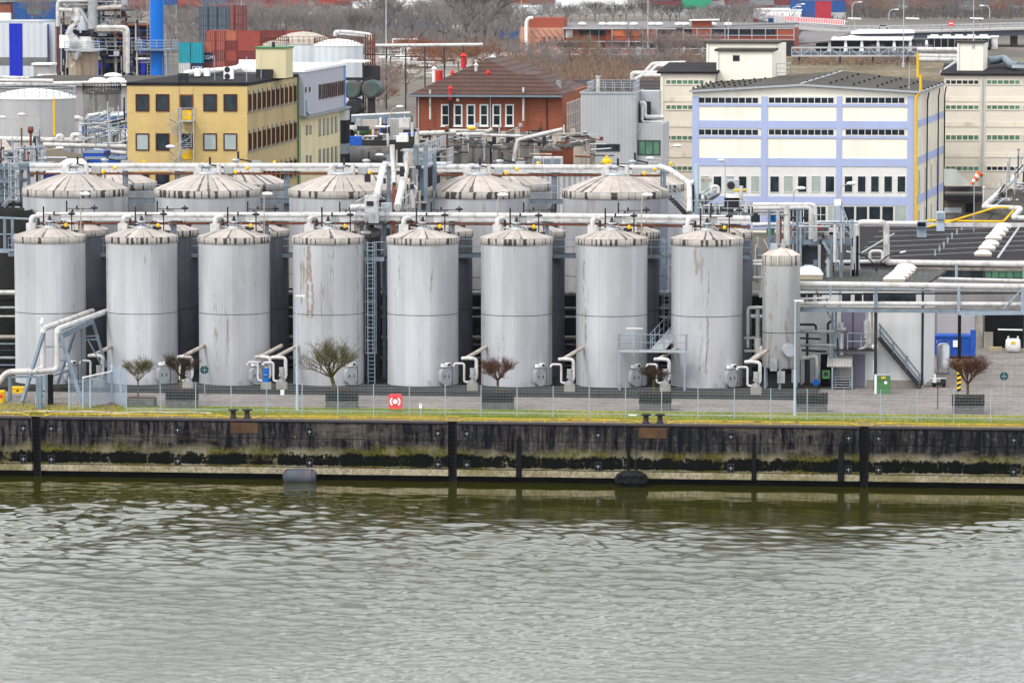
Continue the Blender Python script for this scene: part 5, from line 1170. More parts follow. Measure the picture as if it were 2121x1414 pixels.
# ---------------------------------------------------------------- pipe bridge along the right yard
Yr = G(1986, 811).y
pr = thing('pipe_rack', 'long horizontal pipe rack crossing in front of the white plant building', 'pipe rack', (A(1986,700,Yr).x, Yr, 0))
def run(parent, px0, px1, py0, py1, Y, rr, mk='pipe', rings=0, name='pipe_run', dy=0):
    a, c = A(px0, py0, Y), A(px1, py1, Y+dy); b = MB(); b.cyl(a, c, rr, n=12)
    if rings:
        L = (c-a).length; q = rings
        while q < L: m_ = a.lerp(c, q/L); d = (c-a).normalized(); b.cyl(m_-d*.015, m_+d*.015, rr+.015, n=12); q += rings
    return b.build(name, M[mk], parent)
for py0, py1, rr, mk, y_ in ((588, 594, .21, 'pipe', 0), (599, 604, .1, 'pipe_grey', .5), (619, 616, .09, 'pipe', .2), (628, 630, .16, 'pipe', 0), (637, 640, .07, 'pipe_old', .3), (609, 607, .06, 'steel_dark', .6)):
    if py0 == 619: run(pr, 1655, 1720, 619, 617, Yr+.2, rr, mk, 1.5)
    else: run(pr, 1655, 2140, py0, py1, Yr+y_, rr, mk, 1.5 if rr > .15 else 0)
b = MB(); b.beam(A(1655,642,Yr-.1), A(2140,646,Yr-.1), .25, .24); b.build('main_beam', M['steel_blue'], pr)
b = MB(); b.beam(A(1985,649,Yr-.3), A(2140,648,Yr-.3), .2, .26); b.build('main_beam', M['steel_light'], pr)
for px, t0, t1, w_, mk in ((1814, 594, 636, .11, 'steel_blue'), (1986, 596, 648, .11, 'steel_light'), (2118, 595, 645, .11, 'steel_light'), (1720, 592, 615, .07, 'steel_light')):
    a, c = A(px, t0, Yr-.2), A(px, t1, Yr-.2); b = MB(); b.box(a.x-w_, a.x+w_, Yr-.3, Yr-.1, c.z, a.z); b.build('post', M[mk], pr)
b = MB(); b.cyl(A(2078,640,Yr-.2), A(2118,598,Yr-.2), .06, n=6); b.build('brace', M['steel_light'], pr)
a = G(1986, 812); b = MB(); b.box(a.x-.12, a.x+.12, Yr-.1, Yr+.14, 2.15, A(1986,645,Yr).z); b.build('column', M['black'], pr)
z = 0; k = 0
while z < 2.15:
    b = MB(); b.add([(a.x-.14,Yr-.14,z),(a.x+.14,Yr-.14,z+.1),(a.x+.14,Yr-.14,z+.28),(a.x-.14,Yr-.14,z+.18),(a.x-.14,Yr+.14,z),(a.x+.14,Yr+.14,z+.1),(a.x+.14,Yr+.14,z+.28),(a.x-.14,Yr+.14,z+.18)],[(0,1,2,3),(4,7,6,5),(1,5,6,2),(0,3,7,4),(3,2,6,7),(0,4,5,1)])
    b.build('hazard_stripe', M['yellow'] if k % 2 else M['black'], pr); z += .18; k += 1
a = A(1814, 640, Yr); b = MB(); b.box(a.x-.12,a.x+.12,Yr,Yr+.2,0,a.z); b.build('column', M['steel_dark'], pr)
# upper rack with expansion loops
Yu = 352
pu = thing('pipe_rack', 'upper pipe rack with tall square expansion loop beside the black roof', 'pipe rack', (A(1900,600,Yu).x, Yu, 0))
run(pu, 1838, 2140, 543, 548, Yu, .22, 'pipe', 1.6); run(pu, 1880, 2140, 556, 559, Yu+.3, .12, 'pipe_old'); run(pu, 1935, 2140, 577, 582, Yu-1, .13, 'pipe', 1.5); run(pu, 1700, 1840, 543, 541, Yu, .14, 'pipe')
b = MB(); b.tube([A(1774,560,Yu), A(1774,461,Yu), A(1836,461,Yu), A(1836,543,Yu), A(1850,543.5,Yu)], .24, 12, .5); b.build('expansion_loop', M['pipe'], pu)
b = MB(); b.tube([A(1802,541,Yu-.6), A(1802,520,Yu-.6), A(1828,520,Yu-.6), A(1828,541,Yu-.6)], .13, 10, .3); b.build('small_loop', M['pipe'], pu)
for px in (1981, 2122): a, c = A(px, 550, Yu-.5), A(px, 585, Yu-.5); b = MB(); b.box(a.x-.1,a.x+.1,Yu-.6,Yu-.4,c.z,a.z); b.build('post', M['steel_light'], pu)
a = A(1700, 560, Yu); b = MB(); b.box(a.x-4, a.x+22, Yu+.4, Yu+.6, a.z-1.2, a.z-.9); b.build('main_beam', M['steel_dark'], pu)
# two whip lamps from one pole
r = thing('twin_lamp', 'dark twin arm lamp with two thin curved necks above the ribbed roof', 'street lamp', tuple(A(1815,558,344)), 'bulbous street lamps in the plant')
for x1 in (1757, 1872):
    b = MB(); s_ = 1 if x1 > 1815 else -1; b.tube([A(1815,562,344), A(1815+s_*6,545,344), A(1815+s_*22,530,344), A(x1-s_*6,522,344)], .05, 6, .8); b.build('neck', M['steel_dark'], r); b = MB(); b.beam(A(x1-s_*8,523,344), A(x1+s_*4,520,344), .12, .1); b.build('lamp_head', M['white'], r)
# horizontal pipes behind the yard, at the white building foot: equipment cluster
eq = thing('process_skid', 'process skid of silver pipes, valves and platforms at the white building front', 'machinery', (A(1740,700,Yw-1).x, Yw-1.5, 0)); Ye = Yw-1.2
def pt(*pts, rr=.1, mk='pipe_grey', nm='pipe_run', Y=None, bend=.2):
    b = MB(); b.tube([A(p[0], p[1], Y or Ye) for p in pts], rr, 9, bend); return b.build(nm, M[mk], eq)
pt((1655,686),(1728,686),rr=.14); pt((1655,714),(1730,715),rr=.12); pt((1715,712),(1715,668),(1727,663),rr=.1,mk='steel_dark'); pt((1696,690),(1720,690),(1720,740),rr=.09)
pt((1743,690),(1743,735),rr=.17,mk='galv'); pt((1743,682),(1743,668),rr=.2,mk='galv'); pt((1733,682),(1753,682),rr=.16,mk='pipe_grey'); pt((1795,645),(1795,718),(1775,726),rr=.12,mk='pipe'); pt((1806,645),(1806,714),(1790,716),rr=.09,mk='pipe_old')
pt((1795,665),(1795,700),rr=.22,mk='pipe'); pt((1662,742),(1690,738),(1692,790),rr=.17,mk='pipe'); pt((1692,756),(1692,780),rr=.24,mk='galv'); pt((1660,745),(1660,800),rr=.12,mk='pipe_grey'); pt((1672,745),(1672,795),rr=.2,mk='steel_dark'); pt((1690,600),(1722,660),rr=.08,mk='pipe_grey'); pt((1740,596),(1740,640),rr=.1,mk='galv')
pt((1655,700),(1700,702),rr=.07,mk='steel_dark'); pt((1660,725),(1712,728),rr=.08,mk='steel_dark'); pt((1735,700),(1735,724),rr=.06,mk='steel_dark'); pt((1672,690),(1672,745),rr=.1,mk='steel_dark'); pt((1655,672),(1690,672),(1690,690),rr=.09,mk='steel_dark'); pt((1757,690),(1800,690),rr=.05,mk='steel_dark'); pt((1812,720),(1812,776),rr=.14,mk='white'); pt((1806,718),(1818,718),rr=.16,mk='white')
a = A(1690, 790, Ye-.3); b = MB(); b.cyl((a.x,Ye-.7,a.z-.05),(a.x,Ye-.2,a.z-.05),.24,n=16); b.build('blue_pump', M['bright_blue'], eq)
for px in (1724, 1731): a = A(px, 720, Ye); b = MB(); b.box(a.x-.08,a.x+.08,Ye-.1,Ye+.1,0,A(px,645,Ye).z); b.build('column', M['steel_blue'], eq)
b = MB(); a, c = A(1728, 722, Ye), A(1812, 722, Ye); b.box(a.x, c.x, Ye-.5, Yw-.1, a.z-.12, a.z); b.build('platform', M['steel_dark'], eq)
b = MB(); z = a.z; b.rail([(a.x+1.0,Ye-.5,z),(c.x,Ye-.5,z)],1.2,.8,.03); b.build('railing', M['galv'], eq)
mm('corr_sheet', (.38,.37,.36), .6, 0, .15, .5, (.2,.18,.16), .5, 1.5, .2, ribs=(.22,.25), along='x')
b = MB(); a, c = A(1713, 736, Ye-.8), A(1765, 736, Ye-.8); z1 = a.z; z0 = A(1713, 758, Ye-.8).z; b.slab((a.x,Ye-.9,z0),(c.x,Ye-.9,z0),(c.x,Ye+.4,z1),(a.x,Ye+.4,z1),.05); b.build('canopy_roof', M['corr_sheet'], eq)
b = MB(); b.box(a.x+.3,c.x,Ye+.3,Ye+.35,A(1713,788,Ye).z,z0); b.build('rear_sheet', M['corr_sheet'], eq)
for px in (1724, 1765): q = A(px, 800, Ye-.9); b = MB(); b.box(q.x-.05,q.x+.05,Ye-.9,Ye-.8,0,z0); b.build('post', M['steel_light'], eq)
b = MB()
for k in range(5): z_ = .15+.17*k; b.box(A(1727,800,Ye).x, A(1762,800,Ye).x, Ye-.95+.2*k, Ye-.7+.2*k, z_, z_+.04)
b.build('steps', M['galv'], eq)
a = A(1711, 775, Ye-.6); b = MB(); b.cb((a.x,Ye-.7,a.z-.3),.55,.3,.6); b.build('green_panel', M['green'], eq); b = MB(); b.cb((a.x,Ye-.86,a.z-.1),.3,.02,.3); b.build('dial_plate', M['steel_dark'], eq)
# stair of the white building
st = thing('outside_stair', 'grey steel outside stair descending to the right along the white wall', 'stair', (A(1905,800,Yw-.7).x, Yw-.7, 0)); Ys = Yw-1.0
p, q = A(1820, 700, Ys), A(1906, 804, Ys); q.z = .0; 
for dy in (0, .85):
    b = MB(); b.beam(p+Vector((0,dy,0)), q+Vector((0,dy,.1)), .06, .26); b.build('stringer', M['steel_dark'], st)
b = MB()
for k in range(1, 20): c = p.lerp(q, k/20); b.box(c.x-.12, c.x+.12, Ys+.03, Ys+.82, c.z-.02, c.z+.02)
b.build('treads', M['galv'], st)
for dy in (0, .85):
    b = MB(); v = Vector((0,dy,0)); d = q-p
    for zz in (1.0, .55): b.cyl(p+v+Vector((0,0,zz)), q+v+Vector((0,0,zz)), .03, n=5)
    for k in range(4): c = p.lerp(q, (k+.1)/3.2); b.cyl(c+v, c+v+Vector((0,0,1.0)), .04, n=5)
    b.build('handrail', M['steel_blue'], st)
# green cabinet with white side, yellow placard
a = G(1828, 816); r = thing('green_cabinet', 'green electrical cabinet with white side and yellow placard in the yard', 'cabinet', tuple(a))
b = MB(); b.box(a.x-.42,a.x+.55,a.y,a.y+.6,0,1.35); b.build('body', M['green'], r); b = MB(); b.box(a.x-.47,a.x+.6,a.y-.03,a.y+.63,1.35,1.41); b.build('lid', M['galv'], r); b = MB(); b.box(a.x-.6,a.x-.43,a.y,a.y+.6,0,1.38); b.build('side_panel', M['white'], r)
b = MB(); b.box(a.x-.1,a.x+.2,a.y-.02,a.y-.003,1.12,1.28); b.build('placard', M['yellow'], r); b = MB(); b.box(a.x+.12,a.x+.32,a.y-.03,a.y-.003,.75,.95); b.build('notice', M['white'], r); b = MB(); b.box(a.x-.42,a.x+.55,a.y-.012,a.y-.002,.98,1.02); b.build('door_gap', M['steel_dark'], r)
# blue skip, vat, truck, bag, sign
a = A(1978, 733, G(1978,745).y); yb_ = a.y+1; x0, x1 = A(1937,720,yb_).x, A(2019,720,yb_).x; r = thing('skip_container', 'dark blue ribbed waste skip parked before the roller door', 'skip', (a.x, yb_, 0)); zt = A(1978, 695, yb_).z
b = MB(); b.prism([(x0,yb_),(x1,yb_),(x1,yb_+2.2),(x0,yb_+2.2)],.25,zt); b.build('tub', M['blue'], r)
b = MB()
for k in range(8): xx = x0+(x1-x0)*k/7; b.box(xx-.06,xx+.06,yb_-.08,yb_,.25,zt)
b.box(x0-.05,x1+.05,yb_-.1,yb_+.02,zt-.12,zt+.02); b.box(x1-.35,x1+.05,yb_-.12,yb_+.4,.2,zt+.45); b.build('ribs', M['blue'], r); b = MB(); b.box(x0+1.4,x0+2.0,yb_-.1,yb_-.085,zt-.9,zt-.35); b.build('label_plate', M['white'], r)
for xx in (x0+.3, x1-.4): b = MB(); b.cyl((xx,yb_,.12),(xx,yb_+.2,.12),.12,n=10); b.build('roller', M['steel_dark'], r)
a = G(1953, 775); r = thing('steel_vat', 'shiny stainless steel vat with tubular frame beside the white building', 'vessel', tuple(a)); mm('stainless', (.45,.46,.47), .28, .7, .1, 1)
zt = A(1953, 712, a.y).z; b = MB(); b.lathe((a.x,a.y+.5,0), [(.5,.45),(.5,zt-.2),(.3,zt),(0,zt+.04)], 24); b.build('vessel_body', M['stainless'], r); b = MB(); b.tube([(a.x-.5,a.y+.2,zt),(a.x-.5,a.y+.2,zt+.25),(a.x+.4,a.y+.2,zt+.25),(a.x+.4,a.y+.2,zt)],.03,6); b.build('tubular_handle', M['galv'], r)
for dx in (-.4, .4): b = MB(); b.box(a.x+dx-.05,a.x+dx+.05,a.y+.1,a.y+.9,.0,.5); b.build('leg', M['steel_blue'], r)
a = G(1945, 802); r = thing('pallet_truck', 'small electric pallet truck with white hood and black wheels', 'pallet truck', tuple(a)); 
b = MB(); b.box(a.x-.55,a.x+.5,a.y,a.y+.6,.15,.35); b.box(a.x+.1,a.x+.5,a.y,a.y+.6,.35,.6); b.build('chassis', M['steel_dark'], r); b = MB(); b.add([(a.x-.5,a.y,.35),(a.x-.2,a.y,.35),(a.x-.25,a.y,.95),(a.x-.4,a.y,.95),(a.x-.5,a.y+.4,.35),(a.x-.2,a.y+.4,.35),(a.x-.25,a.y+.4,.95),(a.x-.4,a.y+.4,.95)],[(0,1,2,3),(7,6,5,4),(3,2,6,7),(0,3,7,4),(1,5,6,2)]); b.build('hood', M['white'], r)
for dx in (-.35, .35): b = MB(); b.cyl((a.x+dx,a.y-.05,.13),(a.x+dx,a.y+.08,.13),.13,n=12); b.build('wheel', M['black'], r)
b = MB(); b.box(a.x-.7,a.x+.5,a.y+.9,a.y+1.5,.5,.56); b.box(a.x-.9,a.x+.2,a.y+.9,a.y+1.5,.35,.4); b.build('fork', M['white'], r)
b = MB(); q = G(1942, 848); b.cyl(q, (q.x,q.y,1.6), .035, n=6); tag(b.build('marker_post', M['steel_dark'], None, q), 'thin dark post standing on the grass behind the right fence', 'post')
a = G(2098, 731); r = thing('bulk_bag', 'white bulk bag with yellow label in the open hall bay', 'sack', tuple(a)); b = MB(); b.lathe((0,0,0),[(0,.05),(.55,.08),(.62,.5),(.58,1.0),(.5,1.1),(0,1.05)],8); b.v = [(a.x+x, a.y+.5+y, z) for x,y,z in b.v]; b.build('sack', M['white'], r)
b = MB(); b.box(a.x-.15,a.x+.2,a.y-.12,a.y-.1,.7,.95); b.build('label_plate', M['yellow'], r)
for dx in (-.42, .42): b = MB(); b.tube([(a.x+dx,a.y+.3,1.0),(a.x+dx,a.y+.3,1.3),(a.x+dx*.8,a.y+.6,1.3),(a.x+dx*.8,a.y+.6,1.0)],.03,5,.1); b.build('strap', M['white'], r)
a = G(2062, 725); b = MB(); b.cb(a, 1.1, .8, .14); b.cb(a+Vector((0,0,.16)), 1.0, .7, .1); tag(b.build('pallet', mat('pallet_wood', (.40,.32,.20), .8), None, a), 'light wooden pallet on the ground beside the white bulk bag', 'pallet')
a = G(2052, 722); b = MB(); b.cb((a.x-.2,a.y+.3,0), .75, .75, 1.3); tag(b.build('concrete_block', M['concrete'], None, a), 'upright concrete block at the pillar left of the open bay', 'block')
r = thing('tube_lamp', 'white fluorescent tube lamp hanging in the open hall bay', 'lamp', tuple(A(2090,684,Yh-.3))); b = MB(); b.beam(A(2067,682,Yh-.3), A(2118,683,Yh-.3), .12, .1); b.build('tube', M['white'], r)

# ---------------------------------------------------------------- process platform right of the big tanks
pp = thing('process_platform', 'raised process platform with silver horizontal vessel and cooler units', 'machinery', (A(1480,500,352).x, 352, 0)); Yp = 351
za = A(1500, 447, Yp).z; xa, xb = A(1434, 447, Yp).x, A(1556, 447, Yp).x
b = MB(); b.box(xa, xb, Yp, Yp+4, za-.12, za); b.build('deck', M['steel_dark'], pp); b = MB(); b.box(xa, xb, Yp-.1, Yp, za-.28, za+.04); b.build('edge_beam', M['steel_blue'], pp)
b = MB(); b.rail([(xa,Yp,za),(xb,Yp,za)],1.15,.9,.03); b.build('railing', M['galv'], pp)
for px in (1440, 1470, 1508, 1550): q = A(px, 500, Yp+.2); b = MB(); b.box(q.x-.1,q.x+.1,Yp+.1,Yp+.3,0,za-.1); b.build('column', M['steel_blue'], pp)
b = MB(); b.cyl(A(1456,412,Yp+1), A(1482,395,Yp+2.4), .48, n=18); b.sphere(A(1456,412,Yp+1), .46, .5, 1, 1); b.build('vessel', M['stainless'], pp)
def pq(*pts, rr=.12, mk='pipe', Y=Yp+1, nm='pipe_run'): b = MB(); b.tube([A(p[0],p[1],Y) for p in pts], rr, 9, .25); return b.build(nm, M[mk], pp)
pq((1428,446),(1428,380),(1438,377),rr=.22); pq((1443,340),(1443,446),rr=.2,mk='lamp_post'); pq((1474,400),(1474,386),(1488,386),(1488,400),rr=.14); pq((1535,385),(1535,410),(1545,418),(1545,440),rr=.15); pq((1532,438),(1532,480),rr=.16); pq((1540,437),(1520,437),rr=.16); pq((1452,420),(1452,446),rr=.16); pq((1482,420),(1482,446),rr=.14,mk='galv'); pq((1436,384),(1436,440),rr=.1,mk='steel_dark'); pq((1520,395),(1545,393),rr=.1,mk='yellow')
for (px0, px1, y0, y1, mk) in ((1503,1533,402,418,'white'),(1505,1530,373,393,'galv'),(1452,1472,370,378,'pipe_old'),(1500,1532,410,440,'steel_dark')):
    a, c = A(px0, y1, Yp+1.5), A(px1, y0, Yp+1.5); b = MB(); b.box(a.x, c.x, Yp+1.5, Yp+2.4, a.z, c.z); b.build('cooler_unit', M[mk], pp)
a = A(1514, 384, Yp+1.45); b = MB(); b.cyl((a.x,Yp+1.46,a.z),(a.x,Yp+1.49,a.z),.3,n=18); b.build('fan_opening', M['steel_dark'], pp)
# steel stair from the big tank down to the platform
r = thing('outside_stair', 'black steel stair sloping down right of the rightmost large tank', 'stair', tuple(A(1420,440,351.5))); p, q = A(1385, 425, 351), A(1425, 446, 351)
p = A(1386, 392, 352); q = A(1424, 446, 351)
for dy in (0, .8): b = MB(); b.beam(p+Vector((0,dy,-.6)), q+Vector((0,dy,-.1)), .06, .3); b.build('stringer', M['steel_dark'], r)
for dz in (.5, .95): b = MB(); b.cyl(p+Vector((0,0,dz-.5)), q+Vector((0,0,dz)), .035, n=5); b.build('handrail', M['steel_blue'], r)
b = MB(); 
for k in range(1,9): c = p.lerp(q, k/9); b.box(c.x-.13,c.x+.13,c.y,c.y+.8,c.z-.45,c.z-.4)
b.build('treads', M['galv'], r)
# blue container tank peeking under the platform
a, c = A(1426, 492, 353), A(1500, 458, 353); r = thing('blue_container', 'bright blue steel container standing behind the rightmost front tank', 'container', (a.x,353,0)); b = MB(); b.box(a.x,c.x,353,356,0,c.z); b.build('body', M['bright_blue'], r)
b = MB(); b.box(A(1462,492,353).x-.07,A(1462,492,353).x+.07,352.93,352.99,0,c.z); b.build('corner_bar', M['steel_blue'], r)
# clutter between the eighth tank and the narrow tank and up to the yard
cl = thing('pipe_manifold', 'dense cluster of vertical pipes, valves and columns around the narrow tank', 'machinery', (A(1570,700,337).x, 337, 0))
def pc(*pts, rr=.12, mk='pipe_grey', Y=336): b = MB(); b.tube([A(p[0],p[1],Y) for p in pts], rr, 9, .25); return b.build('pipe_run', M[mk], cl)
pc((1590,637),(1549,637),(1549,720),rr=.13,mk='pipe'); pc((1590,655),(1555,655),rr=.15,mk='pipe'); pc((1570,640),(1570,700),rr=.2,mk='pipe_grey'); pc((1570,700),(1570,730),rr=.3,mk='pipe'); pc((1542,700),(1585,700),rr=.08,mk='pipe'); pc((1542,727),(1590,727),rr=.1,mk='pipe'); pc((1578,640),(1578,740),rr=.1,mk='steel_dark')
pc((1555,748),(1574,732),(1580,718),rr=.2,mk='pipe',Y=335); pc((1590,575),(1560,575),rr=.1,mk='pipe',Y=338); pc((1590,548),(1560,548),rr=.13,mk='pipe',Y=338); pc((1560,541),(1600,541),rr=.1,mk='pipe',Y=339)
rg = random.Random(14)
for k in range(60):
    px, py = rg.uniform(1558, 1770), rg.uniform(440, 560); Y = rg.uniform(341, 350); a = A(px, py, Y); c = a + rg.choice([Vector((0,0,-rg.uniform(1,4))), Vector((0,0,-rg.uniform(1,3))), Vector((rg.uniform(.8,3),0,0))]); b = MB(); b.cyl(a, c, rg.uniform(.04,.13), n=7)
    if k % 3 == 0: b.cb(c, .3, .3, .4)
    b.build('pipe_run', M[rg.choice(['pipe_grey','galv','steel_dark','steel_blue','pipe','rust','pipe_old'])], cl)
# box shaped building/tank behind narrow tank & platform right of it
p2 = thing('valve_platform', 'grey steel platform with stair, railings and white arched pipes above the ribbed roof', 'machinery', (A(1720,500,344).x, 344, 0)); Yq = 344
zq = A(1700, 497, Yq).z; xa, xb = A(1592, 497, Yq).x, A(1768, 497, Yq).x
b = MB(); b.box(xa, xb, Yq, Yq+4, zq-.1, zq); b.build('deck', M['steel_dark'], p2); b = MB(); b.box(xa, xb, Yq-.1, Yq, zq-.35, zq); b.build('edge_beam', M['steel_blue'], p2)
b = MB(); b.rail([(A(1640,497,Yq).x,Yq,zq),(xb,Yq,zq)],1.2,.9,.03); b.build('railing', M['galv'], p2)
for px, w_, mk, top in ((1593,.1,'steel_blue',435),(1611,.14,'pipe_grey',437),(1651,.1,'steel_blue',435),(1658,.08,'steel_light',435),(1742,.1,'steel_light',418),(1765,.1,'steel_light',455),(1768,.13,'black',492),(1776,.1,'black',488),(1700,.08,'steel_dark',495)):
    q = A(px, 500, Yq-.2); b = MB(); b.box(q.x-w_,q.x+w_,Yq-.3,Yq-.1,A(px,558,Yq).z-2,A(px,top,Yq).z); b.build('column', M[mk], p2)
def pz(*pts, rr=.2, mk='pipe', Y=Yq): b = MB(); b.tube([A(p[0],p[1],Y) for p in pts], rr, 10, .35); return b.build('pipe_run', M[mk], p2)
pz((1560,424),(1688,424),(1688,500),rr=.18); pz((1560,431),(1680,429),(1680,495),rr=.2); pz((1630,425),(1630,508),rr=.26); pz((1560,438),(1625,437),rr=.14,mk='pipe_grey'); pz((1690,462),(1900,463),rr=.2,Y=Yq+22); pz((1560,466),(1640,463),rr=.18,Y=Yq+20)
b = MB(); b.beam(A(1745,430,Yq-.2), A(1765,482,Yq-.2), .12, .12); b.beam(A(1740,460,Yq-.2), A(1763,490,Yq-.2), .08, .08); b.build('brace', M['steel_light'], p2)
b = MB(); a = A(1735, 420, Yq-.3); b.cb(a-Vector((0,0,.2)), .5, .3, .45); b.build('junction_box', M['white'], p2)
b = MB(); p, q = A(1704, 500, Yq-.3), A(1742, 560, Yq-.3); b.beam(p, q, .08, .2); b.build('stair_stringer', M['steel_light'], p2)
b = MB()
for k in range(9): a = A(1714, 505+k*5.5, Yq); b.box(a.x, a.x+.8, Yq, Yq+.3, a.z, a.z+.04)
b.build('steps', M['galv'], p2)
b = MB(); a, c = A(1660, 560, Yq+1), A(1700, 512, Yq+1); b.cyl(((a.x+c.x)/2, Yq+2, a.z-3), ((a.x+c.x)/2, Yq+2, c.z), .95, n=24); b.build('silo_drum', mat('drum_dark', (.10,.11,.13), .6, ribs=(.2,.3), along='x'), p2)
for px, py, ww, hh, mk in ((1726,478,.7,.5,'pipe'),(1695,466,.4,.35,'red'),(1600,452,.5,.6,'bright_blue'),(1596,478,.6,.5,'green'),(1720,480,.9,.3,'pipe_old'),(1740,486,.5,.4,'galv')):
    a = A(px, py+8, Yq+1); b = MB(); b.cb(a, ww, .6, hh); b.build('equipment_box', M[mk], p2)
cobra(1502, 500, 1497, 333, 0, 'dark hooded lamp in front of the white window band of the blue building'); cobra(1643, 372, 1654, 391, 0, 'small dark lamp in front of the lower blue building windows'); cobra(1736, 372, 1759, 381, 0, 'large white headed lamp in front of the blue building centre'); cobra(1378, 420, 1399, 303, 0, 'white headed lamp in front of the cream left block'); cobra(1403, 430, 1350, 329, 0, 'small white lamp with its neck bent left near the grey building')
# ================================================================ middle distance buildings
def YX(px, py, x):
    d = ray(px, py); return d.y * x / d.x
def wall_quad(parent, a, b, z0, z1, m, name='wall'):
    B = MB(); B.add([(a[0],a[1],z0),(b[0],b[1],z0),(b[0],b[1],z1),(a[0],a[1],z1)], [(0,1,2,3)]); return B.build(name, m, parent)
# ---------------------------------------------------------------- yellow office block
mm('yellow_tile', (.60,.42,.15), .55, 0, .1, .5, (.38,.30,.19), .35, .5, .4, brick=(.30,.15,(.46,.34,.15),(.63,.46,.19),.12))
mm('yellow_render', (.42,.33,.17), .8, 0, .15, .25, (.22,.17,.11), .55, .6, .25); mm('cream_render', (.60,.53,.33), .8, 0, .08, .3, (.36,.30,.18), .25, .6, .2); mm('zinc', (.20,.23,.23), .5, .2, .1, 1)
Y1 = 393.; xa, xb = A(263,172,Y1).x, A(511.5,173,Y1).x; zt = A(400,172,Y1).z; Y2 = YX(616,157,xb)
ob = thing('office_block', 'yellow tiled office block with brown windows and flat dark roof', 'building', (xa, Y1, 0))
b = MB(); b.prism([(xa,Y1),(xb,Y1),(xb,Y2),(xa,Y2)], 0, zt-.25, top=False); b.f = b.f[:]; 
f = MB(); f.box(xa, xb, Y1, Y1+.3, 0, zt-.25); f.build('wall', M['yellow_tile'], ob)
f = MB(); f.box(xa+.01, xb+.01, Y1+.3, Y2, 0, zt-.26); f.build('wall', M['yellow_render'], ob)
f = MB(); f.box(xa-.06, xb+.08, Y1-.06, Y2, zt-.25, zt+.02); f.box(xa+.3, xb-.3, Y1+.3, Y2-.3, zt+.02, zt+.03); f.build('roof', M['roof_felt'], ob)
fa_, fb_ = (xa, Y1), (xb, Y1); sa_, sb_ = (xb+.01, Y1), (xb+.01, Y2)
for ry0, ry1 in ((195,231),(276,312),(357,393)):
    for i, (x0, x1) in enumerate(((281,309),(322.5,350.5),(421,449.5),(463,491.5))):
        winpx(ob, fa_, fb_, x0, x1, ry0, ry1, 'frame_brown', 'curtain' if (ry0 == 276 and i in (0,2,3)) or (i == 0 and ry0 == 999) else 'glass_mid', fw=.1, deep=.08)
    x0, x1 = 372, 400
    if ry0 < 350:
        o = winpx(ob, fa_, fb_, x0, x1, ry0+1, ry0+32, 'frame_brown' if ry0 > 200 else 'rust', 'glass_mid', fw=.12, deep=.08, name='door')
        pxbox(fa_, fb_, x0+2, x1-2, ry0+34, ry0+54, 0, .06).build('door_panel', M['yellow'], o)
pxbox(fa_, fb_, 371, 371.6, 173, 330, 0, .03).build('tile_joint', M['zinc'], ob); pxbox(fa_, fb_, 399.8, 400.4, 173, 197, 0, .03).build('tile_joint', M['zinc'], ob)
zw = [FP(400, y, fa_, fb_)[1] for y in (195, 231)]; L = Y2-Y1; n = 11; st = 3.4
stor = FP(400,195,fa_,fb_)[1]-FP(400,276,fa_,fb_)[1]
for r_ in range(4):
    for i in range(n):
        s0 = .55 + (L-1.3)*i/(n-.35); o = window(ob, sa_, sb_, s0, s0+1.15, zw[1]-stor*r_, zw[0]-stor*r_, 'frame_brown', 'glass', nx=2, fw=.09, deep=.12)
        B = wbox(sa_, sb_, s0-.08, s0+1.3, zw[0]-stor*r_-.05, zw[0]-stor*r_+.28, .0, .34); B.build('shutter_box', M['zinc'], o)
    B = wbox(sa_, sb_, .1, L-.1, zw[1]-stor*r_-.12, zw[1]-stor*r_-.05, 0, .12); B.build('sill_band', M['zinc'], ob)
B = wbox(sa_, sb_, L-.25, L-.1, 0, zt, 0, .15); B.build('downpipe', M['green'], ob)
# spiral fire stair
sp_ = thing('spiral_stair', 'grey steel spiral fire stair on the yellow office front', 'stair', tuple(A(386,330,Y1-1))); cx, cy = A(374,280,Y1-1.0).x, Y1-1.0; zt0, zb0 = A(386,249,Y1-1).z, A(386,335,Y1-1).z-2
b = MB(); b.cyl((cx,cy,zb0),(cx,cy,zt0+1),.08,n=8); b.build('pole', M['galv'], sp_); b = MB(); rl = []; k = 0; N = 34
for k in range(N):
    t0 = k*.36-1.0; z = zb0+(zt0-zb0)*k/N; c_, s_ = math.cos(t0), math.sin(t0); c2, s2 = math.cos(t0+.34), math.sin(t0+.34); b.slab((cx,cy,z),(cx+.95*c_,cy+.95*s_,z),(cx+.95*c2,cy+.95*s2,z),(cx,cy,z),.04); rl.append((cx+.97*c_,cy+.97*s_,z+1.0))
b.build('treads', M['galv'], sp_); b = MB(); b.tube(rl,.03,5); [b.cyl(p,(p[0],p[1],p[2]-1),.02,n=4,caps=False) for p in rl[::2]]; b.tube([(x,y,z-.5) for x,y,z in rl],.02,4); b.build('handrail', M['galv'], sp_)
b = MB(); q = A(372,250,Y1-1); q2 = A(400,250,Y1-1); b.box(q.x,q2.x,Y1-1.6,Y1-.05,q.z-.08,q.z); b.rail([(q.x,Y1-.1,q.z),(q.x,Y1-1.6,q.z),(q2.x,Y1-1.6,q.z),(q2.x,Y1-.1,q.z)],1.1,.5,.025); b.build('landing', M['galv'], sp_)
for px in (372,401): q = A(px,300,Y1-1.6); b = MB(); b.cyl((q.x,Y1-1.6,zb0),(q.x,Y1-1.6,zt0+1),.05,n=6); b.build('post', M['galv'], sp_)
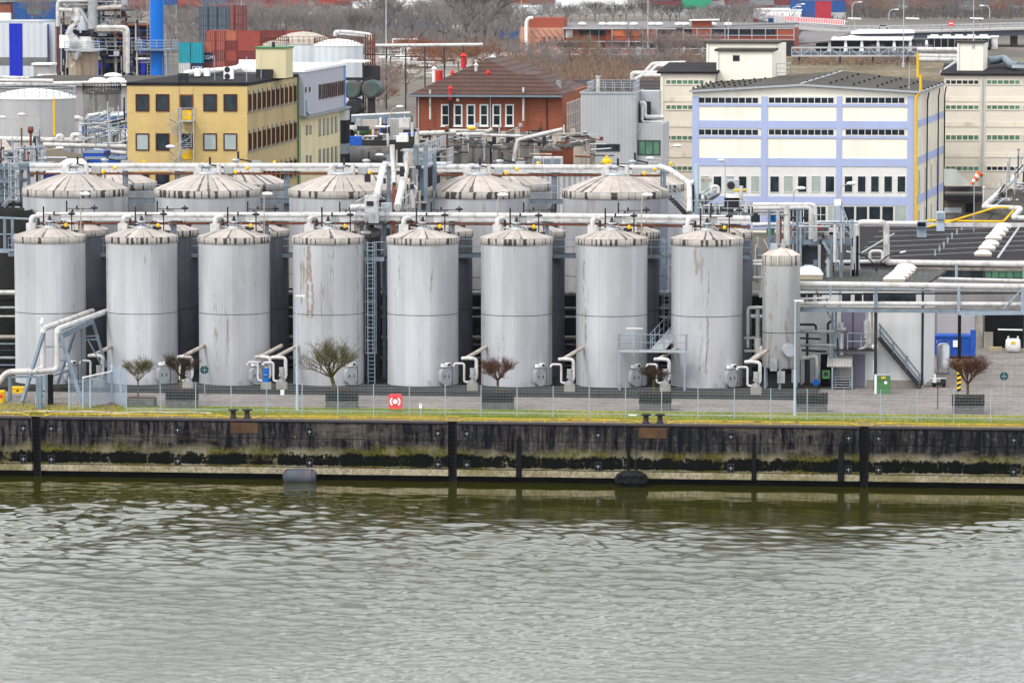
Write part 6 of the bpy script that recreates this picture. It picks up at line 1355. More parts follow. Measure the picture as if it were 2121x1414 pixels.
# roof things
zr_ = zt+.02
def roofpt(px, py, z): return G(px, py, z)
def acunit(px, py, w_, h_, label, fans=0, mk='white'):
    p = roofpt(px, py, zr_); r = thing('air_conditioner', label, 'air conditioner', tuple(p)); b = MB(); b.box(p.x-w_/2,p.x+w_/2,p.y,p.y+.5,zr_+.12,zr_+h_); b.build('casing', M[mk], r)
    for k in range(fans):
        b = MB(); c = (p.x-w_*.12,p.y-.02,zr_+h_*(k+.5)/fans+.05); b.cyl(c,(c[0],c[1]+.03,c[2]),w_*.3,n=18); g = b.build('fan_grille', M['steel_dark'], r)
    for dx in (-.35,.35): b = MB(); b.box(p.x+w_*dx-.05,p.x+w_*dx+.05,p.y,p.y+.5,zr_,zr_+.12); b.build('foot', M['black'], r)
acunit(473,167,.85,1.2,'white roof air conditioner with two fans on the yellow office',2); acunit(408,161,.5,.85,'narrow white unit on the office roof, left of two plain ones'); acunit(428,161,.5,.85,'narrow white unit on the office roof, right of two plain ones')
acunit(379,170,.9,.75,'black cased unit with white edges at the office roof front',0,'steel_dark'); acunit(512,146,1.6,1.0,'largest white roof unit, beside the cream roof house',0)
r = thing('roof_duct', 'long white duct lying across the yellow office roof', 'air duct', tuple(roofpt(400,150,zr_))); b = MB(); b.tube([roofpt(385,152,zr_+.4),roofpt(460,146,zr_+.4),roofpt(490,143,zr_+.6),roofpt(498,137,zr_+.6)],.28,8,.5); b.build('duct', M['white'], r)
b = MB(); [b.cyl(roofpt(px,py,zr_), roofpt(px,py,zr_)+Vector((0,0,2.2)),.03,n=4) for px,py in ((345,160),(445,167),(511,170),(541,163))]; tag(b.build('lightning_rod', M['galv'], ob), None)
# cream lift house on that roof
p0, p1 = A(530,152,407), A(592,152,407); r = thing('roof_house', 'cream lift house with green roof edge on the yellow office', 'roof house', (p0.x,407,zr_)); z1 = A(560,101,407).z
b = MB(); b.prism([(p0.x,407),(p1.x,407),(p1.x,411),(p0.x,411)],zr_,z1); b.build('wall', M['cream_render'], r); b = MB(); b.box(p0.x-.1,p1.x+.1,406.9,411.1,z1,z1+.15); b.build('roof', M['green'], r)
b = MB(); b.cyl((p0.x+1.6,407,z1+.15),(p0.x+1.6,407,z1+.6),.15,n=8); b.cyl((p0.x+2.6,408,z1),(p0.x+2.6,408,z1+2.5),.03,n=4); b.build('vent', M['steel_dark'], r)
b = MB(); b.box(p0.x+.1,p0.x+1.6,406.4,406.9,zr_,zr_+.8); b.build('dark_unit', M['steel_dark'], r)
# annex
an = thing('office_annex', 'pale grey clad upper annex over cream storeys behind the yellow office', 'building', (xb, Y2, 0))
Y3 = YX(722,240,xb+.9); zt2 = A(616,150,Y2).z; zc_ = A(616,241,Y2).z; mm('annex_clad', (.36,.37,.43), .5, 0, .05, .5, (.3,.3,.3), .2, 1, .1, ribs=(.9,.06))
xA = xb+.6
b = MB(); b.box(xb-8, xA, Y2+.02, Y3, zc_, zt2); b.build('wall', M['annex_clad'], an); b = MB(); b.box(xb-8.1, xA+.15, Y2-.1, Y3+.1, zt2, zt2+.25); b.build('roof', M['white'], an)
b = MB(); b.box(xb-8, xb+.3, Y2+.02, Y3-1.5, 0, zc_-.2); b.build('wall', M['cream_render'], an); b = MB(); b.box(xb-8, xA+.4, Y2-.05, Y3+1.2, zc_-.2, zc_-.02); b.build('cornice', M['zinc'], an)
aa_, ab_ = (xA, Y2), (xA, Y3); ca_, cb2_ = (xb+.3, Y2), (xb+.3, Y3-1.5)
b = wbox(aa_, ab_, Y3-Y2-1.0, Y3-Y2, zc_, zt2, .0, .05); b.build('corner_panel', mat('sky_blue_panel', (.10,.22,.55), .5), an)
for x0, x1, y0, y1 in ((660,663.5,176,206),(666,681,174,204),(683,697,171,201),(699.5,713,168,197.5)): winpx(an, aa_, ab_, x0, x1, y0, y1, 'frame_brown', 'glass', nx=3 if x1-x0 > 5 else 1, fw=.09, deep=.08)
for x0, x1, y0, y1 in ((632,634,180,192),(640,642,179,191)): winpx(an, aa_, ab_, x0, x1, y0, y1, 'frame_brown', 'glass', fw=.05)
for dy in (0, 62, 124):
    for x0, y0, h_ in ((633.5,261,19),(641,260,18),(660,247.5,35),(669,246,35),(677,244.5,35),(685.5,243,34),(694,241,34)): winpx(an, ca_, cb2_, x0, x0+3.6, y0+dy, y0+h_+dy, 'frame_brown', 'curtain', fw=.06)
b = MB(); xx = xb+.3; b.box(xx-1, xA+.2, Y3-1.5, Y3+.8, 0, zc_-.2); b.build('glazed_bay', M['glass_mid'], an)
for k in range(5): z = zc_-.3-3.3*k; b = MB(); b.box(xA-1.5, xA+.28, Y3-1.58, Y3+.9, z-1.0, z); b.build('bay_band', M['white_panel'] if k % 2 == 0 else M['steel_light'], an)
for k in range(4): b = MB(); yq = Y3-1.4+.7*k; b.box(xA+.2, xA+.3, yq-.05, yq+.05, 0, zc_-.2); b.build('mullion', M['steel_dark'], an)
b = MB(); b.tube([wallpt(aa_,ab_,1.2,zt2-2.6,.15), wallpt(aa_,ab_,1.2,zc_+.3,.15), wallpt(aa_,ab_,2.6,zc_+.1,.15)], .1, 6, .2); b.build('downpipe', M['lamp_post'], an)
# ---------------------------------------------------------------- red brick building
mm('red_brick', (.25,.065,.035), .85, 0, .12, .3, (.16,.05,.03), .4, .7, .3, brick=(.5,.16,(.17,.08,.05),(.31,.085,.042),.14))
mm('roof_tile', (.105,.06,.045), .7, 0, .12, .25, (.08,.045,.04), .45, .6, .6, brick=(.34,.42,(.045,.022,.018),(.135,.08,.06),.2))
Yb = 520.; bx0, bx1 = A(862,230,Yb).x, A(1145,230,Yb).x; ze = A(1000,195,Yb).z; Yb2 = 551.
rb = thing('brick_building', 'red brick building with brown tiled hipped roof and tall white windows', 'building', ((bx0+bx1)/2, Yb, 0))
b = MB(); b.prism([(bx0,Yb),(bx1+1.1,Yb),(bx1+1.1,Yb2),(bx0,Yb2)],0,ze); b.build('wall', M['red_brick'], rb)
ex0, ex1 = A(846,196,Yb-.8).x, A(1160,196,Yb-.8).x; ey0, ey1 = Yb-.9, Yb2+.9
ap = A(986,121,(Yb+9)); ap2 = Vector((ap.x, Yb2-8, ap.z)); cz = ze-.1
b = MB(); c0, c1, c2, c3 = (ex0,ey0,cz),(ex1,ey0,cz),(ex1,ey1,cz),(ex0,ey1,cz); mx = (ex0+ex1)/2
b.add([c0,c1,c2,c3,(mx-.8,Yb+8,ap.z),(mx-.8,Yb2-7,ap.z)],[(0,1,4),(1,2,5,4),(2,3,5),(3,0,4,5)])
b.add([(p[0],p[1],p[2]-.25) for p in (c0,c1,c2,c3)]+[c0,c1,c2,c3],[(0,3,2,1),(0,1,5,4),(1,2,6,5),(2,3,7,6),(3,0,4,7)]); rfo = b.build('roof', M['roof_tile'], rb)
w0x = A(1020,196,Yb-1.2).x; b = MB(); zw_ = A(1045,155,Yb+4).z
b.add([(w0x,ey0-.4,cz+.05),(ex1+.3,ey0-.4,cz+.05),(ex1+.3,Yb+14,cz+.05),(w0x,Yb+14,cz+.05),(w0x+3.0,Yb+3,zw_),(ex1-3.2,Yb+3,zw_),(w0x+3.0,Yb+12,zw_+.5),(ex1-3.2,Yb+12,zw_+.5)],[(0,1,5,4),(1,2,7,5),(3,0,4,6),(4,5,7,6),(2,3,6,7)]); b.build('wing_roof', M['roof_tile'], rb)
b = MB(); b.box(ex0,ex1+.3,ey0-.5,ey0-.38,cz-.2,cz+.02); b.build('gutter', M['steel_blue'], rb)
fa_, fb_ = (bx0, Yb), (bx1+1.1, Yb)
for x0 in (913.5, 940, 966.5, 993.5, 1020, 1046.5): winpx(rb, fa_, fb_, x0, x0+18, 215.5, 261.5, 'frame_white', 'glass_mid', nz=2, fw=.16, deep=.1, sill=True)
for x0, w_, y1 in ((866,2.2,288),(930,5,290),(1015,1.8,275),(1132,2,290)): pxbox(fa_, fb_, x0, x0+w_, 197, y1, 0, .3 if w_ > 4 else .15).build('downpipe' if w_ < 4 else 'flue', M['steel_dark'] if w_ > 4 or x0 > 1100 else M['galv'], rb)
pxbox(fa_, fb_, 946, 952, 204, 210, 0, .5).build('wall_lamp', M['white'], rb)
sa_, sb_ = (bx1+1.1, Yb), (bx1+1.1, Yb2)
for k in range(9): window(rb, sa_, sb_, 5+k*2.6, 6.3+k*2.6, ze-5.3, ze-1.1, 'frame_white', 'glass', nz=3, fw=.14)
for k in range(9): window(rb, sa_, sb_, 5+k*2.6, 6.3+k*2.6, ze-9.3, ze-7.1, 'frame_white', 'glass', nz=2, fw=.14)
def stack(px, py, h_, rr, mk, cap=True, Y=Yb+4):
    p = A(px, py, Y); b = MB(); b.cyl(p-Vector((0,0,.8)), p+Vector((0,0,h_)), rr, n=10)
    if cap: b.cyl(p+Vector((0,0,h_)), p+Vector((0,0,h_+.35)), rr*1.7, rr*.3, 10)
    b.build('chimney_pipe', M[mk], rb)
stack(937,162,.6,.18,'red'); stack(1011,162,.6,.18,'red'); stack(986,165,1.6,.18,'pipe',Y=Yb+5); stack(960,127,.6,.3,'red',Y=Yb+12); stack(910,155,.5,.4,'red',False,Y=Yb+10); stack(899,156,.7,.2,'white',Y=Yb+10); stack(933,193,.5,.2,'red',Y=Yb-.9); stack(1021,128,.5,.25,'galv',Y=Yb+14); stack(1043,146,.4,.2,'galv',Y=Yb+14); stack(1157,185,1,.3,'pipe_grey',False,Y=Yb+5); stack(891,233,2.6,.12,'pipe',False,Y=Yb-.6); stack(1084,236,3,.13,'pipe',False,Y=Yb-.6)
b = MB(); b.beam(A(972,150,Yb+6),A(978,150,Yb+6),.4,.4); b.build('roof_hatch', M['pipe_old'], rb)
b2 = thing('brick_wing', 'low brick wing with dark tiled roof between brick building and grey block', 'building', (A(1185,200,560).x, 558, 0)); x0, x1 = A(1180,220,558).x, A(1232,220,558).x; z0 = A(1190,220,558).z; b = MB(); b.prism([(x0,558),(x1,558),(x1,575),(x0,575)],0,z0); b.build('wall', M['red_brick'], b2)
b = MB(); b.slab((x0-1,557.5,z0),(A(1370,222,557.5).x,557.5,z0),(A(1370,166,572).x,572,A(1300,166,572).z),(x0-2,572,A(1185,166,572).z),.2); b.build('roof', mat('roof_tile_dark', (.06,.045,.045), .7, 0, .15, .3, brick=(.4,.42,(.02,.018,.018),(.075,.055,.055),.2)), b2)
winpx(b2, (x0,558), (x1,558), 1184, 1193, 235, 265, 'frame_white', 'glass', fw=.2)
# ---------------------------------------------------------------- grey ribbed building
mm('ribbed_grey', (.42,.435,.45), .45, .1, .08, .3, (.26,.26,.26), .3, .6, .1, ribs=(.4,.09), along='x')
Yg1 = 480.; gx0, gx1, gx2 = A(1203,250,Yg1).x, A(1316,250,Yg1).x, A(1372,250,Yg1).x; zg = A(1260,192,Yg1).z; zl_ = A(1340,257,Yg1).z
gb_ = thing('ribbed_block', 'grey ribbed metal block with roof railing and two window groups', 'building', (gx0, Yg1, 0))
b = MB(); b.prism([(gx0,Yg1),(gx1,Yg1),(gx1,Yg1+9),(gx0,Yg1+9)],0,zg); b.build('wall', M['ribbed_grey'], gb_); b = MB(); b.prism([(gx1,Yg1+.3),(gx2,Yg1+.3),(gx2,Yg1+9),(gx1,Yg1+9)],0,zl_); b.build('wall', M['ribbed_grey'], gb_)
b = MB(); b.prism([(gx1,Yg1+5),(gx1+2,Yg1+5),(gx1+2,Yg1+9),(gx1,Yg1+9)],zl_,zg); b.build('wall', M['ribbed_grey'], gb_)
b = MB(); b.box(gx0-.1,gx1+.1,Yg1-.1,Yg1,zg-.12,zg+.08); b.box(gx0-.1,gx0,Yg1,Yg1+9,zg-.12,zg+.08); b.box(gx1,gx1+.1,Yg1,Yg1+9,zg-.1,zg+.1); b.build('parapet', M['galv'], gb_); b = MB(); b.box(gx0+.1,gx1-.1,Yg1+.1,Yg1+8.9,zg+.003,zg+.03); b.build('roof', M['roof_grey'], gb_)
b = MB(); b.rail([(gx0+.6,Yg1+8.5,zg),(gx0+.6,Yg1+.5,zg),(gx1-.3,Yg1+.5,zg),(gx1-.3,Yg1+8.5,zg),(gx0+.6,Yg1+8.5,zg)],1.05,1.0,.03); b.build('railing', M['galv'], gb_)
fa_, fb_ = (gx0,Yg1), (gx1,Yg1); winpx(gb_, fa_, fb_, 1235, 1284, 298, 314, 'frame_dark', 'glass_mid', nx=3, fw=.12); fa2, fb2 = (gx1,Yg1+.3),(gx2,Yg1+.3); winpx(gb_, fa2, fb2, 1321, 1368, 291, 322, 'frame_dark', 'glass_green', nx=3, fw=.14)
pxbox(fa_, fb_, 1316, 1319, 205, 330, 0, .2).build('downpipe', M['pipe_grey'], gb_)
b = MB(); b.tube([A(1326,214,Yg1+3),A(1335,214,Yg1+3),A(1335,243,Yg1+3),A(1375,243,Yg1+3)],.25,8,.4); b.build('insulated_pipe', M['pipe'], gb_); b = MB(); b.tube([A(1330,218,Yg1+2.4),A(1330,253,Yg1+2.4),A(1372,253,Yg1+2.4)],.15,8,.3); b.build('insulated_pipe', M['pipe'], gb_)
b = MB(); q = A(1328,250,Yg1+4); b.box(q.x-.3,q.x+1,Yg1+4,Yg1+4.5,zl_,zl_+2.2); b.build('machine', M['steel_dark'], gb_)
for x0,y0,x1,y1 in ((1318,275,1330,266),(1240,215,1240,215)): b = MB(); b.tube([A(x0,y0,Yg1-.1),A(x1,y1,Yg1-.5),A(x1,y1-10,Yg1-.5)] if x0 != x1 else [A(1312,203,Yg1-.2),A(1308,198,Yg1-.2)],.06,5); b.build('bracket', M['galv'], gb_)
stack_ = MB(); q = A(1239,188,Yg1+1); stack_.cyl(q-Vector((0,0,.4)), q+Vector((0,0,1.4)),.2,n=10); stack_.cyl(q+Vector((0,0,1.4)), q+Vector((0,0,1.55)),.28,n=10); stack_.build('vent_pipe', M['pipe'], gb_)
# ---------------------------------------------------------------- lilac and cream factory building
mm('cream', (.84,.81,.70), .7, 0, .03, .3, (.5,.45,.35), .3, .6, .12); mm('lilac_frame', (.38,.44,.66), .7, 0, .05, .3, (.3,.3,.4), .3, .5, .2); mm('cream_side', (.72,.67,.56), .8, 0, .12, .3, (.30,.26,.2), .5, .7, .15)
YL = 520.; lx0, lx1 = A(1434,300,YL).x, A(1895,300,YL).x; zle = A(1500,190,YL).z; YL2 = 554.; lx2 = A(1955,168,YL2).x
lb = thing('factory_building', 'cream factory building with lilac frame grid and long window bands', 'building', (lx0, YL, 0))
b = MB(); b.prism([(lx0,YL),(lx1,YL),(lx2,YL2),(lx0,YL2)],0,zle); b.build('wall', M['cream'], lb)
sw_ = wall_quad(lb, (lx1+.02,YL+.02), (lx2+.02,YL2), 0, zle-.05, M['cream_side'], 'side_wall')
zap = A(1660,176,YL).z; b = MB(); mxr = A(1660,176,YL).x; e0, e1 = A(1427,190,YL-.5).x, A(1907,190,YL-.5).x; bk0, bk1 = A(1470,150,YL2).x, A(1960,158,YL2).x
zr1 = zle+.12; vs = [(e0,YL-.5,zr1),(mxr,YL-.5,zap+.1),(e1,YL-.5,zr1),(bk1,YL2,zr1+.0),(A(1745,136,YL2).x,YL2,zap+.6),(e0+1,YL2,zr1+.2)]
b.add(vs+[(x,y,z-.22) for x,y,z in vs],[(0,1,4,5),(1,2,3,4),(0,6,7,1),(1,7,8,2),(2,8,9,3),(5,11,6,0)]); b.build('roof', M['roof_grey'], lb)
b = MB(); b.add([(lx0,YL-.004,zle-.003),(lx1,YL-.004,zle-.003),(mxr,YL-.004,zap-.1)],[(0,1,2)]); b.build('gable', M['cream'], lb)
b = MB(); b.beam((e0,YL-.52,zr1-.1),(mxr,YL-.52,zap),.1,.22); b.beam((mxr,YL-.52,zap),(e1,YL-.52,zr1-.1),.1,.22); b.beam((e1,YL-.5,zr1-.05),(bk1,YL2,zr1-.05),.12,.22); b.build('fascia', M['galv'], lb)
b = MB()
for k in range(1, 7):
    for i in range(12): f_ = i/11; p = Vector(vs[0]).lerp(Vector(vs[1]), f_).lerp(Vector(vs[5]).lerp(Vector(vs[4]), f_), k/7) if i < 6 else Vector(vs[1]).lerp(Vector(vs[2]), (i-6)/5).lerp(Vector(vs[4]).lerp(Vector(vs[3]), (i-6)/5), k/7); b.cb(p, .22, .22, .22)
b.build('roof_studs', M['black'], lb)['kind'] = 'stuff'
b = MB(); b.beam(Vector(vs[1])+Vector((0,0,.05)), Vector(vs[4])+Vector((0,0,.05)), .3, .12); b.build('ridge', M['pipe_grey'], lb)
fa_, fb_ = (lx0,YL), (lx1,YL); d1 = .12
BR = [(1434,1447),(1577,1590),(1733,1744),(1880,1895)]
for x0, x1 in BR: pxbox(fa_, fb_, x0, x1, 200, 470, 0, d1).build('frame_column', M['lilac_frame'], lb)
for y0, y1 in ((215.5,220.5),(250.5,266.5),(281.5,286.5),(328,344.5),(407,424),(463,475)): pxbox(fa_, fb_, 1434, 1895, y0, y1, 0, d1-.01).build('frame_beam', M['lilac_frame'], lb)
bays = [(1446,1571,9),(1591,1729,10),(1750,1875,9)]
for y0, y1 in ((200.5,215.5),(266.5,281.5)):
    for x0, x1, n in bays: winpx(lb, fa_, fb_, x0, x1, y0, y1, 'frame_white', 'glass', nx=n, fw=.1, deep=.06)
for x0, x1, n in ((1447,1577,5),(1590,1733,5),(1744,1881,5)):
    pxbox(fa_, fb_, x0, x1, 344.5, 407, 0, .03).build('white_panel', M['frame_white'], lb)
    w_ = (x1-x0)/n
    for i in range(n): winpx(lb, fa_, fb_, x0+w_*i+w_*.16, x0+w_*i+w_*.84, 364, 399, 'frame_white', ['glass_mid','glass','glass_mid','curtain'][(i*i+int(x0))%4] , fw=.07, deep=.09)
for x0, x1 in ((1447,1577),(1590,1680)): winpx(lb, fa_, fb_, x0, x1, 426, 462, 'frame_white', 'glass', nx=6, fw=.1, deep=.08)
for i in range(5): winpx(lb, fa_, fb_, 1745+27*i, 1770.5+27*i, 426, 463, 'frame_white', 'curtain' if i in (4,) else 'glass', fw=.08, deep=.08)
for i in range(2): winpx(lb, fa_, fb_, 1688+26*i, 1712+26*i, 426, 463, 'frame_white', 'curtain' if i else 'glass', fw=.08, nx=2, nz=2 if not i else 1, deep=.08)
sa_, sb_ = (lx1+.03,YL+.02), (lx2+.03,YL2); LL = (Vector((lx2,YL2,0))-Vector((lx1,YL,0))).length
zz = [FP(1890, y, fa_, fb_)[1] for y in (252,266,328,344)]
for z0, z1 in ((zz[1],zz[0]),(zz[3],zz[2]),(zz[3]-4.5,zz[2]-4.4)): wbox(sa_, sb_, 3, LL, z0, z1, 0, .06).build('frame_beam', M['lilac_frame'], lb)
for k in range(4):
    s0 = 4+k*7.2
    for z0, z1 in ((zz[3]-3.9,zz[3]-.6),(zz[3]-8.6,zz[3]-5.2)): window(lb, sa_, sb_, s0, s0+1.3, z0, z1, 'frame_white', 'curtain' if k % 2 else 'glass_mid', nx=2, fw=.12)
    if k % 2: wbox(sa_, sb_, s0+2.0, s0+2.6, 0, zz[3], 0, .07).build('frame_column', M['lilac_frame'], lb)
for s0 in (LL*.33, LL*.72, LL*.95):
    b = MB(); b.tube([wallpt(sa_,sb_,s0,.2,.25), wallpt(sa_,sb_,s0,zle-1.3,.25), wallpt(sa_,sb_,s0+1.2,zle-.4,.3)], .08, 6, .2); b.build('downpipe', M['black'], lb)
# yellow gas riser
p = A(1897,300,YL-.3); b = MB(); b.tube([A(1897,468,YL-.35),A(1897,200,YL-.35),A(1907,190,YL-.35),A(1907,155,YL-.35)],.16,8,.4); b.tube([A(1901,160,YL+6),A(1901,110,YL+6)],.15,8)
tag(b.build('gas_riser', M['yellow'], None, p), 'vertical yellow gas pipe on the corner of the lilac framed building', 'pipeline')
# lift houses on the roofs
def rhouse(px0, px1, y0, y1, Y, dep, label, mk='cream', win=None):
    a, c = A(px0,y1,Y), A(px1,y1,Y); r = thing('roof_house', label, 'roof house', (a.x,Y,a.z)); zt_ = A((px0+px1)/2,y0,Y).z; b = MB(); b.prism([(a.x,Y),(c.x,Y),(c.x+dep*.08,Y+dep),(a.x,Y+dep)],a.z-1,zt_); b.build('wall', M[mk], r)
    b = MB(); b.box(a.x-.25,c.x+.3,Y-.25,Y+dep,zt_,zt_+.28); b.build('roof', M['roof_grey'], r)
    if win: winpx(r, (a.x,Y), (c.x,Y), *win, 'frame_dark', 'glass', fw=.08)
    b = MB(); b.cyl((a.x+.15,Y-.15,a.z-.5),(a.x+.15,Y-.15,zt_),.09,n=6); b.build('downpipe', M['white'], r); return r
rhouse(1463,1608,91,165,575,9,'tall cream lift house with flat roof behind the lilac framed building')
r = rhouse(1484,1599,107,168,548,8,'cream roof house with one small square window on the factory roof', win=(1518,1531,114.5,127))
rhouse(1982,2036,90,152,566,6,'cream lift house on the right long block')
# ---------------------------------------------------------------- long cream blocks left and right of it
mm('block_cream', (.68,.63,.54), .8, 0, .05, .2, (.45,.4,.32), .25, .5, .2)
def longblock(px0, px1, ytop, Y, rows, bays_, label, green, dep=22):
    a, c = A(px0,200,Y), A(px1,200,Y); zt_ = A((px0+px1)/2, ytop, Y).z; r = thing('factory_block', label, 'building', (a.x,Y,0)); b = MB(); b.prism([(a.x,Y),(c.x,Y),(c.x,Y+dep),(a.x,Y+dep)],0,zt_); b.build('wall', M['block_cream'], r)
    b = MB(); b.slab((a.x-.4,Y-.4,zt_+.25),(c.x+.4,Y-.4,zt_+.25),(c.x+.4,Y+dep,zt_+.9),(a.x-.4,Y+dep,zt_+.9),.25); b.build('roof', M['roof_felt'], r); fa, fb = (a.x,Y),(c.x,Y)
    for k, (y0, y1) in enumerate(rows):
        for j, (x0, x1, n) in enumerate(bays_):
            if x0 < px1: winpx(r, fa, fb, x0, x1, y0, y1, 'block_cream', green[(k+j*2) % len(green)], nx=n, fw=.14, deep=.1)
        pxbox(fa, fb, px0, px1, y0+37, y0+47, 0, .08).build('string_course', M['cream_side'], r)
    return r, fa, fb
rows = ((164,176.5),(216,228.5),(279,292),(343,355))
r, fa, fb = longblock(1955, 2150, 157, 560, rows, ((1957,2029,6),(2042,2114,6),(2118,2150,3)), 'long cream factory block with green window strips at the right edge', ('glass','glass_green','glass_green','glass_green','glass_green','glass_mid','glass_green','glass'))
pxbox(fa, fb, 2034, 2037, 158, 400, 0, .3).build('downpipe', M['galv'], r); pxbox(fa, fb, 2030, 2041, 158, 400, 0, .1).build('pilaster', M['block_cream'], r)
r, fa, fb = longblock(1368, 1480, 153, 545, rows, ((1378,1459,7),), 'cream factory block with green window strips left of the lilac framed building', ('glass_green','glass_green'), dep=18)
pxbox(fa, fb, 1368, 1374, 158, 400, 0, .12).build('pilaster', M['cream_side'], r)
b = MB(); p = roofpt(1640,155,zle+1.2); b.rail([A(1608,160,540),A(1637,160,540),A(1637,158,545)],1.6,1.2,.05,2); tag(b.build('roof_railing', M['galv'], lb), None)
# rooftop pipes and ducts behind the right block
r = thing('roof_duct', 'blue grey duct and pipe racks on the roof right of the cream lift house', 'air duct', tuple(A(2060,130,575))); b = MB(); b.tube([A(2045,127,572),A(2080,122,576),A(2095,136,568),A(2110,136,566)],.5,8,.5); b.build('duct', M['steel_blue'], r); b = MB(); b.tube([A(1900,103,600),A(1985,103,600)],.3,8); b.tube([A(1902,116,600),A(1985,117,600)],.3,8); b.tube([A(1902,123,600),A(1985,124,600)],.35,8); b.build('white_pipe', M['pipe'], r)
b = MB(); b.beam(A(1949,150,566),A(1980,128,580),.3,.2); b.beam(A(2096,138,566),A(2140,138,566),.4,.4); b.build('roof_stair', M['galv'], r)
# ================================================================ old silo cluster between office and brick building
mm('silo_old', (.20,.195,.185), .7, 0, .2, .5, (.025,.022,.02), 1.0, 1.3, .1); mm('silo_beige', (.46,.40,.33), .7, 0, .12, .5, (.03,.025,.02), 1.0, 1.1, .08); mm('silo_rust', (.20,.06,.03), .8, 0, .3, .8, (.05,.03,.02), .8, 1.5, .3); mm('cone_dark', (.06,.058,.055), .7, 0, .3, 1.0, (.35,.32,.3), .6, 1.5, 1.0)
def silo(px, ytop, Y, dpx, label, mk, group='old weathered silos below the brick building'):
    k = Y/F; R__ = dpx*k/2; p = A(px, ytop, Y); r = thing('old_silo', label, 'silo', (p.x, Y, 0), group); b = MB(); b.lathe((p.x,Y,0),[(R__,0),(R__,p.z)],24); b.build('shell', M[mk], r)
    b = MB(); b.lathe((p.x,Y,0),[(R__+.06,p.z-.15),(R__+.08,p.z),(R__*.5,p.z+.42),(0,p.z+.6)],24); b.build('roof', M['cone_dark'], r); b = MB(); b.lathe((p.x,Y,p.z+.5),[(.2,0),(.2,.3),(.3,.32),(.3,.4),(0,.45)],10); b.build('hub', M['galv'], r)
for i,(px,yt,Y,d,mk,l) in enumerate(((934,303,452,44,'silo_old','grey streaked silo nearest the bridge tower'),(992,301,450,46,'silo_old','wide grey streaked silo, second from the bridge tower'),(966,292,462,40,'silo_old','silo half hidden behind the two grey streaked ones'),
    (1040,305,455,42,'silo_old','dark silo left of the thick black stack'),(1075,298,462,42,'silo_old','dark silo just right of the thick black stack'),(1140,310,446,44,'silo_rust','rust red silo in the old silo row'),(1166,303,450,44,'silo_rust','rusty silo with beige patches, right of the rust red one'),
    (1186,298,454,44,'silo_beige','beige black streaked silo, third from the right end'),(1200,295,460,44,'silo_beige','beige black streaked silo, second from the right end'),(1212,291,466,42,'silo_beige','rightmost beige silo next to the grey ribbed block'),(1125,292,470,40,'silo_old','rear silo peeking above the rust red silo'),(1095,292,474,40,'silo_old','rear silo peeking above the dark silos'))): silo(px, yt, Y, d, l, mk)
r = thing('dark_backdrop', 'long added dark backdrop box behind the old silos under the brick building', 'shed', tuple(A(1000,330,478))); b = MB(); b.box(A(866,300,478).x,A(1196,300,478).x,478,488,0,A(1000,281,478).z); b.build('wall', M['steel_dark'], r); b = MB()  # dark box added to keep the view behind the silos dark
for k in range(34): q = A(870+k*9.6,281+(k*7)%5,477); b.cb(q-Vector((0,0,.6+(k*5)%3*.5)), .5, .4, .5+(k*3)%4*.3)
b.build('roof_fittings', M['pipe_old'], r)['kind'] = 'stuff'
r = thing('pipe_manifold', 'white pipes, valves and walkways running over the old silos', 'machinery', tuple(A(1000,300,450))); rg = random.Random(19)
def pm(*pts, rr=.18, mk='pipe', Y=447): b = MB(); b.tube([A(p[0],p[1],Y) for p in pts], rr, 8, .3); return b.build('pipe_run', M[mk], r)
pm((864,340),(864,277),(945,274),rr=.25); pm((905,280),(1000,278),(1020,268),rr=.2,Y=449); pm((1000,280),(1080,282),rr=.14); pm((1064,335),(1072,290),(1165,268),rr=.2); pm((1045,283),(1200,277),rr=.1,mk='pipe_old'); pm((930,270),(1010,271),rr=.14,mk='pipe'); pm((880,300),(930,282),rr=.08,mk='galv')
pm((1127,335),(1127,283),rr=.18,mk='steel_dark'); pm((890,345),(890,268),rr=.1,mk='steel_dark'); pm((926,345),(926,270),rr=.12,mk='rust'); pm((922,268),(930,268),rr=.35,mk='rust')
for k in range(82):
    px, py, Y = rg.uniform(860,1225), rg.uniform(270,335), rg.uniform(444,462); a = A(px,py,Y); c = a+rg.choice([Vector((0,0,rg.uniform(.5,2))),Vector((rg.uniform(.8,3),0,0)),Vector((rg.uniform(.5,2),0,rg.uniform(-.6,.6)))]); b = MB(); b.cyl(a,c,rg.uniform(.035,.1),n=6)
    if k % 4 == 0: b.cb(c,.35,.3,.35)
    b.build('pipe_run', M[rg.choice(['galv','steel_dark','pipe','pipe_old','rust','pipe_grey'])], r)
b = MB(); b.sphere(A(977,266,447),.3,1.6,1,.6); b.build('yellow_valve', M['yellow'], r)
wk = thing('walkway', 'slanting galvanised walkway with ladder like railing at the bridge tower top', 'walkway', tuple(A(900,320,430))); p,q = A(862,330,432), A(924,308,444); 
b = MB(); b.beam(p,q,.9,.12); b.build('deck', M['steel_dark'], wk); b = MB(); b.rail([p+Vector((0,-.4,0)),q+Vector((0,-.4,0))],1.3,.7,.05,2); b.build('railing', M['galv'], wk)
b = MB(); a = A(854,318,428); b.box(a.x-.9,a.x+.9,428,430,a.z-1.2,a.z+.2); b.box(a.x-1.1,a.x+1.1,427.8,430.2,a.z+.2,a.z+.35); b.cyl((a.x,428,a.z-.6),(a.x,427.9,a.z-.6),.45,n=14); b.build('box_duct', M['pipe_grey'], wk)
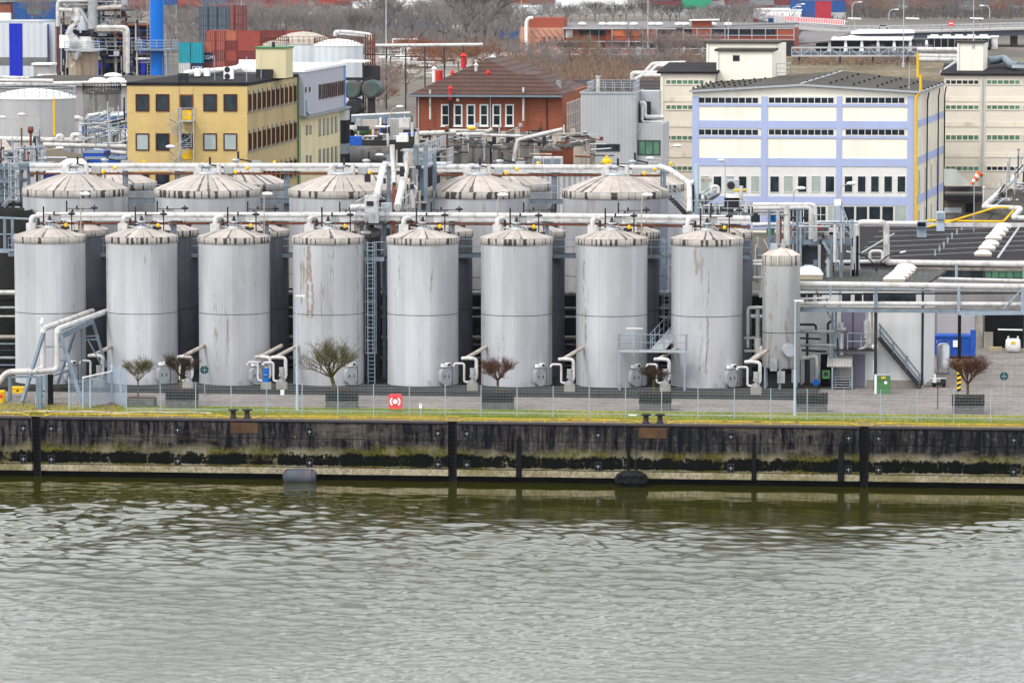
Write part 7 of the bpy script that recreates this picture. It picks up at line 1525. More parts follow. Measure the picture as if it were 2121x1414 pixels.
# screen building strip and ribbed sheet hall between the large tanks
r = thing('low_shed', 'long low white ribbed shed roofed in pale metal behind the large tanks', 'shed', tuple(A(1150,400,430))); a,c = A(1040,420,420), A(1232,420,420); zt_ = A(1150,358,420).z; b = MB(); b.prism([(a.x,420),(c.x,420),(c.x,428),(a.x,428)],0,zt_); b.build('wall', mat('shed_ribs', (.5,.5,.5), .6, ribs=(.5,.5), along='x'), r); b = MB(); b.box(a.x-.2,c.x+.2,419.8,428.2,zt_,zt_+.2); b.build('roof', M['white'], r)
r = thing('brick_shed', 'small low red brick shed behind the rightmost large tank', 'shed', tuple(A(1260,400,432))); a,c = A(1234,400,432), A(1345,400,432); zt_ = A(1290,352,432).z; b = MB(); b.prism([(a.x,432),(c.x,432),(c.x,440),(a.x,440)],0,zt_); b.build('wall', M['red_brick'], r); b = MB(); b.box(a.x-.2,c.x+.2,431.8,440.2,zt_,zt_+.2); b.build('roof', M['roof_felt'], r)
# glass roofed boxes
for i,(px) in enumerate((1112,1133,1153)):
    a = A(px,348,436); r = thing('roof_box', 'small pale box with dark front in the row below the rusty silos, ' + ['left','middle','right'][i] + ' one', 'box', (a.x,436,0), 'pale boxes below the rusty silos'); b = MB(); b.box(a.x-.42,a.x+.42,436,438,0,A(px,326,436).z); b.build('body', M['pipe'], r); b = MB(); b.box(a.x-.32,a.x+.32,435.95,435.99,a.z,A(px,329,436).z); b.build('front', M['steel_blue'], r)
# horizontal tanks by the office annex
mm('teal_tank', (.07,.10,.10), .6, 0, .2, .6, (.14,.07,.05), .9, 1.2, .5)
def htank(px,py,Y,dpx,L,label,mk,ax='y'):
    p = A(px,py,Y); R__ = dpx*Y/F/2; r = thing('horizontal_tank', label, 'tank', tuple(p), 'lying cylindrical tanks by the office annex'); d = Vector((0,1,0)) if ax == 'y' else Vector((1,0,0))
    b = MB(); b.cyl(p, p+d*L, R__, n=28, caps=False); b.build('shell', M[mk], r); b = MB(); b.cyl(p-d*.15, p, R__*.8, R__, 28); b.cyl(p+d*L, p+d*(L+.3), R__, R__*.7, 28); b.build('end_cap', M[mk], r)
    b = MB(); b.box(p.x-.4 if ax=='y' else p.x+1, p.x+.4 if ax=='y' else p.x+1.6, p.y+.6 if ax=='y' else p.y-R__, p.y+1 if ax=='y' else p.y+R__, 0, p.z-R__*.9); b.build('saddle', M['steel_dark'], r)
htank(728,186,556,38,4,'teal lying tank with streaked round end, left of two upper ones','teal_tank'); htank(768,185,556,38,4,'reddish teal lying tank end, right of two upper ones','teal_tank'); htank(732,222,556,34,4,'darker lying tank end in the lower tier beside the annex','steel_dark')
htank(720,322,450,40,4.4,'big black and white streaked lying tank right of the yellow office annex','silo_old','x')
a = A(745,160,560); r = thing('tank_gantry', 'dark steel gantry with canopy above the lying tank ends', 'gantry', (a.x,560,0)); x0,x1 = A(716,150,560).x, A(756,150,560).x; zt_ = A(735,129,560).z
b = MB(); b.box(x0-.5,x1+.3,558,563,zt_,zt_+.2); b.build('canopy_roof', M['white'], r)
for xx in (x0,x1): b = MB(); b.box(xx-.1,xx+.1,558.4,558.6,0,zt_); b.build('column', M['steel_dark'], r)
b = MB(); b.box(x0,x1+1.5,558.5,558.9,a.z-.4,a.z); b.box(x1,x1+2,559,559.4,a.z-.4,zt_-.4); b.build('crossbeam', M['steel_dark'], r)
# yard clutter right of the annex
r = thing('storage_drum', 'rusty orange vertical drum tank in the yard beyond the annex', 'tank', (0,0,0)); p = A(772,272,500); b = MB(); b.lathe((p.x,500,p.z-.5),[(.45,0),(.45,1.25),(.2,1.35),(0,1.4)],16); b.lathe((p.x,500,p.z-6),[(.1,0),(.1,5.5)],8); b.build('shell', mat('orange_rust', (.42,.13,.03), .7, 0, .3, 1.0, (.2,.06,.02), .6, 2, .3), r)
r = thing('pipe_bridge', 'dark beamed pipe bridge with white line from the annex to the brick building', 'pipe bridge', tuple(A(730,240,510))); b = MB(); b.beam(A(728,247,510),A(850,244,510),.5,.7); b.build('main_beam', M['steel_blue'], r); b = MB(); b.cyl(A(728,240,510),A(850,234,510),.14,n=8); b.build('pipe_run', M['pipe'], r)
for px in (735,790,845): q = A(px,250,510); b = MB(); b.box(q.x-.12,q.x+.12,509.9,510.1,0,q.z); b.build('column', M['steel_dark'], r)
r = thing('equipment_yard', 'yard strip of small tanks, sheds and blue hoses beyond the annex', 'machinery', tuple(A(790,275,480))); rg = random.Random(23)
for k in range(60):
    px,py,Y = rg.uniform(728,860), rg.uniform(262,312), rg.uniform(462,500); a = A(px,py,Y); b = MB()
    if k % 3 == 0: b.cb(a,rg.uniform(.3,1.4),.8,rg.uniform(.3,1.2))
    elif k % 3 == 1: b.cyl(a,a+Vector((rg.uniform(.5,3),0,0)),rg.uniform(.05,.18),n=7)
    else: b.cyl(a,a+Vector((0,0,rg.uniform(.6,2))),rg.uniform(.04,.15),n=7)
    b.build('small_equipment', M[rg.choice(['galv','steel_dark','pipe','pipe_old','blue','pipe_grey','white','steel_dark'])], r)
a = A(825,265,492); b = MB(); b.box(a.x-1.2,a.x+1.2,492,495,0,A(825,247,492).z); b.build('shed_body', M['corr_sheet'], r); a = A(752,268,498); b = MB(); b.sphere((a.x,498,a.z),.8,1.2,1,.9); b.build('shrub', M['green'], r)
b = MB(); b.box(A(726,330,470).x, A(880,330,470).x, 470, 470.6, 0, A(800,290,470).z); b.build('low_wall', M['concrete_dark'], r)
cobra(808, 480, 825, 222, 0, 'white headed lamp on a tall curved pole left of the brick building'); cobra(812, 420, 790, 322, 0, 'white headed lamp leaning left below the bridge tower duct')

# ================================================================ left side of the plant
mm('tank_pale', (.40,.40,.41), .5, 0, .08, .4, (.25,.23,.2), .4, .8, .1)
def bigtank(px, ytop, Y, dpx, label, mk, mr, dome=1.2, rail=True, name='storage_tank', group=None, ground=0):
    R__ = dpx*Y/F/2; p = A(px, ytop, Y-R__*0); r = thing(name, label, 'tank', (p.x, Y, 0), group); b = MB(); b.lathe((p.x,Y,0),[(R__,ground),(R__,p.z)],48); b.build('shell', M[mk], r)
    b = MB(); b.lathe((p.x,Y,0),[(R__+.08,p.z-.2),(R__+.1,p.z+.03),(R__*.7,p.z+dome*.55),(R__*.35,p.z+dome*.88),(0,p.z+dome)],48); b.build('roof', M[mr], r)
    if rail:
        b = MB(); n = 36; pts = [(p.x+R__*math.cos(k*6.283/n), Y+R__*math.sin(k*6.283/n), p.z) for k in range(n+1)]; b.rail(pts,1.1,3,.035); b.build('railing', M['galv' if rail is True else rail], r)
    return r
bigtank(70, 200, 500, 176, 'pale grey tank with a vertical yellow stripe at the left edge', 'tank_pale', 'white', .9)
r = [o for o in scn.objects if o.name.startswith('storage_tank')][-1]
q = A(125,206,500); Rt = 176*500/F/2; b = MB()
for k in range(12):
    t_ = math.asin((q.x-A(70,206,500).x)/Rt); x_, y_ = A(70,206,500).x+(Rt+.03)*math.sin(t_), 500-(Rt+.03)*math.cos(t_)
b.box(x_-.12,x_+.14,y_-.04,y_,A(125,282,495).z,A(125,203,495).z); b.build('yellow_stripe', M['yellow'], r)
bigtank(211, 190, 560, 80, 'black weathered tank with rust streaks left of the yellow office', 'silo_old', 'cone_dark', .7, 'steel_dark')
a = A(258,300,450); r = thing('round_vessel', 'shiny grey horizontal vessel end peeking left of the yellow office', 'vessel', tuple(a)); b = MB(); b.sphere(A(268,288,440),1.0,1,1.4,1.15,16); b.build('vessel_body', M['stainless'], r)
def wire(label, items, nm='pipe_manifold', cat='machinery', loc=None):
    r = thing(nm, label, cat, tuple(loc)); 
    for pts, rr, mk, Y in items: b = MB(); b.tube([A(p[0],p[1],Y) for p in pts], rr, 8, .35); b.build('pipe_run', M[mk], r)
    return r
pl = wire('stacked white pipe lines crossing left of the yellow office', [(((-20,288),(170,292)),.28,'pipe',430),(((90,300),(262,304)),.22,'pipe',420),(((155,245),(168,245),(168,290)),.26,'pipe',440),(((182,247),(182,240),(212,236),(262,236)),.2,'pipe',445),(((228,330),(228,240),(262,238)),.2,'lamp_post',430),(((-20,175),(262,171)),.25,'pipe',560),(((-20,166),(110,168)),.25,'pipe',540),(((-20,160),(60,162)),.2,'pipe',540),(((120,290),(120,282),(128,282),(128,292)),.25,'pipe',429),(((150,290),(150,280),(168,280),(168,292)),.25,'pipe',429),(((195,312),(262,318)),.2,'pipe',412),(((262,260),(172,292)),.12,'steel_light',440)], 'pipe_rack', 'pipe rack', A(100,300,430))
for px in (20,85,150,215): q = A(px,300,432); b = MB(); b.box(q.x-.12,q.x+.12,431.8,432.1,0,q.z+.3); b.build('column', M['steel_blue'], pl)
rg = random.Random(31); cm_ = thing('pipe_manifold', 'dense network of bluish pipes and railings left of the yellow office', 'machinery', tuple(A(210,270,440)))
for k in range(120):
    px,py,Y = rg.uniform(160,262), rg.uniform(240,330), rg.uniform(418,450); a = A(px,py,Y); c = a+rg.choice([Vector((rg.uniform(.8,3),0,0)),Vector((0,0,rg.uniform(.6,2.4))),Vector((rg.uniform(1,2.5),0,rg.uniform(.2,.8)))]); b = MB(); b.cyl(a,c,rg.uniform(.03,.09),n=5)
    if k % 6 == 0: b.cb(c,.35,.3,.35)
    b.build('pipe_run', M[rg.choice(['steel_light','galv','steel_dark','pipe','blue','steel_blue','pipe_grey'])], cm_)
# olive ribbed lean-to, blue containers
r = thing('low_shed', 'brown ribbed lean to roof below the pipe lines at the left', 'shed', tuple(A(130,330,405))); p1_,p2_,p3_,p4_ = A(85,338,405),A(180,336,405),A(182,322,412),A(100,305,420); b = MB(); b.slab(p1_,p2_,p3_,p4_,.2); b.build('roof', mat('lean_roof', (.13,.11,.075), .8, 0, .2, .5, ribs=(.4,.3), along='x'), r); b = MB(); b.box(p1_.x,p2_.x,405.3,405.6,0,p1_.z-.2); b.build('wall', M['steel_dark'], r)
r = thing('marquee', 'blue walled tent with white sloping roof behind the leftmost large tank', 'tent', tuple(A(130,370,380))); a,c = A(94,372,380), A(200,372,380); zt_ = A(100,348,380).z; b = MB(); b.box(a.x,c.x,380,388,0,zt_-.5); b.build('wall', M['blue'], r); b = MB(); b.add([(a.x-.2,379.8,zt_-.5),(c.x+.2,379.8,zt_-.5),(c.x-2,384,zt_+.6),(a.x+1,384,zt_+.6)],[(0,1,2,3)]); b.build('roof', M['white'], r)
for i,(px0,px1,y0,y1,Y) in enumerate(((172,215,313,334,409),(176,262,326,338,408))):
    r = thing('blue_container', ['dark blue container left of the yellow office, upper of two','dark blue container left of the yellow office, lower of two'][i], 'container', tuple(A(px0,y1,Y))); a,c = A(px0,y1,Y),A(px1,y0,Y); b = MB(); b.box(a.x,c.x,Y,Y+3,0,c.z); b.build('body', M['blue'], r); b = MB(); b.box(a.x,c.x,Y-.06,Y,c.z-.2,c.z+.05); b.build('top_rail', M['steel_light'], r)
# far-left stair tower and framework next to the tank rows
lt = thing('access_tower', 'bluish steel access tower with caged ladders at the left edge above the tanks', 'tower', tuple(A(20,420,360))); Y = 360
for px in (3,14,27,44,60): q = A(px,400,Y); b = MB(); b.box(q.x-.12,q.x+.12,Y-.1,Y+.1,0,A(px,330+(px*3) % 17,Y).z); b.build('column', M['steel_blue'], lt)
for k,(py,x0,x1) in enumerate(((345,-20,60),(372,-20,45),(420,-20,46),(338,40,100))): a,c = A(x0,py,Y),A(x1,py,Y); b = MB(); b.box(a.x,c.x,Y-.5,Y+3,a.z-.25,a.z); b.rail([(a.x,Y-.5,a.z),(c.x,Y-.5,a.z)],1.2,.8,.03); b.build('platform', M['steel_dark'] if k == 2 else M['steel_blue'], lt)
b = MB(); q = A(30,420,Y-1); b.ladder((q.x,Y-1,q.z),(q.x,Y-1,A(30,330,Y-1).z),.5,cage=.3,r=.04); b.build('ladder', M['galv'], lt)
b = MB()
for k in range(8): a = A(2+k*2.5,425-k*3,Y-.8); b.box(a.x,a.x+.5,Y-.8,Y-.1,a.z-.05,a.z)
b.build('steps', M['galv'], lt)
rg = random.Random(37)
for k in range(80):
    px,py,Y_ = rg.uniform(-10,100), rg.uniform(300,400), rg.uniform(362,385)
    if px > 50 and py > 342: continue
    a = A(px,py,Y_); c = a+rg.choice([Vector((rg.uniform(.4,2),0,0)),Vector((0,0,rg.uniform(.5,2.4))),Vector((0,0,-rg.uniform(1,3)))]); b = MB(); b.cyl(a,c,rg.uniform(.03,.12),n=6)
    if k % 5 == 0: b.cyl(c-Vector((.2,0,0)),c+Vector((.2,0,0)),.28,n=12)
    b.build('pipe_run', M[rg.choice(['galv','steel_dark','pipe','pipe_grey','steel_light','rust'])], lt)
b = MB()
for k in range(6): b.cyl(A(-8+k*3.5,290,400),A(8+k*3.5,313,396),.08,n=6)
b.build('slanted_pipes', M['pipe_old'], lt)
# dark wall tank at far left beside the first tank + frame
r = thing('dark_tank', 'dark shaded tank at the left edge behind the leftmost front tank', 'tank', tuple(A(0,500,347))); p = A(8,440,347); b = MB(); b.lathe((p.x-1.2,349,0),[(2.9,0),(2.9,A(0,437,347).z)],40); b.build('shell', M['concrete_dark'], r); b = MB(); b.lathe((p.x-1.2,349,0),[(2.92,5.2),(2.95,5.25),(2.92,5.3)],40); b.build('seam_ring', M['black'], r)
fr = thing('guard_rail', 'light blue guard rail beside the leftmost front tank', 'railing', tuple(A(10,480,341))); Y = 341
for px in (10,26,75): q = A(px,500,Y); b = MB(); b.box(q.x-.1,q.x+.1,Y-.1,Y+.1,A(px,519,Y).z,A(px,451,Y).z); b.build('post', M['steel_blue'], fr)
b = MB(); b.beam(A(-20,450,Y),A(77,454,Y),.12,.14); b.beam(A(-20,485,Y),A(40,485,Y),.08,.08); b.beam(A(-20,519,Y),A(45,520,Y),.3,.3); b.build('crossbeam', M['steel_light'], fr)
# lamps
cobra(42, 470, 8, 244, 0, 'white headed lamp at the far left edge in front of the pale tank'); cobra(82, 468, 48, 238, 0, 'white headed lamp, right one of the pair before the pale tank'); cobra(85, 405, 120, 308, 0, 'white lamp on a long arm pointing right below the pipe lines'); cobra(371, 390, 357, 305, 0, 'white headed lamp in front of the spiral stair')
r = thing('antenna_pole', 'lattice antenna pole with loudspeakers at the left', 'pole', tuple(A(80,335,400))); p = A(80,335,400); b = MB(); b.cyl((p.x,400,0),(p.x,400,A(80,262,400).z),.12,n=6); b.build('pole', M['pipe_old'], r); b = MB()
for k in range(9): q = A(80+(-1)**k*2,268+k*6,400); b.cb(q,.32,.3,.22)
b.build('fittings', M['galv'], r)

# ---------------------------------------------------------------- hall with blue stripes
mm('hall_white', (.60,.64,.68), .5, 0, .04, .1, ribs=(1.2,.12), along='x'); mm('royal_blue', (.015,.03,.50), .45, 0, .05, .1, ribs=(.9,.2), along='x')
Y = 860.; x0, x1 = A(-40,100,Y).x, A(98,100,Y).x; hz = A(40,49,Y).z; r = thing('striped_hall', 'white metal hall with royal blue vertical stripes at the upper left', 'building', (x0,Y,0)); x2 = A(115,100,Y+14).x
b = MB(); b.prism([(x0,Y),(x1,Y),(x2,Y+14),(x0,Y+14)],0,hz); b.build('wall', M['hall_white'], r)
for p0,p1 in ((19,46),): pxbox((x0,Y),(x1,Y),p0,p1,49,165,0,.1).build('blue_stripe', M['royal_blue'], r)
pxbox((x0,Y),(x1,Y),-40,98,119,136,0,.05).build('grey_band', mat('hall_grey', (.16,.17,.16), .6), r)
wbox((x1,Y),(x2,Y+14),0,3.0,0,hz-.2,0,.1).build('blue_stripe', M['royal_blue'], r); wbox((x1,Y),(x2,Y+14),3.0,13,0,hz-.2,0,.1).build('white_stripe', M['white'], r); wbox((x1,Y),(x2,Y+14),13,14.1,0,hz-.2,0,.12).build('blue_stripe', M['royal_blue'], r)
b = MB(); b.box(x0,x2,Y+.3,Y+14,hz,hz+.5); b.build('roof', M['galv'], r)
for i,px in enumerate((5,)): p = A(px,38,Y+5); b = MB(); b.box(p.x-1.5,p.x+1.5,Y+4,Y+6,hz,p.z+1); b.build('roof_light', M['white'], r)
for i,(px0,px1,y0,y1) in enumerate(((70,105,135,157),(82,105,158,170))): a,c = A(px0,y1,700),A(px1,y0,700); r2 = thing('roof_cabin', ['white slatted cabin below the striped hall, upper one','white slatted cabin below the striped hall, lower one'][i], 'cabin', tuple(a)); b = MB(); b.box(a.x,c.x,700,703,0,c.z); b.build('wall', M['corr_sheet'], r2); b = MB(); b.box(a.x-.3,c.x+.3,699.7,703.3,c.z,c.z+.3); b.build('roof', M['white'], r2)
# dark yard roof in front of the plant
r = thing('dark_roof_hall', 'wide low hall with dark felt roof and white edge left of the blue chimney', 'building', tuple(A(200,170,600))); a,c = A(-30,172,600),A(430,172,600); zz_ = G(200,156,a.z).y; b = MB(); b.box(a.x,c.x,600.5,zz_,0,a.z-.4); b.build('wall', M['corr_sheet'], r); b = MB(); b.box(a.x,c.x,600,zz_,a.z-.4,a.z); b.build('roof', M['roof_grey'], r); b = MB(); b.box(a.x,c.x,599.8,600,a.z-.3,a.z+.15); b.build('fascia', M['white'], r)
for k,(px,py) in enumerate(((203,168),(234,158),(240,167))): p = G(px,py,a.z); b = MB(); b.sphere((p.x,p.y,p.z),.9,1.5,1,.55); b.build('dome_light', M['white'], r)
# blue chimney
Y = 790.; p = A(326,160,Y); r = thing('chimney', 'tall bright blue steel chimney with a round gallery', 'chimney', (p.x,Y,0)); b = MB(); b.lathe((p.x,Y,0),[(1.22,0),(1.15,70)],32); b.build('shaft', M['bright_blue'], r)
zg_ = A(326,101,Y).z; b = MB(); x0,x1 = A(286,100,Y).x, A(362,100,Y).x; b.box(x0,x1,Y-3.2,Y+3,zg_-.3,zg_); b.build('gallery_deck', M['steel_blue'], r); b = MB(); b.rail([(x0,Y+3,zg_),(x0,Y-3.2,zg_),(x1,Y-3.2,zg_),(x1,Y+3,zg_)],1.5,1.2,.06,2); b.build('railing', M['steel_light'], r)
b = MB(); b.cyl((x0+.3,Y-2.5,0),(x0+.3,Y-2.5,zg_),.15,n=6); b.cyl((x0+.1,Y-2.5,zg_),(x0+.1,Y-2.5,zg_+4.4),.12,n=6); b.build('column', M['galv'], r); q = A(314,60,Y+1); b = MB(); b.ladder((q.x-.5,Y+.8,0),(q.x-.5,Y+.8,70),.5,r=.06,sp=.6); b.build('ladder', M['pipe_old'], r)
b = MB(); q = A(342,130,Y+1); b.ladder((q.x+.2,Y,0),(q.x+.2,Y,zg_),.8,r=.06,sp=.8,cage=1); b.ladder((q.x+1.2,Y,0),(q.x+1.2,Y,zg_),.8,r=.06,sp=.8,cage=1); b.build('ladder', M['steel_light'], r)
# refinery structure
r = thing('plant_backdrop', 'dark blue black backdrop of a shadowed plant hall behind the refinery tower and chimney', 'building', tuple(A(250,150,858))); b = MB(); b.box(A(118,150,858).x,A(312,150,858).x,858,868,0,A(250,52,858).z); b.build('wall', mat('plant_shade', (.012,.014,.03), .7, 0, .5, .3, (.05,.02,.015), .6, .6, .3), r); b = MB(); b.box(A(118,52,858).x,A(312,52,858).x,857,868,A(250,54,858).z,A(250,51,858).z); b.build('roof', M['rust'], r)  # dark backdrop; the building's shade is put into its near-black colour
for k in range(16): q = A(205+(k%8)*13,82+(k//8)*42,857); b = MB(); b.cyl(q,(q.x,q.y,q.z-2.8),.45,n=8); b.build('blue_cylinder', M['royal_blue'], r)
rf = thing('refinery_tower', 'rusty refinery tower of pipes, platforms and vessels below steam', 'tower', tuple(A(190,150,830))); rg = random.Random(41); Y = 830.
for px in (122,150,170,190,215,240,262,285): 
    for dy in (0,9): q = A(px,150,Y+dy); b = MB(); b.box(q.x-.2,q.x+.2,Y+dy-.2,Y+dy+.2,0,A(px,2 if px < 250 else 50,Y).z+rg.uniform(-2,3)); b.build('column', M[rg.choice(['steel_dark','rust','pipe_old','steel_blue'])], rf)
for py,x0,x1 in ((3,118,225),(20,150,255),(35,190,250),(52,125,240),(95,150,290),(112,205,290),(70,190,255)): a,c = A(x0,py,Y-1),A(x1,py,Y-1); b = MB(); b.box(a.x,c.x,Y-1,Y+9,a.z-.3,a.z); b.build('platform', M['steel_dark'], rf); b = MB(); b.rail([(a.x,Y-1,a.z),(c.x,Y-1,a.z)],1.4,1.6,.07); b.build('railing', M['galv'], rf)
for k in range(170):
    px,py = rg.uniform(122,300), rg.uniform(-5,150)
    if px > 262 and py < 45: continue
    a = A(px,py,rg.uniform(Y-2,Y+8)); c = a+rg.choice([Vector((rg.uniform(1,7),0,0)),Vector((0,0,-rg.uniform(1,7))),Vector((rg.uniform(1,4),0,rg.uniform(-2,2)))]); b = MB(); b.cyl(a,c,rg.uniform(.07,.28),n=6)
    if k % 5 == 0: b.cb(c,1.0,.8,.9)
    b.build('pipe_run', M[rg.choice(['rust','rust','steel_dark','pipe_old','galv','pipe_grey','pipe','pipe_old','blue'])], rf) if k < 100 else None
def prf(*pts, rr=.4, mk='pipe', Y_=Y-2): b = MB(); b.tube([A(q[0],q[1],Y_) for q in pts], rr, 10, .9); b.build('white_pipe', M[mk], rf)
prf((120,55),(120,2),(200,1)); prf((122,20),(150,22)); prf((195,57),(264,57),(264,152),rr=.45); prf((195,63),(258,63),(259,150),rr=.35,mk='pipe_old'); prf((192,0),(192,60),rr=.9,mk='pipe_grey'); prf((200,18),(252,15),rr=.4,mk='pipe_old'); prf((166,20),(190,58),rr=.3,mk='galv'); prf((127,50),(127,150),rr=.15,mk='galv')
for px,py,rr,hh,mk in ((160,18,1.6,2.2,'pipe'),(172,35,1.5,2.5,'galv'),(212,52,1.3,2.0,'pipe_grey'),(178,90,2.8,3.0,'pipe')):
    p = A(px,py,Y-1); b = MB(); b.lathe((p.x,Y,p.z-hh),[(rr,0),(rr,hh),(rr*.6,hh*1.3),(0,hh*1.35)] if px != 178 else [(rr,0),(rr*.95,.4),(rr*.55,hh),(rr*.5,hh+1.2),(0,hh+1.2)],20); b.build('vessel', M[mk], rf)
mm('stained_drum', (.36,.29,.22), .8, 0, .2, .2, (.13,.07,.045), .9, .6, .12)
p = A(173,158,Y-6); b = MB(); b.lathe((p.x,Y-6,0),[(2.7,0),(2.7,A(173,108,Y-6).z)],28); b.build('drum_tower', M['stained_drum'], rf); z_ = A(173,101,Y-6).z; b = MB(); b.box(p.x-2.6,p.x+3.8,Y-10,Y-3,z_-.3,z_); b.build('platform', M['galv'], rf); b = MB(); b.rail([(p.x-2.6,Y-10,z_),(p.x+3.8,Y-10,z_)],1.4,1,.06,2); b.build('railing', M['galv'], rf)
b = MB(); p = A(133,100,Y-3); b.box(p.x-.9,p.x+.9,Y-3,Y-2.5,A(133,100,Y-3).z,A(133,73,Y-3).z); b.build('white_panel', M['white'], rf); p = A(248,118,Y+9.5); b = MB(); b.box(A(210,150,Y+9.5).x,A(292,150,Y+9.5).x,Y+9.5,Y+9.8,0,A(250,62,Y+9.5).z); b.build('blue_screen', mat('screen_mix', (.012,.02,.10), .7, 0, .5, .3, (.01,.012,.02), .9, .8, .4), rf)  # the dark blue screen has a building's shadow put into its colour
for k in range(9):
    for j in range(2): p = A(214+k*8.5,75+j*35,Y+9); b = MB(); b.cyl(p,(p.x,p.y,p.z-2.6),.5,n=8); b.build('blue_vessel', M['royal_blue'], rf) if (k+j) % 2 == 0 else None
# steam: soft volume puffs
sm = bpy.data.materials.new('steam'); sm.use_nodes = True; nt = sm.node_tree; nt.nodes.remove(nt.nodes['Principled BSDF']); pv = nt.nodes.new('ShaderNodeVolumePrincipled'); pv.inputs['Color'].default_value = (1,1,1,1); tcs = nt.nodes.new('ShaderNodeTexCoord'); ns_ = nt.nodes.new('ShaderNodeTexNoise'); ns_.inputs['Scale'].default_value = .45; ns_.inputs['Detail'].default_value = 3; nt.links.new(tcs.outputs['Object'], ns_.inputs['Vector'])
ts = NT(sm); so = ts.new('ShaderNodeSeparateXYZ'); ts.l.new(tcs.outputs['Object'], so.inputs[0]); sz = so.outputs[2]
cx_ = ts.math('ADD', so.outputs[0], ts.math('MULTIPLY', ts.math('SINE', ts.math('MULTIPLY', sz, .9)), .7)); rr_ = ts.math('SQRT', ts.math('ADD', ts.math('MULTIPLY', cx_, cx_), ts.math('MULTIPLY', so.outputs[1], so.outputs[1])))
ns_.inputs['Scale'].default_value = .75; ns_.inputs['Detail'].default_value = 5; ed_ = ts.math('ADD', ts.math('MULTIPLY', rr_, .30), ts.math('MULTIPLY', ts.math('ABSOLUTE', sz), .07))
dd_ = ts.math('MAXIMUM', ts.math('SUBTRACT', ts.math('SUBTRACT', ns_.outputs['Fac'], .12), ed_), 0.0); ts.l.new(ts.math('MULTIPLY', dd_, 16.0), pv.inputs['Density']); ts.l.new(pv.outputs[0], nt.nodes['Material Output'].inputs['Volume'])
q = A(154,88,Y-9.5); b = MB(); b.sphere(q, 4.6, .62, .62, 1.05, 16); 
tag(b.build('steam', sm, None, q), 'white puffs of steam rising beside the stained drum of the refinery', 'steam', kind='stuff')
# ================================================================ far background
def gy(py, px=1060, z=0): return G(px, py, z).y
def cbox(parent, name, m, px0, px1, py_top, py_base, dep, Y=None, z0=0):
    """box standing on the ground whose photo outline is px0..px1, py_top..py_base"""
    Y = Y or gy(py_base, (px0+px1)/2); a, c = A(px0, py_base, Y), A(px1, py_base, Y); zt_ = A((px0+px1)/2, py_top, Y).z
    b = MB(); b.box(a.x, c.x, Y, Y+dep, z0 if z0 is not None else a.z, zt_); return b.build(name, m, parent), (a.x, Y), (c.x, Y), zt_
# --- containers
CC = {}
for k, c in dict(red=(.34,.07,.05), orange=(.44,.14,.08), maroon=(.20,.045,.04), navy=(.02,.035,.09), teal=(.02,.30,.38), slate=(.07,.10,.13), blue=(.02,.09,.30), green=(.03,.35,.20), white=(.55,.55,.56), bright=(.42,.03,.05), grey=(.25,.28,.3)).items():
    CC[k] = mat('container_'+k, c, .6, 0, .12, .5, tuple(v*.5 for v in c), .4, 1, .3, ribs=(.6,.3))
CP = {}
def container(px, py, k, L, label, group, Y, z, depth_view=False):
    """a shipping container with its left bottom front corner at a pixel column, depth Y and level z"""
    key = (k, L, depth_view)
    if key not in CP:
        r = thing('shipping_container', '', 'container', (0,0,0)); w_, d_ = (2.44, L) if depth_view else (L, 2.44)
        b = MB(); b.box(.06,w_-.06,.06,d_-.06,.1,2.52); b.build('body', CC[k], r)
        b = MB()
        for x in (0,w_-.12):
            for y in (0,d_-.12): b.box(x,x+.12,y,y+.12,0,2.59)
        for z_ in (0,2.49): b.box(.12,w_-.12,0,.1,z_,z_+.1); b.box(0,.1,.12,d_-.12,z_,z_+.1); b.box(w_-.1,w_,.12,d_-.12,z_,z_+.1)
        b.build('frame', CC[k], r)
        if depth_view or True:
            b = MB(); 
            if depth_view: 
                for x in (.5,.9,1.5,1.9): b.cyl((x,-.03,.15),(x,-.03,2.45),.03,n=4)
                b.build('door_bars', M['galv'], r)
        CP[key] = Proto(r)
    x = A(px, py, Y).x; return CP[key]((x, Y, z), 0, label, group)
YC = gy(147, 500)
def stackc(px, cols, Y, z0, L, words, group, dv=False, gap=.15):
    """cols: list of columns, each a list of colours from the bottom up"""
    w_ = 2.44 if dv else L; x0 = A(px, 120, Y).x; out = []
    for i, col in enumerate(cols):
        for j, k in enumerate(col):
            if not k: continue
            lv = 'on the ground' if j == 0 else ('topmost of its column' if j == len(col)-1 else NTH[j]+' above the ground')
            nm = {'red':'red','orange':'orange','maroon':'dark red','navy':'navy blue','teal':'turquoise','slate':'slate grey','blue':'blue','green':'green','white':'white','bright':'bright red','grey':'grey'}[k]
            o = container(px, 120, k, L, '%s container %s, column %s, %s' % (nm, words, NTH[i], lv), group, Y, z0+j*2.6); o.location.x = x0+i*(w_+gap); out.append(o)
    return out
def stackd(px, cols, Y, L, words, group):
    x0 = A(px, 120, Y).x; out = []
    for i, col in enumerate(cols):
        for j, k in enumerate(col):
            if not k: continue
            nm = {'red':'red','orange':'orange','maroon':'dark red','navy':'navy blue','teal':'turquoise','slate':'slate grey','blue':'blue','green':'green','white':'white','bright':'bright red','grey':'grey'}[k]
            lv = 'on the ground' if j == 0 else ('topmost of its column' if j == len(col)-1 else NTH[j]+' above the ground')
            o = container(px, 120, k, L, '%s container seen end on %s, column %s, %s' % (nm, words, NTH[i], lv), group, Y, j*2.6, True); o.location.x = x0+i*2.6; out.append(o)
    return out
gA = 'shipping containers stacked behind the blue chimney'
stackd(427, [['maroon','maroon','red','red'],['red','maroon','red','red']], YC, 12.2, 'in the main stack', gA)
stackc(442.5, [['maroon','red','maroon','orange'],['maroon','maroon','red','red'],['red','red','maroon','maroon'],['maroon','red','red','red']], YC+.2, 0, 6.06, 'in the main stack', gA)
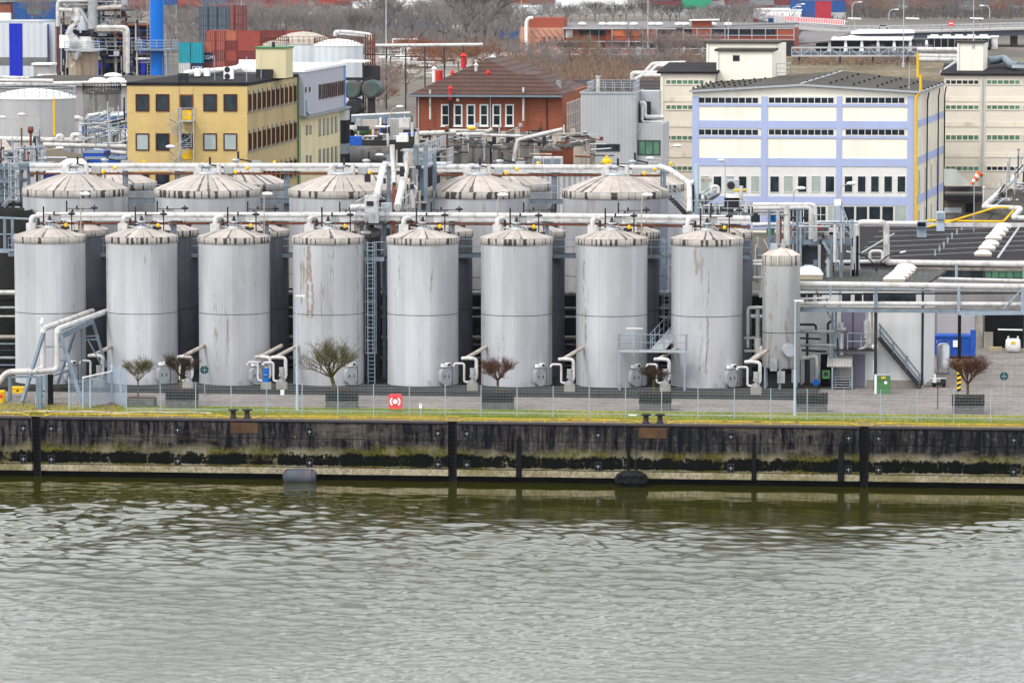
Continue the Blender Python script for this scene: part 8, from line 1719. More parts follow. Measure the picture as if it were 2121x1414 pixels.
o = stackd(413, [['slate']*6,['slate']*6,['slate']*6], gy(132, 430), 6.06, 'in the slate stack', gA)
stackd(448, [['red']*6,['red']*6,['maroon']*6], gy(128, 460), 6.06, 'behind the main stack', gA)
YD = gy(152, 390)
stackc(370, [['white','teal','teal'],['navy','teal','teal']], YD, 0, 2.99, 'in the turquoise stack', gA)
o = stackc(400, [['maroon','navy','orange']], YD+3, 0, 4.6, 'left of the main stack', gA)
text_mesh('container_lettering', 'CMA CGM', 1.25, M['white'], o[1], (o[1].location.x+2.3, o[1].location.y-.02, o[1].location.z+1.3), depth=.01)
tq = [q for q in scn.objects if q.get('label','').startswith('navy blue container in the turquoise')][0]
text_mesh('container_lettering', 'CGM', 1.2, M['white'], tq, (tq.location.x+1.6, tq.location.y-.02, tq.location.z+1.3), depth=.01)
pxq = A(370,135,YD-.5); 
# --- trees
def tree_proto(seed, h, mk, name='bare_tree', **kw):
    rg = random.Random(seed); T, C = bare_tree(rg, h, **kw); r = thing(name, '', 'tree', (0,0,0)); T.build('trunk', M[mk], r); C.build('crown', M[mk], r); return Proto(r)
mm('bark_haze', (.19,.17,.165), .9, 0, .25, .5); mm('bark_warm', (.21,.14,.10), .9, 0, .3, .5); mm('bark_dark', (.10,.085,.078), .9, 0, .25, .5); mm('bark_pale', (.24,.19,.17), .9, 0, .25, .5); mm('bark_rusty', (.20,.085,.045), .9, 0, .3, .5)
TP = [tree_proto(60+i, 10, k, spread=s, trunk_r=.2, levels=3, n0=8, kids=3, base_frac=bf, upright=u, twig_r=tw*.8) for i,(k,s,bf,u,tw) in enumerate((('bark_haze',.9,.2,.8,.028),('bark_dark',.8,.3,.9,.03),('bark_haze',1.1,.15,.6,.032),('bark_warm',1.0,.25,.6,.035),('bark_pale',.7,.25,1.0,.028),('bark_rusty',1.2,.2,.5,.045)))]
rg = random.Random(77)
def grove(n, px0, px1, py0, py1, hm, kinds, label, group):
    for i in range(n):
        px = px0+(px1-px0)*(i+rg.uniform(.1,.9))/n; a = G(px, rg.uniform(py0,py1)); k = rg.choice(kinds); h_ = hm*rg.uniform(.75,1.2)/10; TP[k]((a.x,a.y,0), rg.uniform(0,6.28), label, group, (h_*rg.uniform(.9,1.3),)*2+(h_,))
grove(12, 345, 475, 68, 100, 15, (0,0,2,1), 'bare grey tree in the grove between the blue chimney and the slate container stack', 'trees behind the container stacks')
grove(7, 30, 125, 30, 50, 12, (0,3), 'bare hazy tree behind the striped hall', 'trees behind the striped hall')
grove(5, 225, 305, 38, 58, 12, (0,2), 'bare hazy tree behind the refinery tower', 'trees behind the refinery tower')
grove(40, 480, 760, 60, 92, 12.5, (0,0,2,4,0), 'bare grey brown tree in the belt before the long vaulted warehouse', 'trees before the vaulted warehouse')
grove(34, 740, 1075, 60, 100, 14, (0,2,0,1), 'bare grey brown tree in the belt left of the brick works', 'trees left of the brick works')
grove(14, 480, 1060, 20, 34, 10, (0,4), 'faint bare tree in the farthest belt behind the vaulted warehouse', 'trees behind the vaulted warehouse')
grove(4, 955, 1010, 98, 108, 20, (1,1,0), 'tall dark bare tree with upright limbs just above the brick building', 'tall trees above the brick building')
grove(12, 850, 1015, 128, 152, 9, (5,3,5), 'russet bushy tree with withered leaves behind the brick building', 'russet trees behind the brick building')
grove(4, 745, 860, 180, 225, 7.5, (5,3,4), 'reddish bare tree beside the lying tank ends', 'trees beside the lying tank ends')
grove(3, 765, 800, 215, 240, 10, (4,), 'pale slender birch left of the brick building', 'birches left of the brick building')
grove(28, 1080, 1480, 118, 160, 8.5, (1,3,2,0,4), 'bare tree on the strip between brick building and brick works', 'trees between brick building and brick works')
grove(3, 1372, 1402, 132, 140, 11, (4,), 'pale pinkish birch clump before the brick works', 'birches before the brick works')
grove(32, 1110, 1560, 38, 52, 9.5, (1,0,1,2), 'bare dark tree behind the brick works roof', 'trees behind the brick works')
grove(4, 1480, 1560, 72, 90, 12, (3,0), 'bare olive tree right before the brick works end', 'trees at the brick works end')
grove(46, 1720, 2130, 18, 36, 13, (0,2,3,0,4), 'bare tree in the dense belt behind the elevated road', 'trees behind the elevated road')
grove(8, 1810, 1960, 128, 140, 5.5, (0,2,4), 'scrubby bare bush behind the factory roof', 'bushes behind the factory roof')
grove(5, 1800, 1850, 30, 36, 8, (3,), 'brown bare bush behind the elevated road', 'bushes behind the elevated road')
# --- tank pair with domes
bigtank(628, 89, 760, 135, 'left white tank with reddish domed roof behind the annex', 'hall_white', 'pipe_old', 1.9, 'rust', group='domed tanks behind the annex')
bigtank(701, 93, 745, 102, 'right white tank with pale domed roof behind the annex', 'hall_white', 'white', 1.0, 'rust', group='domed tanks behind the annex')
bigtank(572, 91, 742, 54, 'small left white tank of the domed group behind the annex', 'white', 'pipe_old', .6, 'rust', group='domed tanks behind the annex')
r = wire('rusty steel stair frame with white pipe loop beside the domed tanks', [(((694,75),(694,66),(718,66),(767,72),(767,84)),.3,'pipe',750),(((700,70),(768,76)),.2,'pipe',750),(((775,95),(1000,93)),.35,'pipe',900)], 'pipe_rack', 'pipe rack', A(760,110,750))
for px in (757,762,767,772,776): q = A(px,137,748); b = MB(); b.box(q.x-.1,q.x+.1,748,748.2,0,A(px,72,748).z); b.build('column', M['rust'], r)
for py in (88,100,112,124): b = MB(); b.beam(A(755,py,748),A(777,py,748),.5,.15); b.build('landing', M['rust'], r)
for px in (800,840,880,920,960): q = A(px,96,900); b = MB(); b.box(q.x-.12,q.x+.12,900,900.3,0,q.z); b.build('column', M['steel_dark'], r)
# yard of white rubble and pipe sleepers between
r = thing('pipe_rack', 'flat field of low pale pipe sleepers and dark racks behind the annex', 'pipe rack', tuple(G(820,125)))
for k in range(26):
    py = rg.uniform(104,158); px = rg.uniform(752,880); a = G(px,py); b = MB(); b.cyl(a+Vector((0,0,.6)), a+Vector((rg.uniform(4,16),0,.6)), rg.uniform(.15,.4), n=6)
    if k % 3 == 0: b.box(a.x,a.x+.3,a.y,a.y+.3,0,3.5); b.beam(a+Vector((0,0,3.4)), a+Vector((8,0,3.4)),.2,.3)
    b.build('pipe_run', M[rg.choice(['pipe','white','steel_dark','pipe_grey','pipe'])], r)
for i,(px0,px1,k) in enumerate(((805,820,'orange'),(822,840,'orange'),(842,862,'red'),(864,895,'orange'))): 
    Y = gy(103,px0); o = container(px0,103,k,6.06,'orange red container in the low row right of the domed tanks, '+nth(i,4),'low containers right of the domed tanks',Y,0)
# --- vaulted warehouse
r = thing('vaulted_warehouse', 'long grey glazed warehouse with three shallow white vaulted roofs', 'building', tuple(G(760,62))); Y = gy(62,760); mm('ware_glass', (.12,.15,.19), .3, 0, .2, .05, ribs=(3.0,.5), along='x')
o, a_, b_, z1 = cbox(r, 'wall', M['ware_glass'], 562, 1010, 35, 62, 20, Y)
for x0, x1 in ((562,745),(745,905),(905,1012)):
    a, c = A(x0,35,Y), A(x1,35,Y); b = MB(); n = 12; vs = []
    for i in range(n+1):
        t_ = i/n; zc_ = z1 + 1.5*math.sin(math.pi*t_)
        for y, z in ((Y-1,zc_-.5),(Y-1,zc_),(Y+20,zc_)): vs.append((a.x+(c.x-a.x)*t_,y,z))
    b.add(vs, [(3*i+j,3*i+3+j,3*i+4+j,3*i+1+j) for i in range(n) for j in (0,1)]); b.build('vault_roof', M['white'], r)
for x0 in (585,632,772,800,820,850,905,935,962): pxbox(a_, b_, x0, x0+2, 36, 50, 0, .4).build('mullion', M['white'], r)
cbox(r, 'low_annex', M['cream_render'], 562, 622, 51, 62, 4, Y-5)
cbox(r, 'low_annex', M['cream_render'], 930, 985, 52, 66, 4, Y-5)
def whiteblock(px0, px1, y0, y1, dep, label, mk='white', cat='building', name='white_shed', roof=None):
    Y = gy(y1,(px0+px1)/2); r = thing(name, label, cat, tuple(G((px0+px1)/2,y1))); o, a_, b_, z1 = cbox(r,'wall',M[mk] if mk in M else CC[mk],px0,px1,y0,y1,dep,Y); b = MB(); b.box(a_[0]-.4,b_[0]+.4,Y-.4,Y+dep,z1,z1+.5); b.build('roof', M[roof or mk] if (roof or mk) in M else CC[mk], r); return r, a_, b_, z1
whiteblock(730,850,6,18,80,'white low hall roof far behind the vaulted warehouse'); whiteblock(845,860,10,28,10,'narrow white tower block behind the vaulted warehouse'); whiteblock(920,1018,-10,28,30,'pale grey block behind the tall trees at the top','concrete','building','concrete_block_building')
whiteblock(1150,1300,-12,18,60,'long white hall at the top above the brick works'); whiteblock(1060,1110,16,30,30,'white low shed at the top left of the brick works'); whiteblock(1560,1660,22,38,40,'white hall at the far end of the elevated road')
whiteblock(0,22,8,42,25,'dark red brick house at the top left corner','red_brick','building','brick_house','roof_felt')
# far containers along the top
gB = 'containers of the far terminal along the top of the picture'
def farrow(px0, n, y1, cols, L, words): 
    Y = gy(y1,px0); stackc(px0, [cols[i % len(cols)] for i in range(n)], Y, 0, L, words, gB)
farrow(28, 3, 42, [['blue','blue','blue'],['blue','teal','blue']], 6.06, 'above the striped hall at the top left')
farrow(440, 4, 18, [['red','maroon','red'],['orange','red','maroon']], 12.2, 'far above the container stacks')
farrow(600, 4, 13, [['maroon','red'],['red','bright']], 12.2, 'far above the vaulted warehouse')
farrow(1250, 5, 12, [['maroon','navy','slate'],['grey','maroon','maroon'],['maroon','slate']], 12.2, 'far above the brick works')
farrow(1412, 1, 19, [['green','green','green']], 12.2, 'in the green pair'); farrow(1449, 1, 14, [['green','green']], 6.06, 'in the small green pair')
farrow(1500, 4, 22, [['grey','maroon','slate'],['maroon','grey','navy']], 12.2, 'left of the elevated road')
farrow(1636, 2, 38, [['blue','blue','blue'],['white','blue','blue']], 12.2, 'behind the elevated road ramp'); farrow(1688, 1, 40, [['bright','bright','bright']], 6.9, 'in the bright red stack'); farrow(1725, 6, 22, [['maroon','red','navy'],['slate','maroon','red'],['white','grey','blue']], 12.2, 'behind the far right tree belt')
farrow(1930, 5, 22, [['red','orange','white'],['grey','maroon']], 12.2, 'behind the tree belt at the right')
farrow(165, 6, 22, [['maroon','red'],['grey','blue','red']], 12.2, 'behind the refinery tower')
# --- brick works (long modern brick building)
mm('works_brick', (.30,.075,.045), .85, 0, .1, .1, (.18,.08,.06), .3, .3, .3); mm('works_orange', (.48,.13,.05), .8, 0, .06, .1); mm('works_pink', (.52,.26,.18), .8, 0, .08, .1); mm('grey_frame', (.42,.43,.46), .6); mm('works_roof', (.17,.165,.165), .9, 0, .15, .05)
Y = gy(116,1340); r = thing('brick_works', 'long low brick works building with grey frames, roof lights and a white arch', 'building', (A(1340,116,Y).x,Y,0))
def wk_(name, mk, x0, x1, y0, y1, dep=20, Yo=0): return cbox(r, name, M[mk], x0, x1, y0, y1, dep, Y+Yo, 0)
wk_('wall','works_pink',1078,1168,58,118,25,0); wk_('wall','works_brick',1168,1270,59,118,25,-1); wk_('wall','works_brick',1268,1362,60,118,25,-4); wk_('wall','works_brick',1362,1645,59,118,25,2)
a_, b_ = (A(1078,116,Y-4.1).x, Y-4.1), (A(1645,116,Y-4.1).x, Y-4.1)
for x0,x1,y0,y1,mk in ((1269,1300,63,75,'works_orange'),(1304,1331,62,75,'works_orange'),(1333,1358,62,75,'works_orange'),(1304,1331,88,100,'glass'),(1333,1358,88,100,'glass'),(1276,1296,91,98,'glass')): pxbox(a_,b_,x0,x1,y0,y1,0,.1).build('wall_panel', M[mk], r)
for x0 in (1267,1302,1331,1359): pxbox(a_,b_,x0,x0+1.6,60,104,0,.4).build('frame_column', M['grey_frame'], r)
pxbox(a_,b_,1165,1360,85.5,87.5,0,.4).build('frame_beam', M['grey_frame'], r); pxbox(a_,b_,1165,1400,58.5,61,0,.5).build('frame_beam', M['grey_frame'], r)
a2, b2_ = (A(1362,116,Y+1.9).x,Y+1.9), (A(1645,116,Y+1.9).x,Y+1.9)
for x0,x1 in ((1366,1380),(1384,1412),(1417,1442),(1474,1500),(1503,1528),(1532,1555),(1559,1583),(1587,1606)): pxbox(a2,b2_,x0,x1,61.5,73,0,.1).build('window_band', M['glass'], r)
for x0 in (1362,1382,1415,1443,1472,1501,1530,1557,1585,1610,1644): pxbox(a2,b2_,x0,x0+1.4,60,84,0,.5).build('frame_column', M['grey_frame'], r)
for y0 in (59,72.8,82): pxbox(a2,b2_,1362,1645,y0,y0+1.4,0,.45).build('frame_beam', M['grey_frame'], r)
pxbox(a2,b2_,1362,1645,86,118,0,.3).build('dark_base', M['steel_dark'], r); pxbox(a2,b2_,1612,1644,60,82,0,.2).build('brick_panel', M['works_brick'], r)
a3, b3 = (A(1168,116,Y-1.1).x,Y-1.1),(A(1268,116,Y-1.1).x,Y-1.1)
for x0,x1,y0,y1,mk in ((1172,1186,62,78,'white'),(1200,1209,61,73,'glass_mid'),(1211,1221,61,73,'glass_mid'),(1224,1240,61,73,'glass'),(1242,1253,62,74,'glass_mid'),(1211,1220,86,100,'glass_mid'),(1243,1252,88,100,'glass'),(1188,1198,86,100,'silo_old'),(1255,1266,62,86,'works_orange')): pxbox(a3,b3,x0,x1,y0,y1,0,.15).build('window_bay', M[mk], r)
for x0 in (1167,1222,1240): pxbox(a3,b3,x0,x0+1.5,60,102,0,.4).build('frame_column', M['grey_frame'], r)
a4, b4 = (A(1078,116,Y-.1).x,Y-.1),(A(1168,116,Y-.1).x,Y-.1)
for x0 in (1112,1126,1138,1150): pxbox(a4,b4,x0,x0+2,76 if x0 % 4 else 88,88 if x0 % 4 else 98,0,.1).build('slit_window', M['glass'], r)
pxbox(a4,b4,1096,1166,66,79,0,.06).build('pink_band', M['works_pink'], r)
for k in range(5): b = MB(); b.beam(A(1098+k*13,62,Y-1.5),A(1112+k*13,80,Y-1.5),.15,.15); b.build('wind_brace', M['steel_dark'], r)
b = MB(); b.tube([A(1090,106,Y-2),A(1090,48,Y-2),A(1094,38,Y-2),A(1104,37,Y-2)],.5,8,1.5); b.build('white_arch', M['white'], r); wk_('roof_house','works_brick',1095,1168,37,60,10,1)
zt_ = A(1340,58,Y).z; b = MB(); b.slab((A(1165,58,Y-4.5).x,Y-4.5,zt_),(A(1360,58,Y-4.5).x,Y-4.5,zt_),(A(1645,58,Y+1.5).x,Y+28,zt_+1),(A(1170,50,Y+28).x,Y+28,zt_+1),.4); b.slab((A(1358,58,Y+1.5).x,Y+1.5,zt_+.1),(A(1646,58,Y+1.5).x,Y+1.5,zt_+.1),(A(1646,48,Y+40).x,Y+40,zt_+.8),(A(1250,44,Y+75).x,Y+75,zt_+.8),.3); b.build('roof', M['works_roof'], r)
for px,py in ((1206,52),(1248,52),(1277,52),(1313,51),(1365,50),(1265,44),(1291,44),(1350,44),(1406,44),(1420,49),(1476,49),(1508,44)): p = A(px,py,Y+10); b = MB(); b.sphere((p.x,p.y,zt_+.9),1.0,1.3,1,.6); b.build('roof_light', M['white'], r)
wk_('roof_house','works_brick',1433,1472,44,60,6,1.7); b = MB(); a,c = A(1428,42,Y+1.6),A(1490,41,Y+1.6); b.beam(a,c,2,.4); b.build('house_roof', M['white'], r)
# blue car / truck left, blue lorry and red lorry on the road
def lorry(px, py, L, h_, label, cabk, boxk, z=0):
    Y = gy(py,px) if z == 0 else z[1]; zz = 0 if z == 0 else z[0]; x = A(px,py,Y).x; r = thing('lorry', label, 'lorry', (x,Y,zz)); b = MB(); b.prism([(x,Y),(x+1.8,Y),(x+1.8,Y+2.3),(x,Y+2.3)],zz+.5,zz+h_*.85); b.build('cab', CC[cabk], r); b = MB(); b.box(x+2,x+L,Y,Y+2.4,zz+.9,zz+h_); b.build('load_box', CC[boxk], r)
    b = MB(); b.box(x+.1,x+1.2,Y-.03,Y,zz+h_*.5,zz+h_*.75); b.build('side_window', M['glass'], r)
    for xx in (.9,L*.6,L*.8): b = MB(); b.cyl((x+xx,Y-.05,zz+.5),(x+xx,Y+.3,zz+.5),.5,n=12); b.build('wheel', M['black'], r)
lorry(1024,86,8,3.6,'dark blue lorry parked at the tree belt above the brick building','navy','blue'); lorry(1560,53,7,3.0,'bright red lorry behind the brick works','bright','bright')
# --- lattice pipe bridge
Y = gy(133,1780); r = thing('lattice_bridge', 'long grey lattice girder pipe bridge behind the factory roofs', 'pipe bridge', (A(1780,118,Y).x,Y,0)); b = MB()
for z0 in (99,116): b.beam(A(1160 if False else 1640,z0,Y),A(1915,z0,Y),.35,.45)
for k in range(14): x0 = 1640+k*20; b.beam(A(x0,99,Y),A(x0,116,Y),.2,.2); b.beam(A(x0,116 if k % 2 else 99,Y),A(x0+20,99 if k % 2 else 116,Y),.18,.18)
b.build('girder', M['grey_frame'], r); b = MB(); b.cyl(A(1640,110,Y+1),A(1915,110,Y+1),.5,n=8); b.build('pipe_run', M['steel_blue'], r)
for px in (1655,1740,1808,1880): q = A(px,116,Y); b = MB(); b.box(q.x-.3,q.x+.3,Y,Y+.5,0,q.z); b.build('column', M['steel_dark'], r)
r2 = thing('lattice_bridge', 'grey lattice fence like pipe bridge before the brick works', 'pipe bridge', tuple(G(1300,125))); Y = gy(126,1300); b = MB()
for z0 in (101,113): b.beam(A(1140,z0,Y),A(1480,z0,Y),.2,.25)
for k in range(18): x0 = 1145+k*19; b.beam(A(x0,101,Y),A(x0,116,Y),.2,.2); b.beam(A(x0,113,Y),A(x0+19,101,Y),.12,.12) if k % 3 else None
b.build('girder', M['grey_frame'], r2)
for px in (1160,1262,1320,1326,1416,1455): q = A(px,116,Y); b = MB(); b.box(q.x-.35,q.x+.35,Y,Y+.5,0,A(px,98,Y).z); b.build('column', M['grey_frame'], r2)
# pipes on the right of it, white vent pipes near the grey block
r = wire('cluster of bent white pipes behind the grey ribbed block', [(((1310,165),(1310,152),(1370,152)),.35,'pipe',640),(((1316,165),(1330,157),(1372,157)),.3,'pipe',638),(((1335,152),(1352,133),(1420,131)),.35,'pipe',700),(((1345,152),(1360,137),(1415,136)),.3,'pipe',698)], 'insulated_pipe', 'pipeline', A(1340,160,640))
# --- transit shed with pillars and the white roofed halls
Y = gy(112,1800); r = thing('pillared_shed', 'low dark shed with white flat canopy roof on tapering pillars', 'building', (A(1800,112,Y).x,Y,0)); a,c = A(1655,112,Y),A(1925,112,Y)
cbox(r,'rear_wall',M['steel_dark'],1690,1925,82,112,2,Y+12,0); zt_ = A(1800,80,Y).z; b = MB(); b.slab((A(1722,80,Y).x,Y-1,zt_),(A(1888,80,Y).x,Y-1,zt_),(A(1888,80,Y).x,Y+25,zt_+.4),(A(1722,80,Y).x,Y+25,zt_+.4),.6); b.slab((A(1758,72,Y).x,Y+14,zt_+1.6),(A(1892,72,Y).x,Y+14,zt_+1.8),(A(1885,70,Y).x,Y+30,zt_+2.1),(A(1770,70,Y).x,Y+30,zt_+2.1),.5); b.build('canopy_roof', M['white'], r)
for k in range(7): q = A(1718+k*33.5,112,Y); b = MB(); b.lathe((q.x,Y,0),[(.9,0),(.45,zt_-.5)],4,a0=.785,a1=.785+6.2832,sharp=True); b.build('tapering_pillar', M['white'], r)
b = MB(); b.slab((A(1648,92,Y).x,Y-2,zt_-1.6),(A(1720,85,Y).x,Y-2,zt_-.6),(A(1760,70,Y).x,Y+30,zt_+1.5),(A(1650,70,Y).x,Y+30,zt_+1.5),.4); b.build('side_roof', M['works_roof'], r)
Y = gy(104,1985); r = thing('glazed_hall', 'dark glazed hall with white saw like roof edge under the elevated road', 'building', (A(1985,104,Y).x,Y,0)); cbox(r,'wall',M['black'],1921,2052,80,104,15,Y); a_,b_ = (A(1921,104,Y).x,Y),(A(2052,104,Y).x,Y); pxbox(a_,b_,1921,2052,74.5,80,0,.6).build('white_fascia', M['white'], r)
for k in range(5): pxbox(a_,b_,1927+k*25.5,1944+k*25.5,71.5,74.5,0,.6).build('roof_light', M['white'], r)
for k in range(10): pxbox(a_,b_,1921+k*14,1922+k*14,80,98,0,.2).build('mullion', M['grey_frame'], r)
whiteblock(2055,2066,78,102,4,'small white kiosk under the elevated road at the right')
whiteblock(2000,2022,98,106,5,'grey low container cabin behind the cream lift house','grey')
# --- elevated road
Y = gy(88,1900); Y = 1490.; r = thing('elevated_road', 'curving elevated concrete road with railing and lamps at the upper right', 'viaduct', (A(1900,60,Y).x,Y,0)); pts = [(1560,34,1900),(1640,58,1560),(1740,66,1510),(1850,66,1490),(1950,64,1480),(2050,61,1475),(2200,57,1470)]
P0 = [A(px,py,Y_) for px,py,Y_ in pts]; mm('deck_side', (.10,.115,.15), .7, 0, .15, .05); mm('road_deck', (.36,.35,.34), .9, 0, .1, .05)
for i in range(len(P0)-1):
    p,q = P0[i],P0[i+1]; zt1,zt2 = p.z,q.z; b = MB(); b.slab((p.x,p.y,zt1),(q.x,q.y,zt2),(q.x,q.y+30,zt2),(p.x,p.y+30,zt1),.5); b.build('deck', M['road_deck'], r); b = MB(); b.slab((p.x,p.y+1.5,zt1-.5),(q.x,q.y+1.5,zt2-.5),(q.x,q.y+28,zt2-.5),(p.x,p.y+28,zt1-.5),1.8); b.build('girder', M['deck_side'], r)
    b = MB(); b.rail([Vector(p),Vector(q)],1.6,2.5,.09,1); b.rail([Vector(p)+Vector((0,16,0)),Vector(q)+Vector((0,16,0))],1.6,3.5,.09,1); b.build('railing', M['grey_frame'], r)
for px in (1680,1760,1850,1950,2035,2100): q = A(px,80,Y+8); b = MB(); b.box(q.x-1.2,q.x+1.2,Y+8,Y+10,0,A(px,68,Y+8).z); b.build('pier', M['concrete'], r)
b = MB(); q0,q1 = A(1598,49,1600),A(1748,60,1512); n=44
for k in range(n): p,q = q0.lerp(q1,k/n),q0.lerp(q1,(k+.55)/n); p=p+Vector((0,6,1.2)); q=q+Vector((0,6,1.2)); b.quad(p,q,q+Vector((0,0,1.5)),p+Vector((0,0,1.5))); b.quad(p+Vector((0,.1,0)),p+Vector((0,.1,1.5)),q+Vector((0,.1,1.5)),q+Vector((0,.1,0)))
b.build('red_hoarding', M['coral'], r); b = MB(); p,q = q0+Vector((0,6.3,1.0)),q1+Vector((0,6.3,1.0)); b.beam(p+Vector((0,0,.9)),q+Vector((0,0,.9)),.1,1.8); b.build('white_hoarding', M['white'], r)
lorry(1591,56,5.5,3.8,'blue cab lorry at the hoarding on the elevated road','blue','white',(P0[1].z-.2,1575))
# signs/cars on the road
p = A(1970,49,1478); r2 = thing('round_sign', 'round red no entry sign with white bar beside the elevated road', 'sign', tuple(p)); b = MB(); b.cyl(p-Vector((0,0,3)),p,.1,n=6); b.build('pole', M['grey_frame'], r2); b = MB(); b.cyl(p-Vector((0,.2,0)),p,.95,n=18); b.build('round_plate', M['coral'], r2); b = MB(); b.box(p.x-.6,p.x+.6,p.y-.3,p.y-.22,p.z-.15,p.z+.15); b.build('sign_bar', M['white'], r2)
def car(px,py,Y_,k,label): p = A(px,py,Y_); r = thing('parked_car', label, 'car', tuple(p)); b = MB(); b.box(p.x-2.1,p.x+2.1,p.y-.9,p.y+.9,p.z+.3,p.z+.85); b.build('body', CC[k], r); b = MB(); b.add([(p.x-1.5,p.y-.8,p.z+.85),(p.x+1.3,p.y-.8,p.z+.85),(p.x+.8,p.y-.7,p.z+1.4),(p.x-.9,p.y-.7,p.z+1.4),(p.x-1.5,p.y+.8,p.z+.85),(p.x+1.3,p.y+.8,p.z+.85),(p.x+.8,p.y+.7,p.z+1.4),(p.x-.9,p.y+.7,p.z+1.4)],[(0,1,2,3),(3,2,6,7),(0,3,7,4),(1,5,6,2)]); b.build('cabin', M['glass'], r); [MB().cyl((p.x+dx,p.y-.95,p.z+.33),(p.x+dx,p.y-.7,p.z+.33),.33,n=10).build('wheel', M['black'], r) for dx in (-1.3,1.3)]
car(1830,61,1500,'white','white car driving on the elevated road, left one'); car(2022,43,1495,'slate','dark grey car driving on the elevated road, right one')
# far lamps and masts
def farlamp(px, py, top, k, label, Yb=None):
    Y_ = Yb or gy(py,px); a = A(px,py,Y_); zt_ = A(px,top,Y_).z; z0 = 0 if not Yb else a.z; r = thing('street_lamp', label, 'street lamp', (a.x,Y_,z0), 'curved lamps along the elevated road'); b = MB(); s=.17; h = zt_-z0; b.tube([(a.x,Y_,z0),(a.x,Y_,zt_-1.2),(a.x+k*.6,Y_,zt_-.1),(a.x+k*2.2,Y_,zt_)],s*.8,6,1.0); b.build('pole', M['grey_frame'], r); b = MB(); b.sphere((a.x+k*2.6,Y_,zt_),.45,1.8,1,.5); b.build('lamp_head', M['white'], r)
for px,py,top,k,l,Yb in ((1765,44,5,1,'curved lamp behind the bright red container stack',1540),(1841,42,20,1,'curved lamp in the middle of the elevated road',1520),(2050,38,12,-1,'curved lamp at the right part of the elevated road',1500),(1647,50,9,1,'curved lamp at the ramp foot of the elevated road',1560),(1640,40,14,1,'smaller curved lamp at the ramp of the elevated road',1600)): farlamp(px,py,top,k,l,Yb)
def mast(px, y0, y1, Y_, label, rr=.08): p = A(px,y1,Y_); b = MB(); b.cyl((p.x,Y_,max(0,p.z)),(p.x,Y_,A(px,y0,Y_).z),rr,rr*.6,6); b.cyl((p.x,Y_,max(0,p.z)),(p.x,Y_,max(0,p.z)+.6),rr*2,n=6); tag(b.build('mast', M['grey_frame'], None, (p.x,Y_,max(0,p.z))), label, 'mast')
mast(2016,0,100,566,'tall thin mast rising from the cream lift house on the right block'); mast(1871,0,140,555,'tall thin mast above the factory roof ridge'); mast(800,0,120,1100,'thin mast among trees right of the domed tanks',.2); mast(1342,0,100,1250,'thin mast behind the brick works roof lights',.2); mast(1508,40,170,640,'thin lamp mast before the brick works end',.1); mast(1080,0,70,1500,'thin mast at the left end of the brick works',.2); mast(1883,132,190,525,'short white rod on the factory roof edge',.05); mast(365,10,70,1500,'thin mast in the grove behind the blue chimney',.15); mast(500,0,60,1300,'thin mast above the container stack',.15)
r = thing('flood_light', 'white bar flood light on a mast above the lattice bridge', 'lamp', tuple(A(1770,40,1450))); 
for px in (1770,1890,2023): b = MB(); b.beam(A(px-14,38,1480),A(px+14,39,1480),.5,.5); b.build('light_bar', M['white'], r)
b = MB(); b.cyl(A(1770,60,1450),A(1770,38,1450),.1,n=5); b.build('pole', M['grey_frame'], r)
# field and rubble strips
m, t, p = base('dry_field', .95, 0, .1); vec, raw, rnd = objvec(t); c = t.mix(t.ramp(t.noise(t.vmul(raw,(.05,.02,1)),1.0,6,.65),[(.4,0),(.6,1)]),(.17,.135,.085),(.10,.085,.045)); c = t.mix(t.ramp(t.noise(t.vmul(raw,(.3,.12,1)),1.0,5,.7),[(.55,0),(.7,1)]),c,(.34,.30,.275)); t.l.new(c,p.inputs['Base Color'])
def px_sheet(name, pts, z, mt): return sheet(name, [tuple(G(x,y,z)[:2]) for x,y in pts], z, mt)
px_sheet('dry_field', [(1060,168),(1960,168),(1960,117),(1060,117)], .01, m)
px_sheet('gravel_field', [(740,160),(1060,160),(1060,96),(760,96)], .01, mat('gravel', (.26,.235,.21), .95, 0, .35, .3, (.07,.06,.055), .8, .15, 1.0))
px_sheet('far_road', [(1560,38),(1760,46),(1740,40),(1560,24)], .02, M['road_deck'])
px_sheet('far_yard', [(0,34),(2121,34),(2121,2),(0,2)], .02, mat('far_ground', (.15,.145,.14), .95, 0, .3, .02, (.26,.26,.27), .8, .02, 1.0))
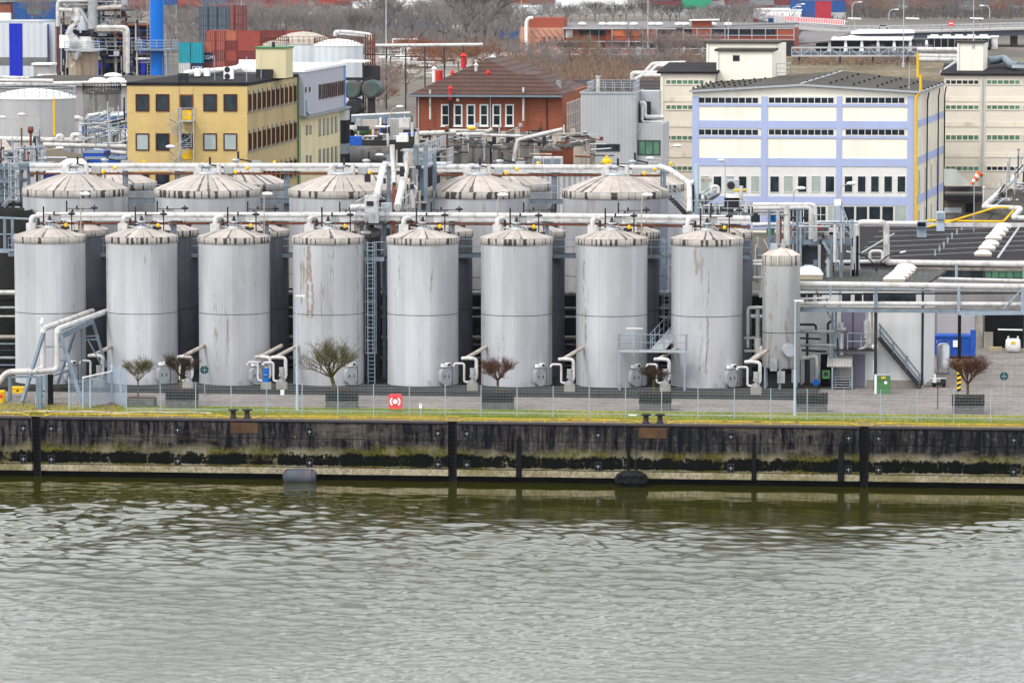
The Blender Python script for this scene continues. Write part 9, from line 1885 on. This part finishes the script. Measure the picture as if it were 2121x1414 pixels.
# dense far background of low sheds: row of distinct far buildings behind the trees
for i,(px0,px1,y0,y1,mk,lab) in enumerate(((120,330,-16,6,'grey','long grey shed above the refinery at the top edge'),(480,640,4,14,'cream_render','pale low shed far above the container stack'),(640,740,-4,8,'hall_wall','grey hall far above the vaulted warehouse'),(860,915,0,12,'white','small white hall at the top edge right of the white tower'),(1020,1150,-10,8,'red_brick','far brick hall at the top edge above the brick building'),(1300,1420,-12,6,'concrete','far grey hall at the top edge above the brick works'),(1760,1900,-14,12,'hall_wall','far grey hall behind the tree belt'),(1900,2130,-16,8,'red_brick','far reddish hall behind the tree belt at the right'))): whiteblock(px0,px1,y0,y1,30,lab,mk,'building','far_shed','works_roof')
# ================================================================ air: thin winter haze round everything
hz_ = bpy.data.materials.new('haze'); hz_.use_nodes = True; nt = hz_.node_tree; nt.nodes.remove(nt.nodes['Principled BSDF']); pv = nt.nodes.new('ShaderNodeVolumePrincipled'); pv.inputs['Color'].default_value = (.66,.72,.84,1); pv.inputs['Density'].default_value = .000022; pv.inputs['Anisotropy'].default_value = .2; nt.links.new(pv.outputs[0], nt.nodes['Material Output'].inputs['Volume'])
b = MB(); b.box(-5200, 4200, -300, 7200, -6.5, 76); tag(b.build('haze', hz_), 'thin pale winter haze over the harbour', 'haze', kind='stuff')

# low scrub on the waste ground
rg = random.Random(91)
def scrub(name_label, px0, px1, py0, py1, n, h_, mk):
    b = MB()
    for i in range(n):
        a = G(rg.uniform(px0,px1), rg.uniform(py0,py1)); h = h_*rg.uniform(.4,1.1); a_ = rg.uniform(0,3.14); w_ = rg.uniform(.05,.16)
        for k in range(3): d = Vector((rg.uniform(-.6,.6)*h, rg.uniform(-.6,.6)*h, h)); u = Vector((math.cos(a_+k)*w_, math.sin(a_+k)*w_, 0)); b.add([a-u, a+u, a+d],[(0,1,2)])
    tag(b.build('scrub', M[mk]), name_label, 'scrub', kind='stuff')
scrub('low brown scrub on the waste ground between brick building and brick works', 1050, 1480, 118, 168, 5200, 2.2, 'bark_warm')
scrub('low grey brush below the tree belt before the vaulted warehouse', 345, 1075, 62, 112, 6500, 3.2, 'bark_haze')
scrub('low dark brush along the foot of the elevated road', 1600, 2130, 20, 40, 3000, 4.0, 'bark_dark')
scrub('dry brush on the gravel right of the brick building roof', 1640, 1900, 120, 136, 1200, 1.2, 'bark_warm')
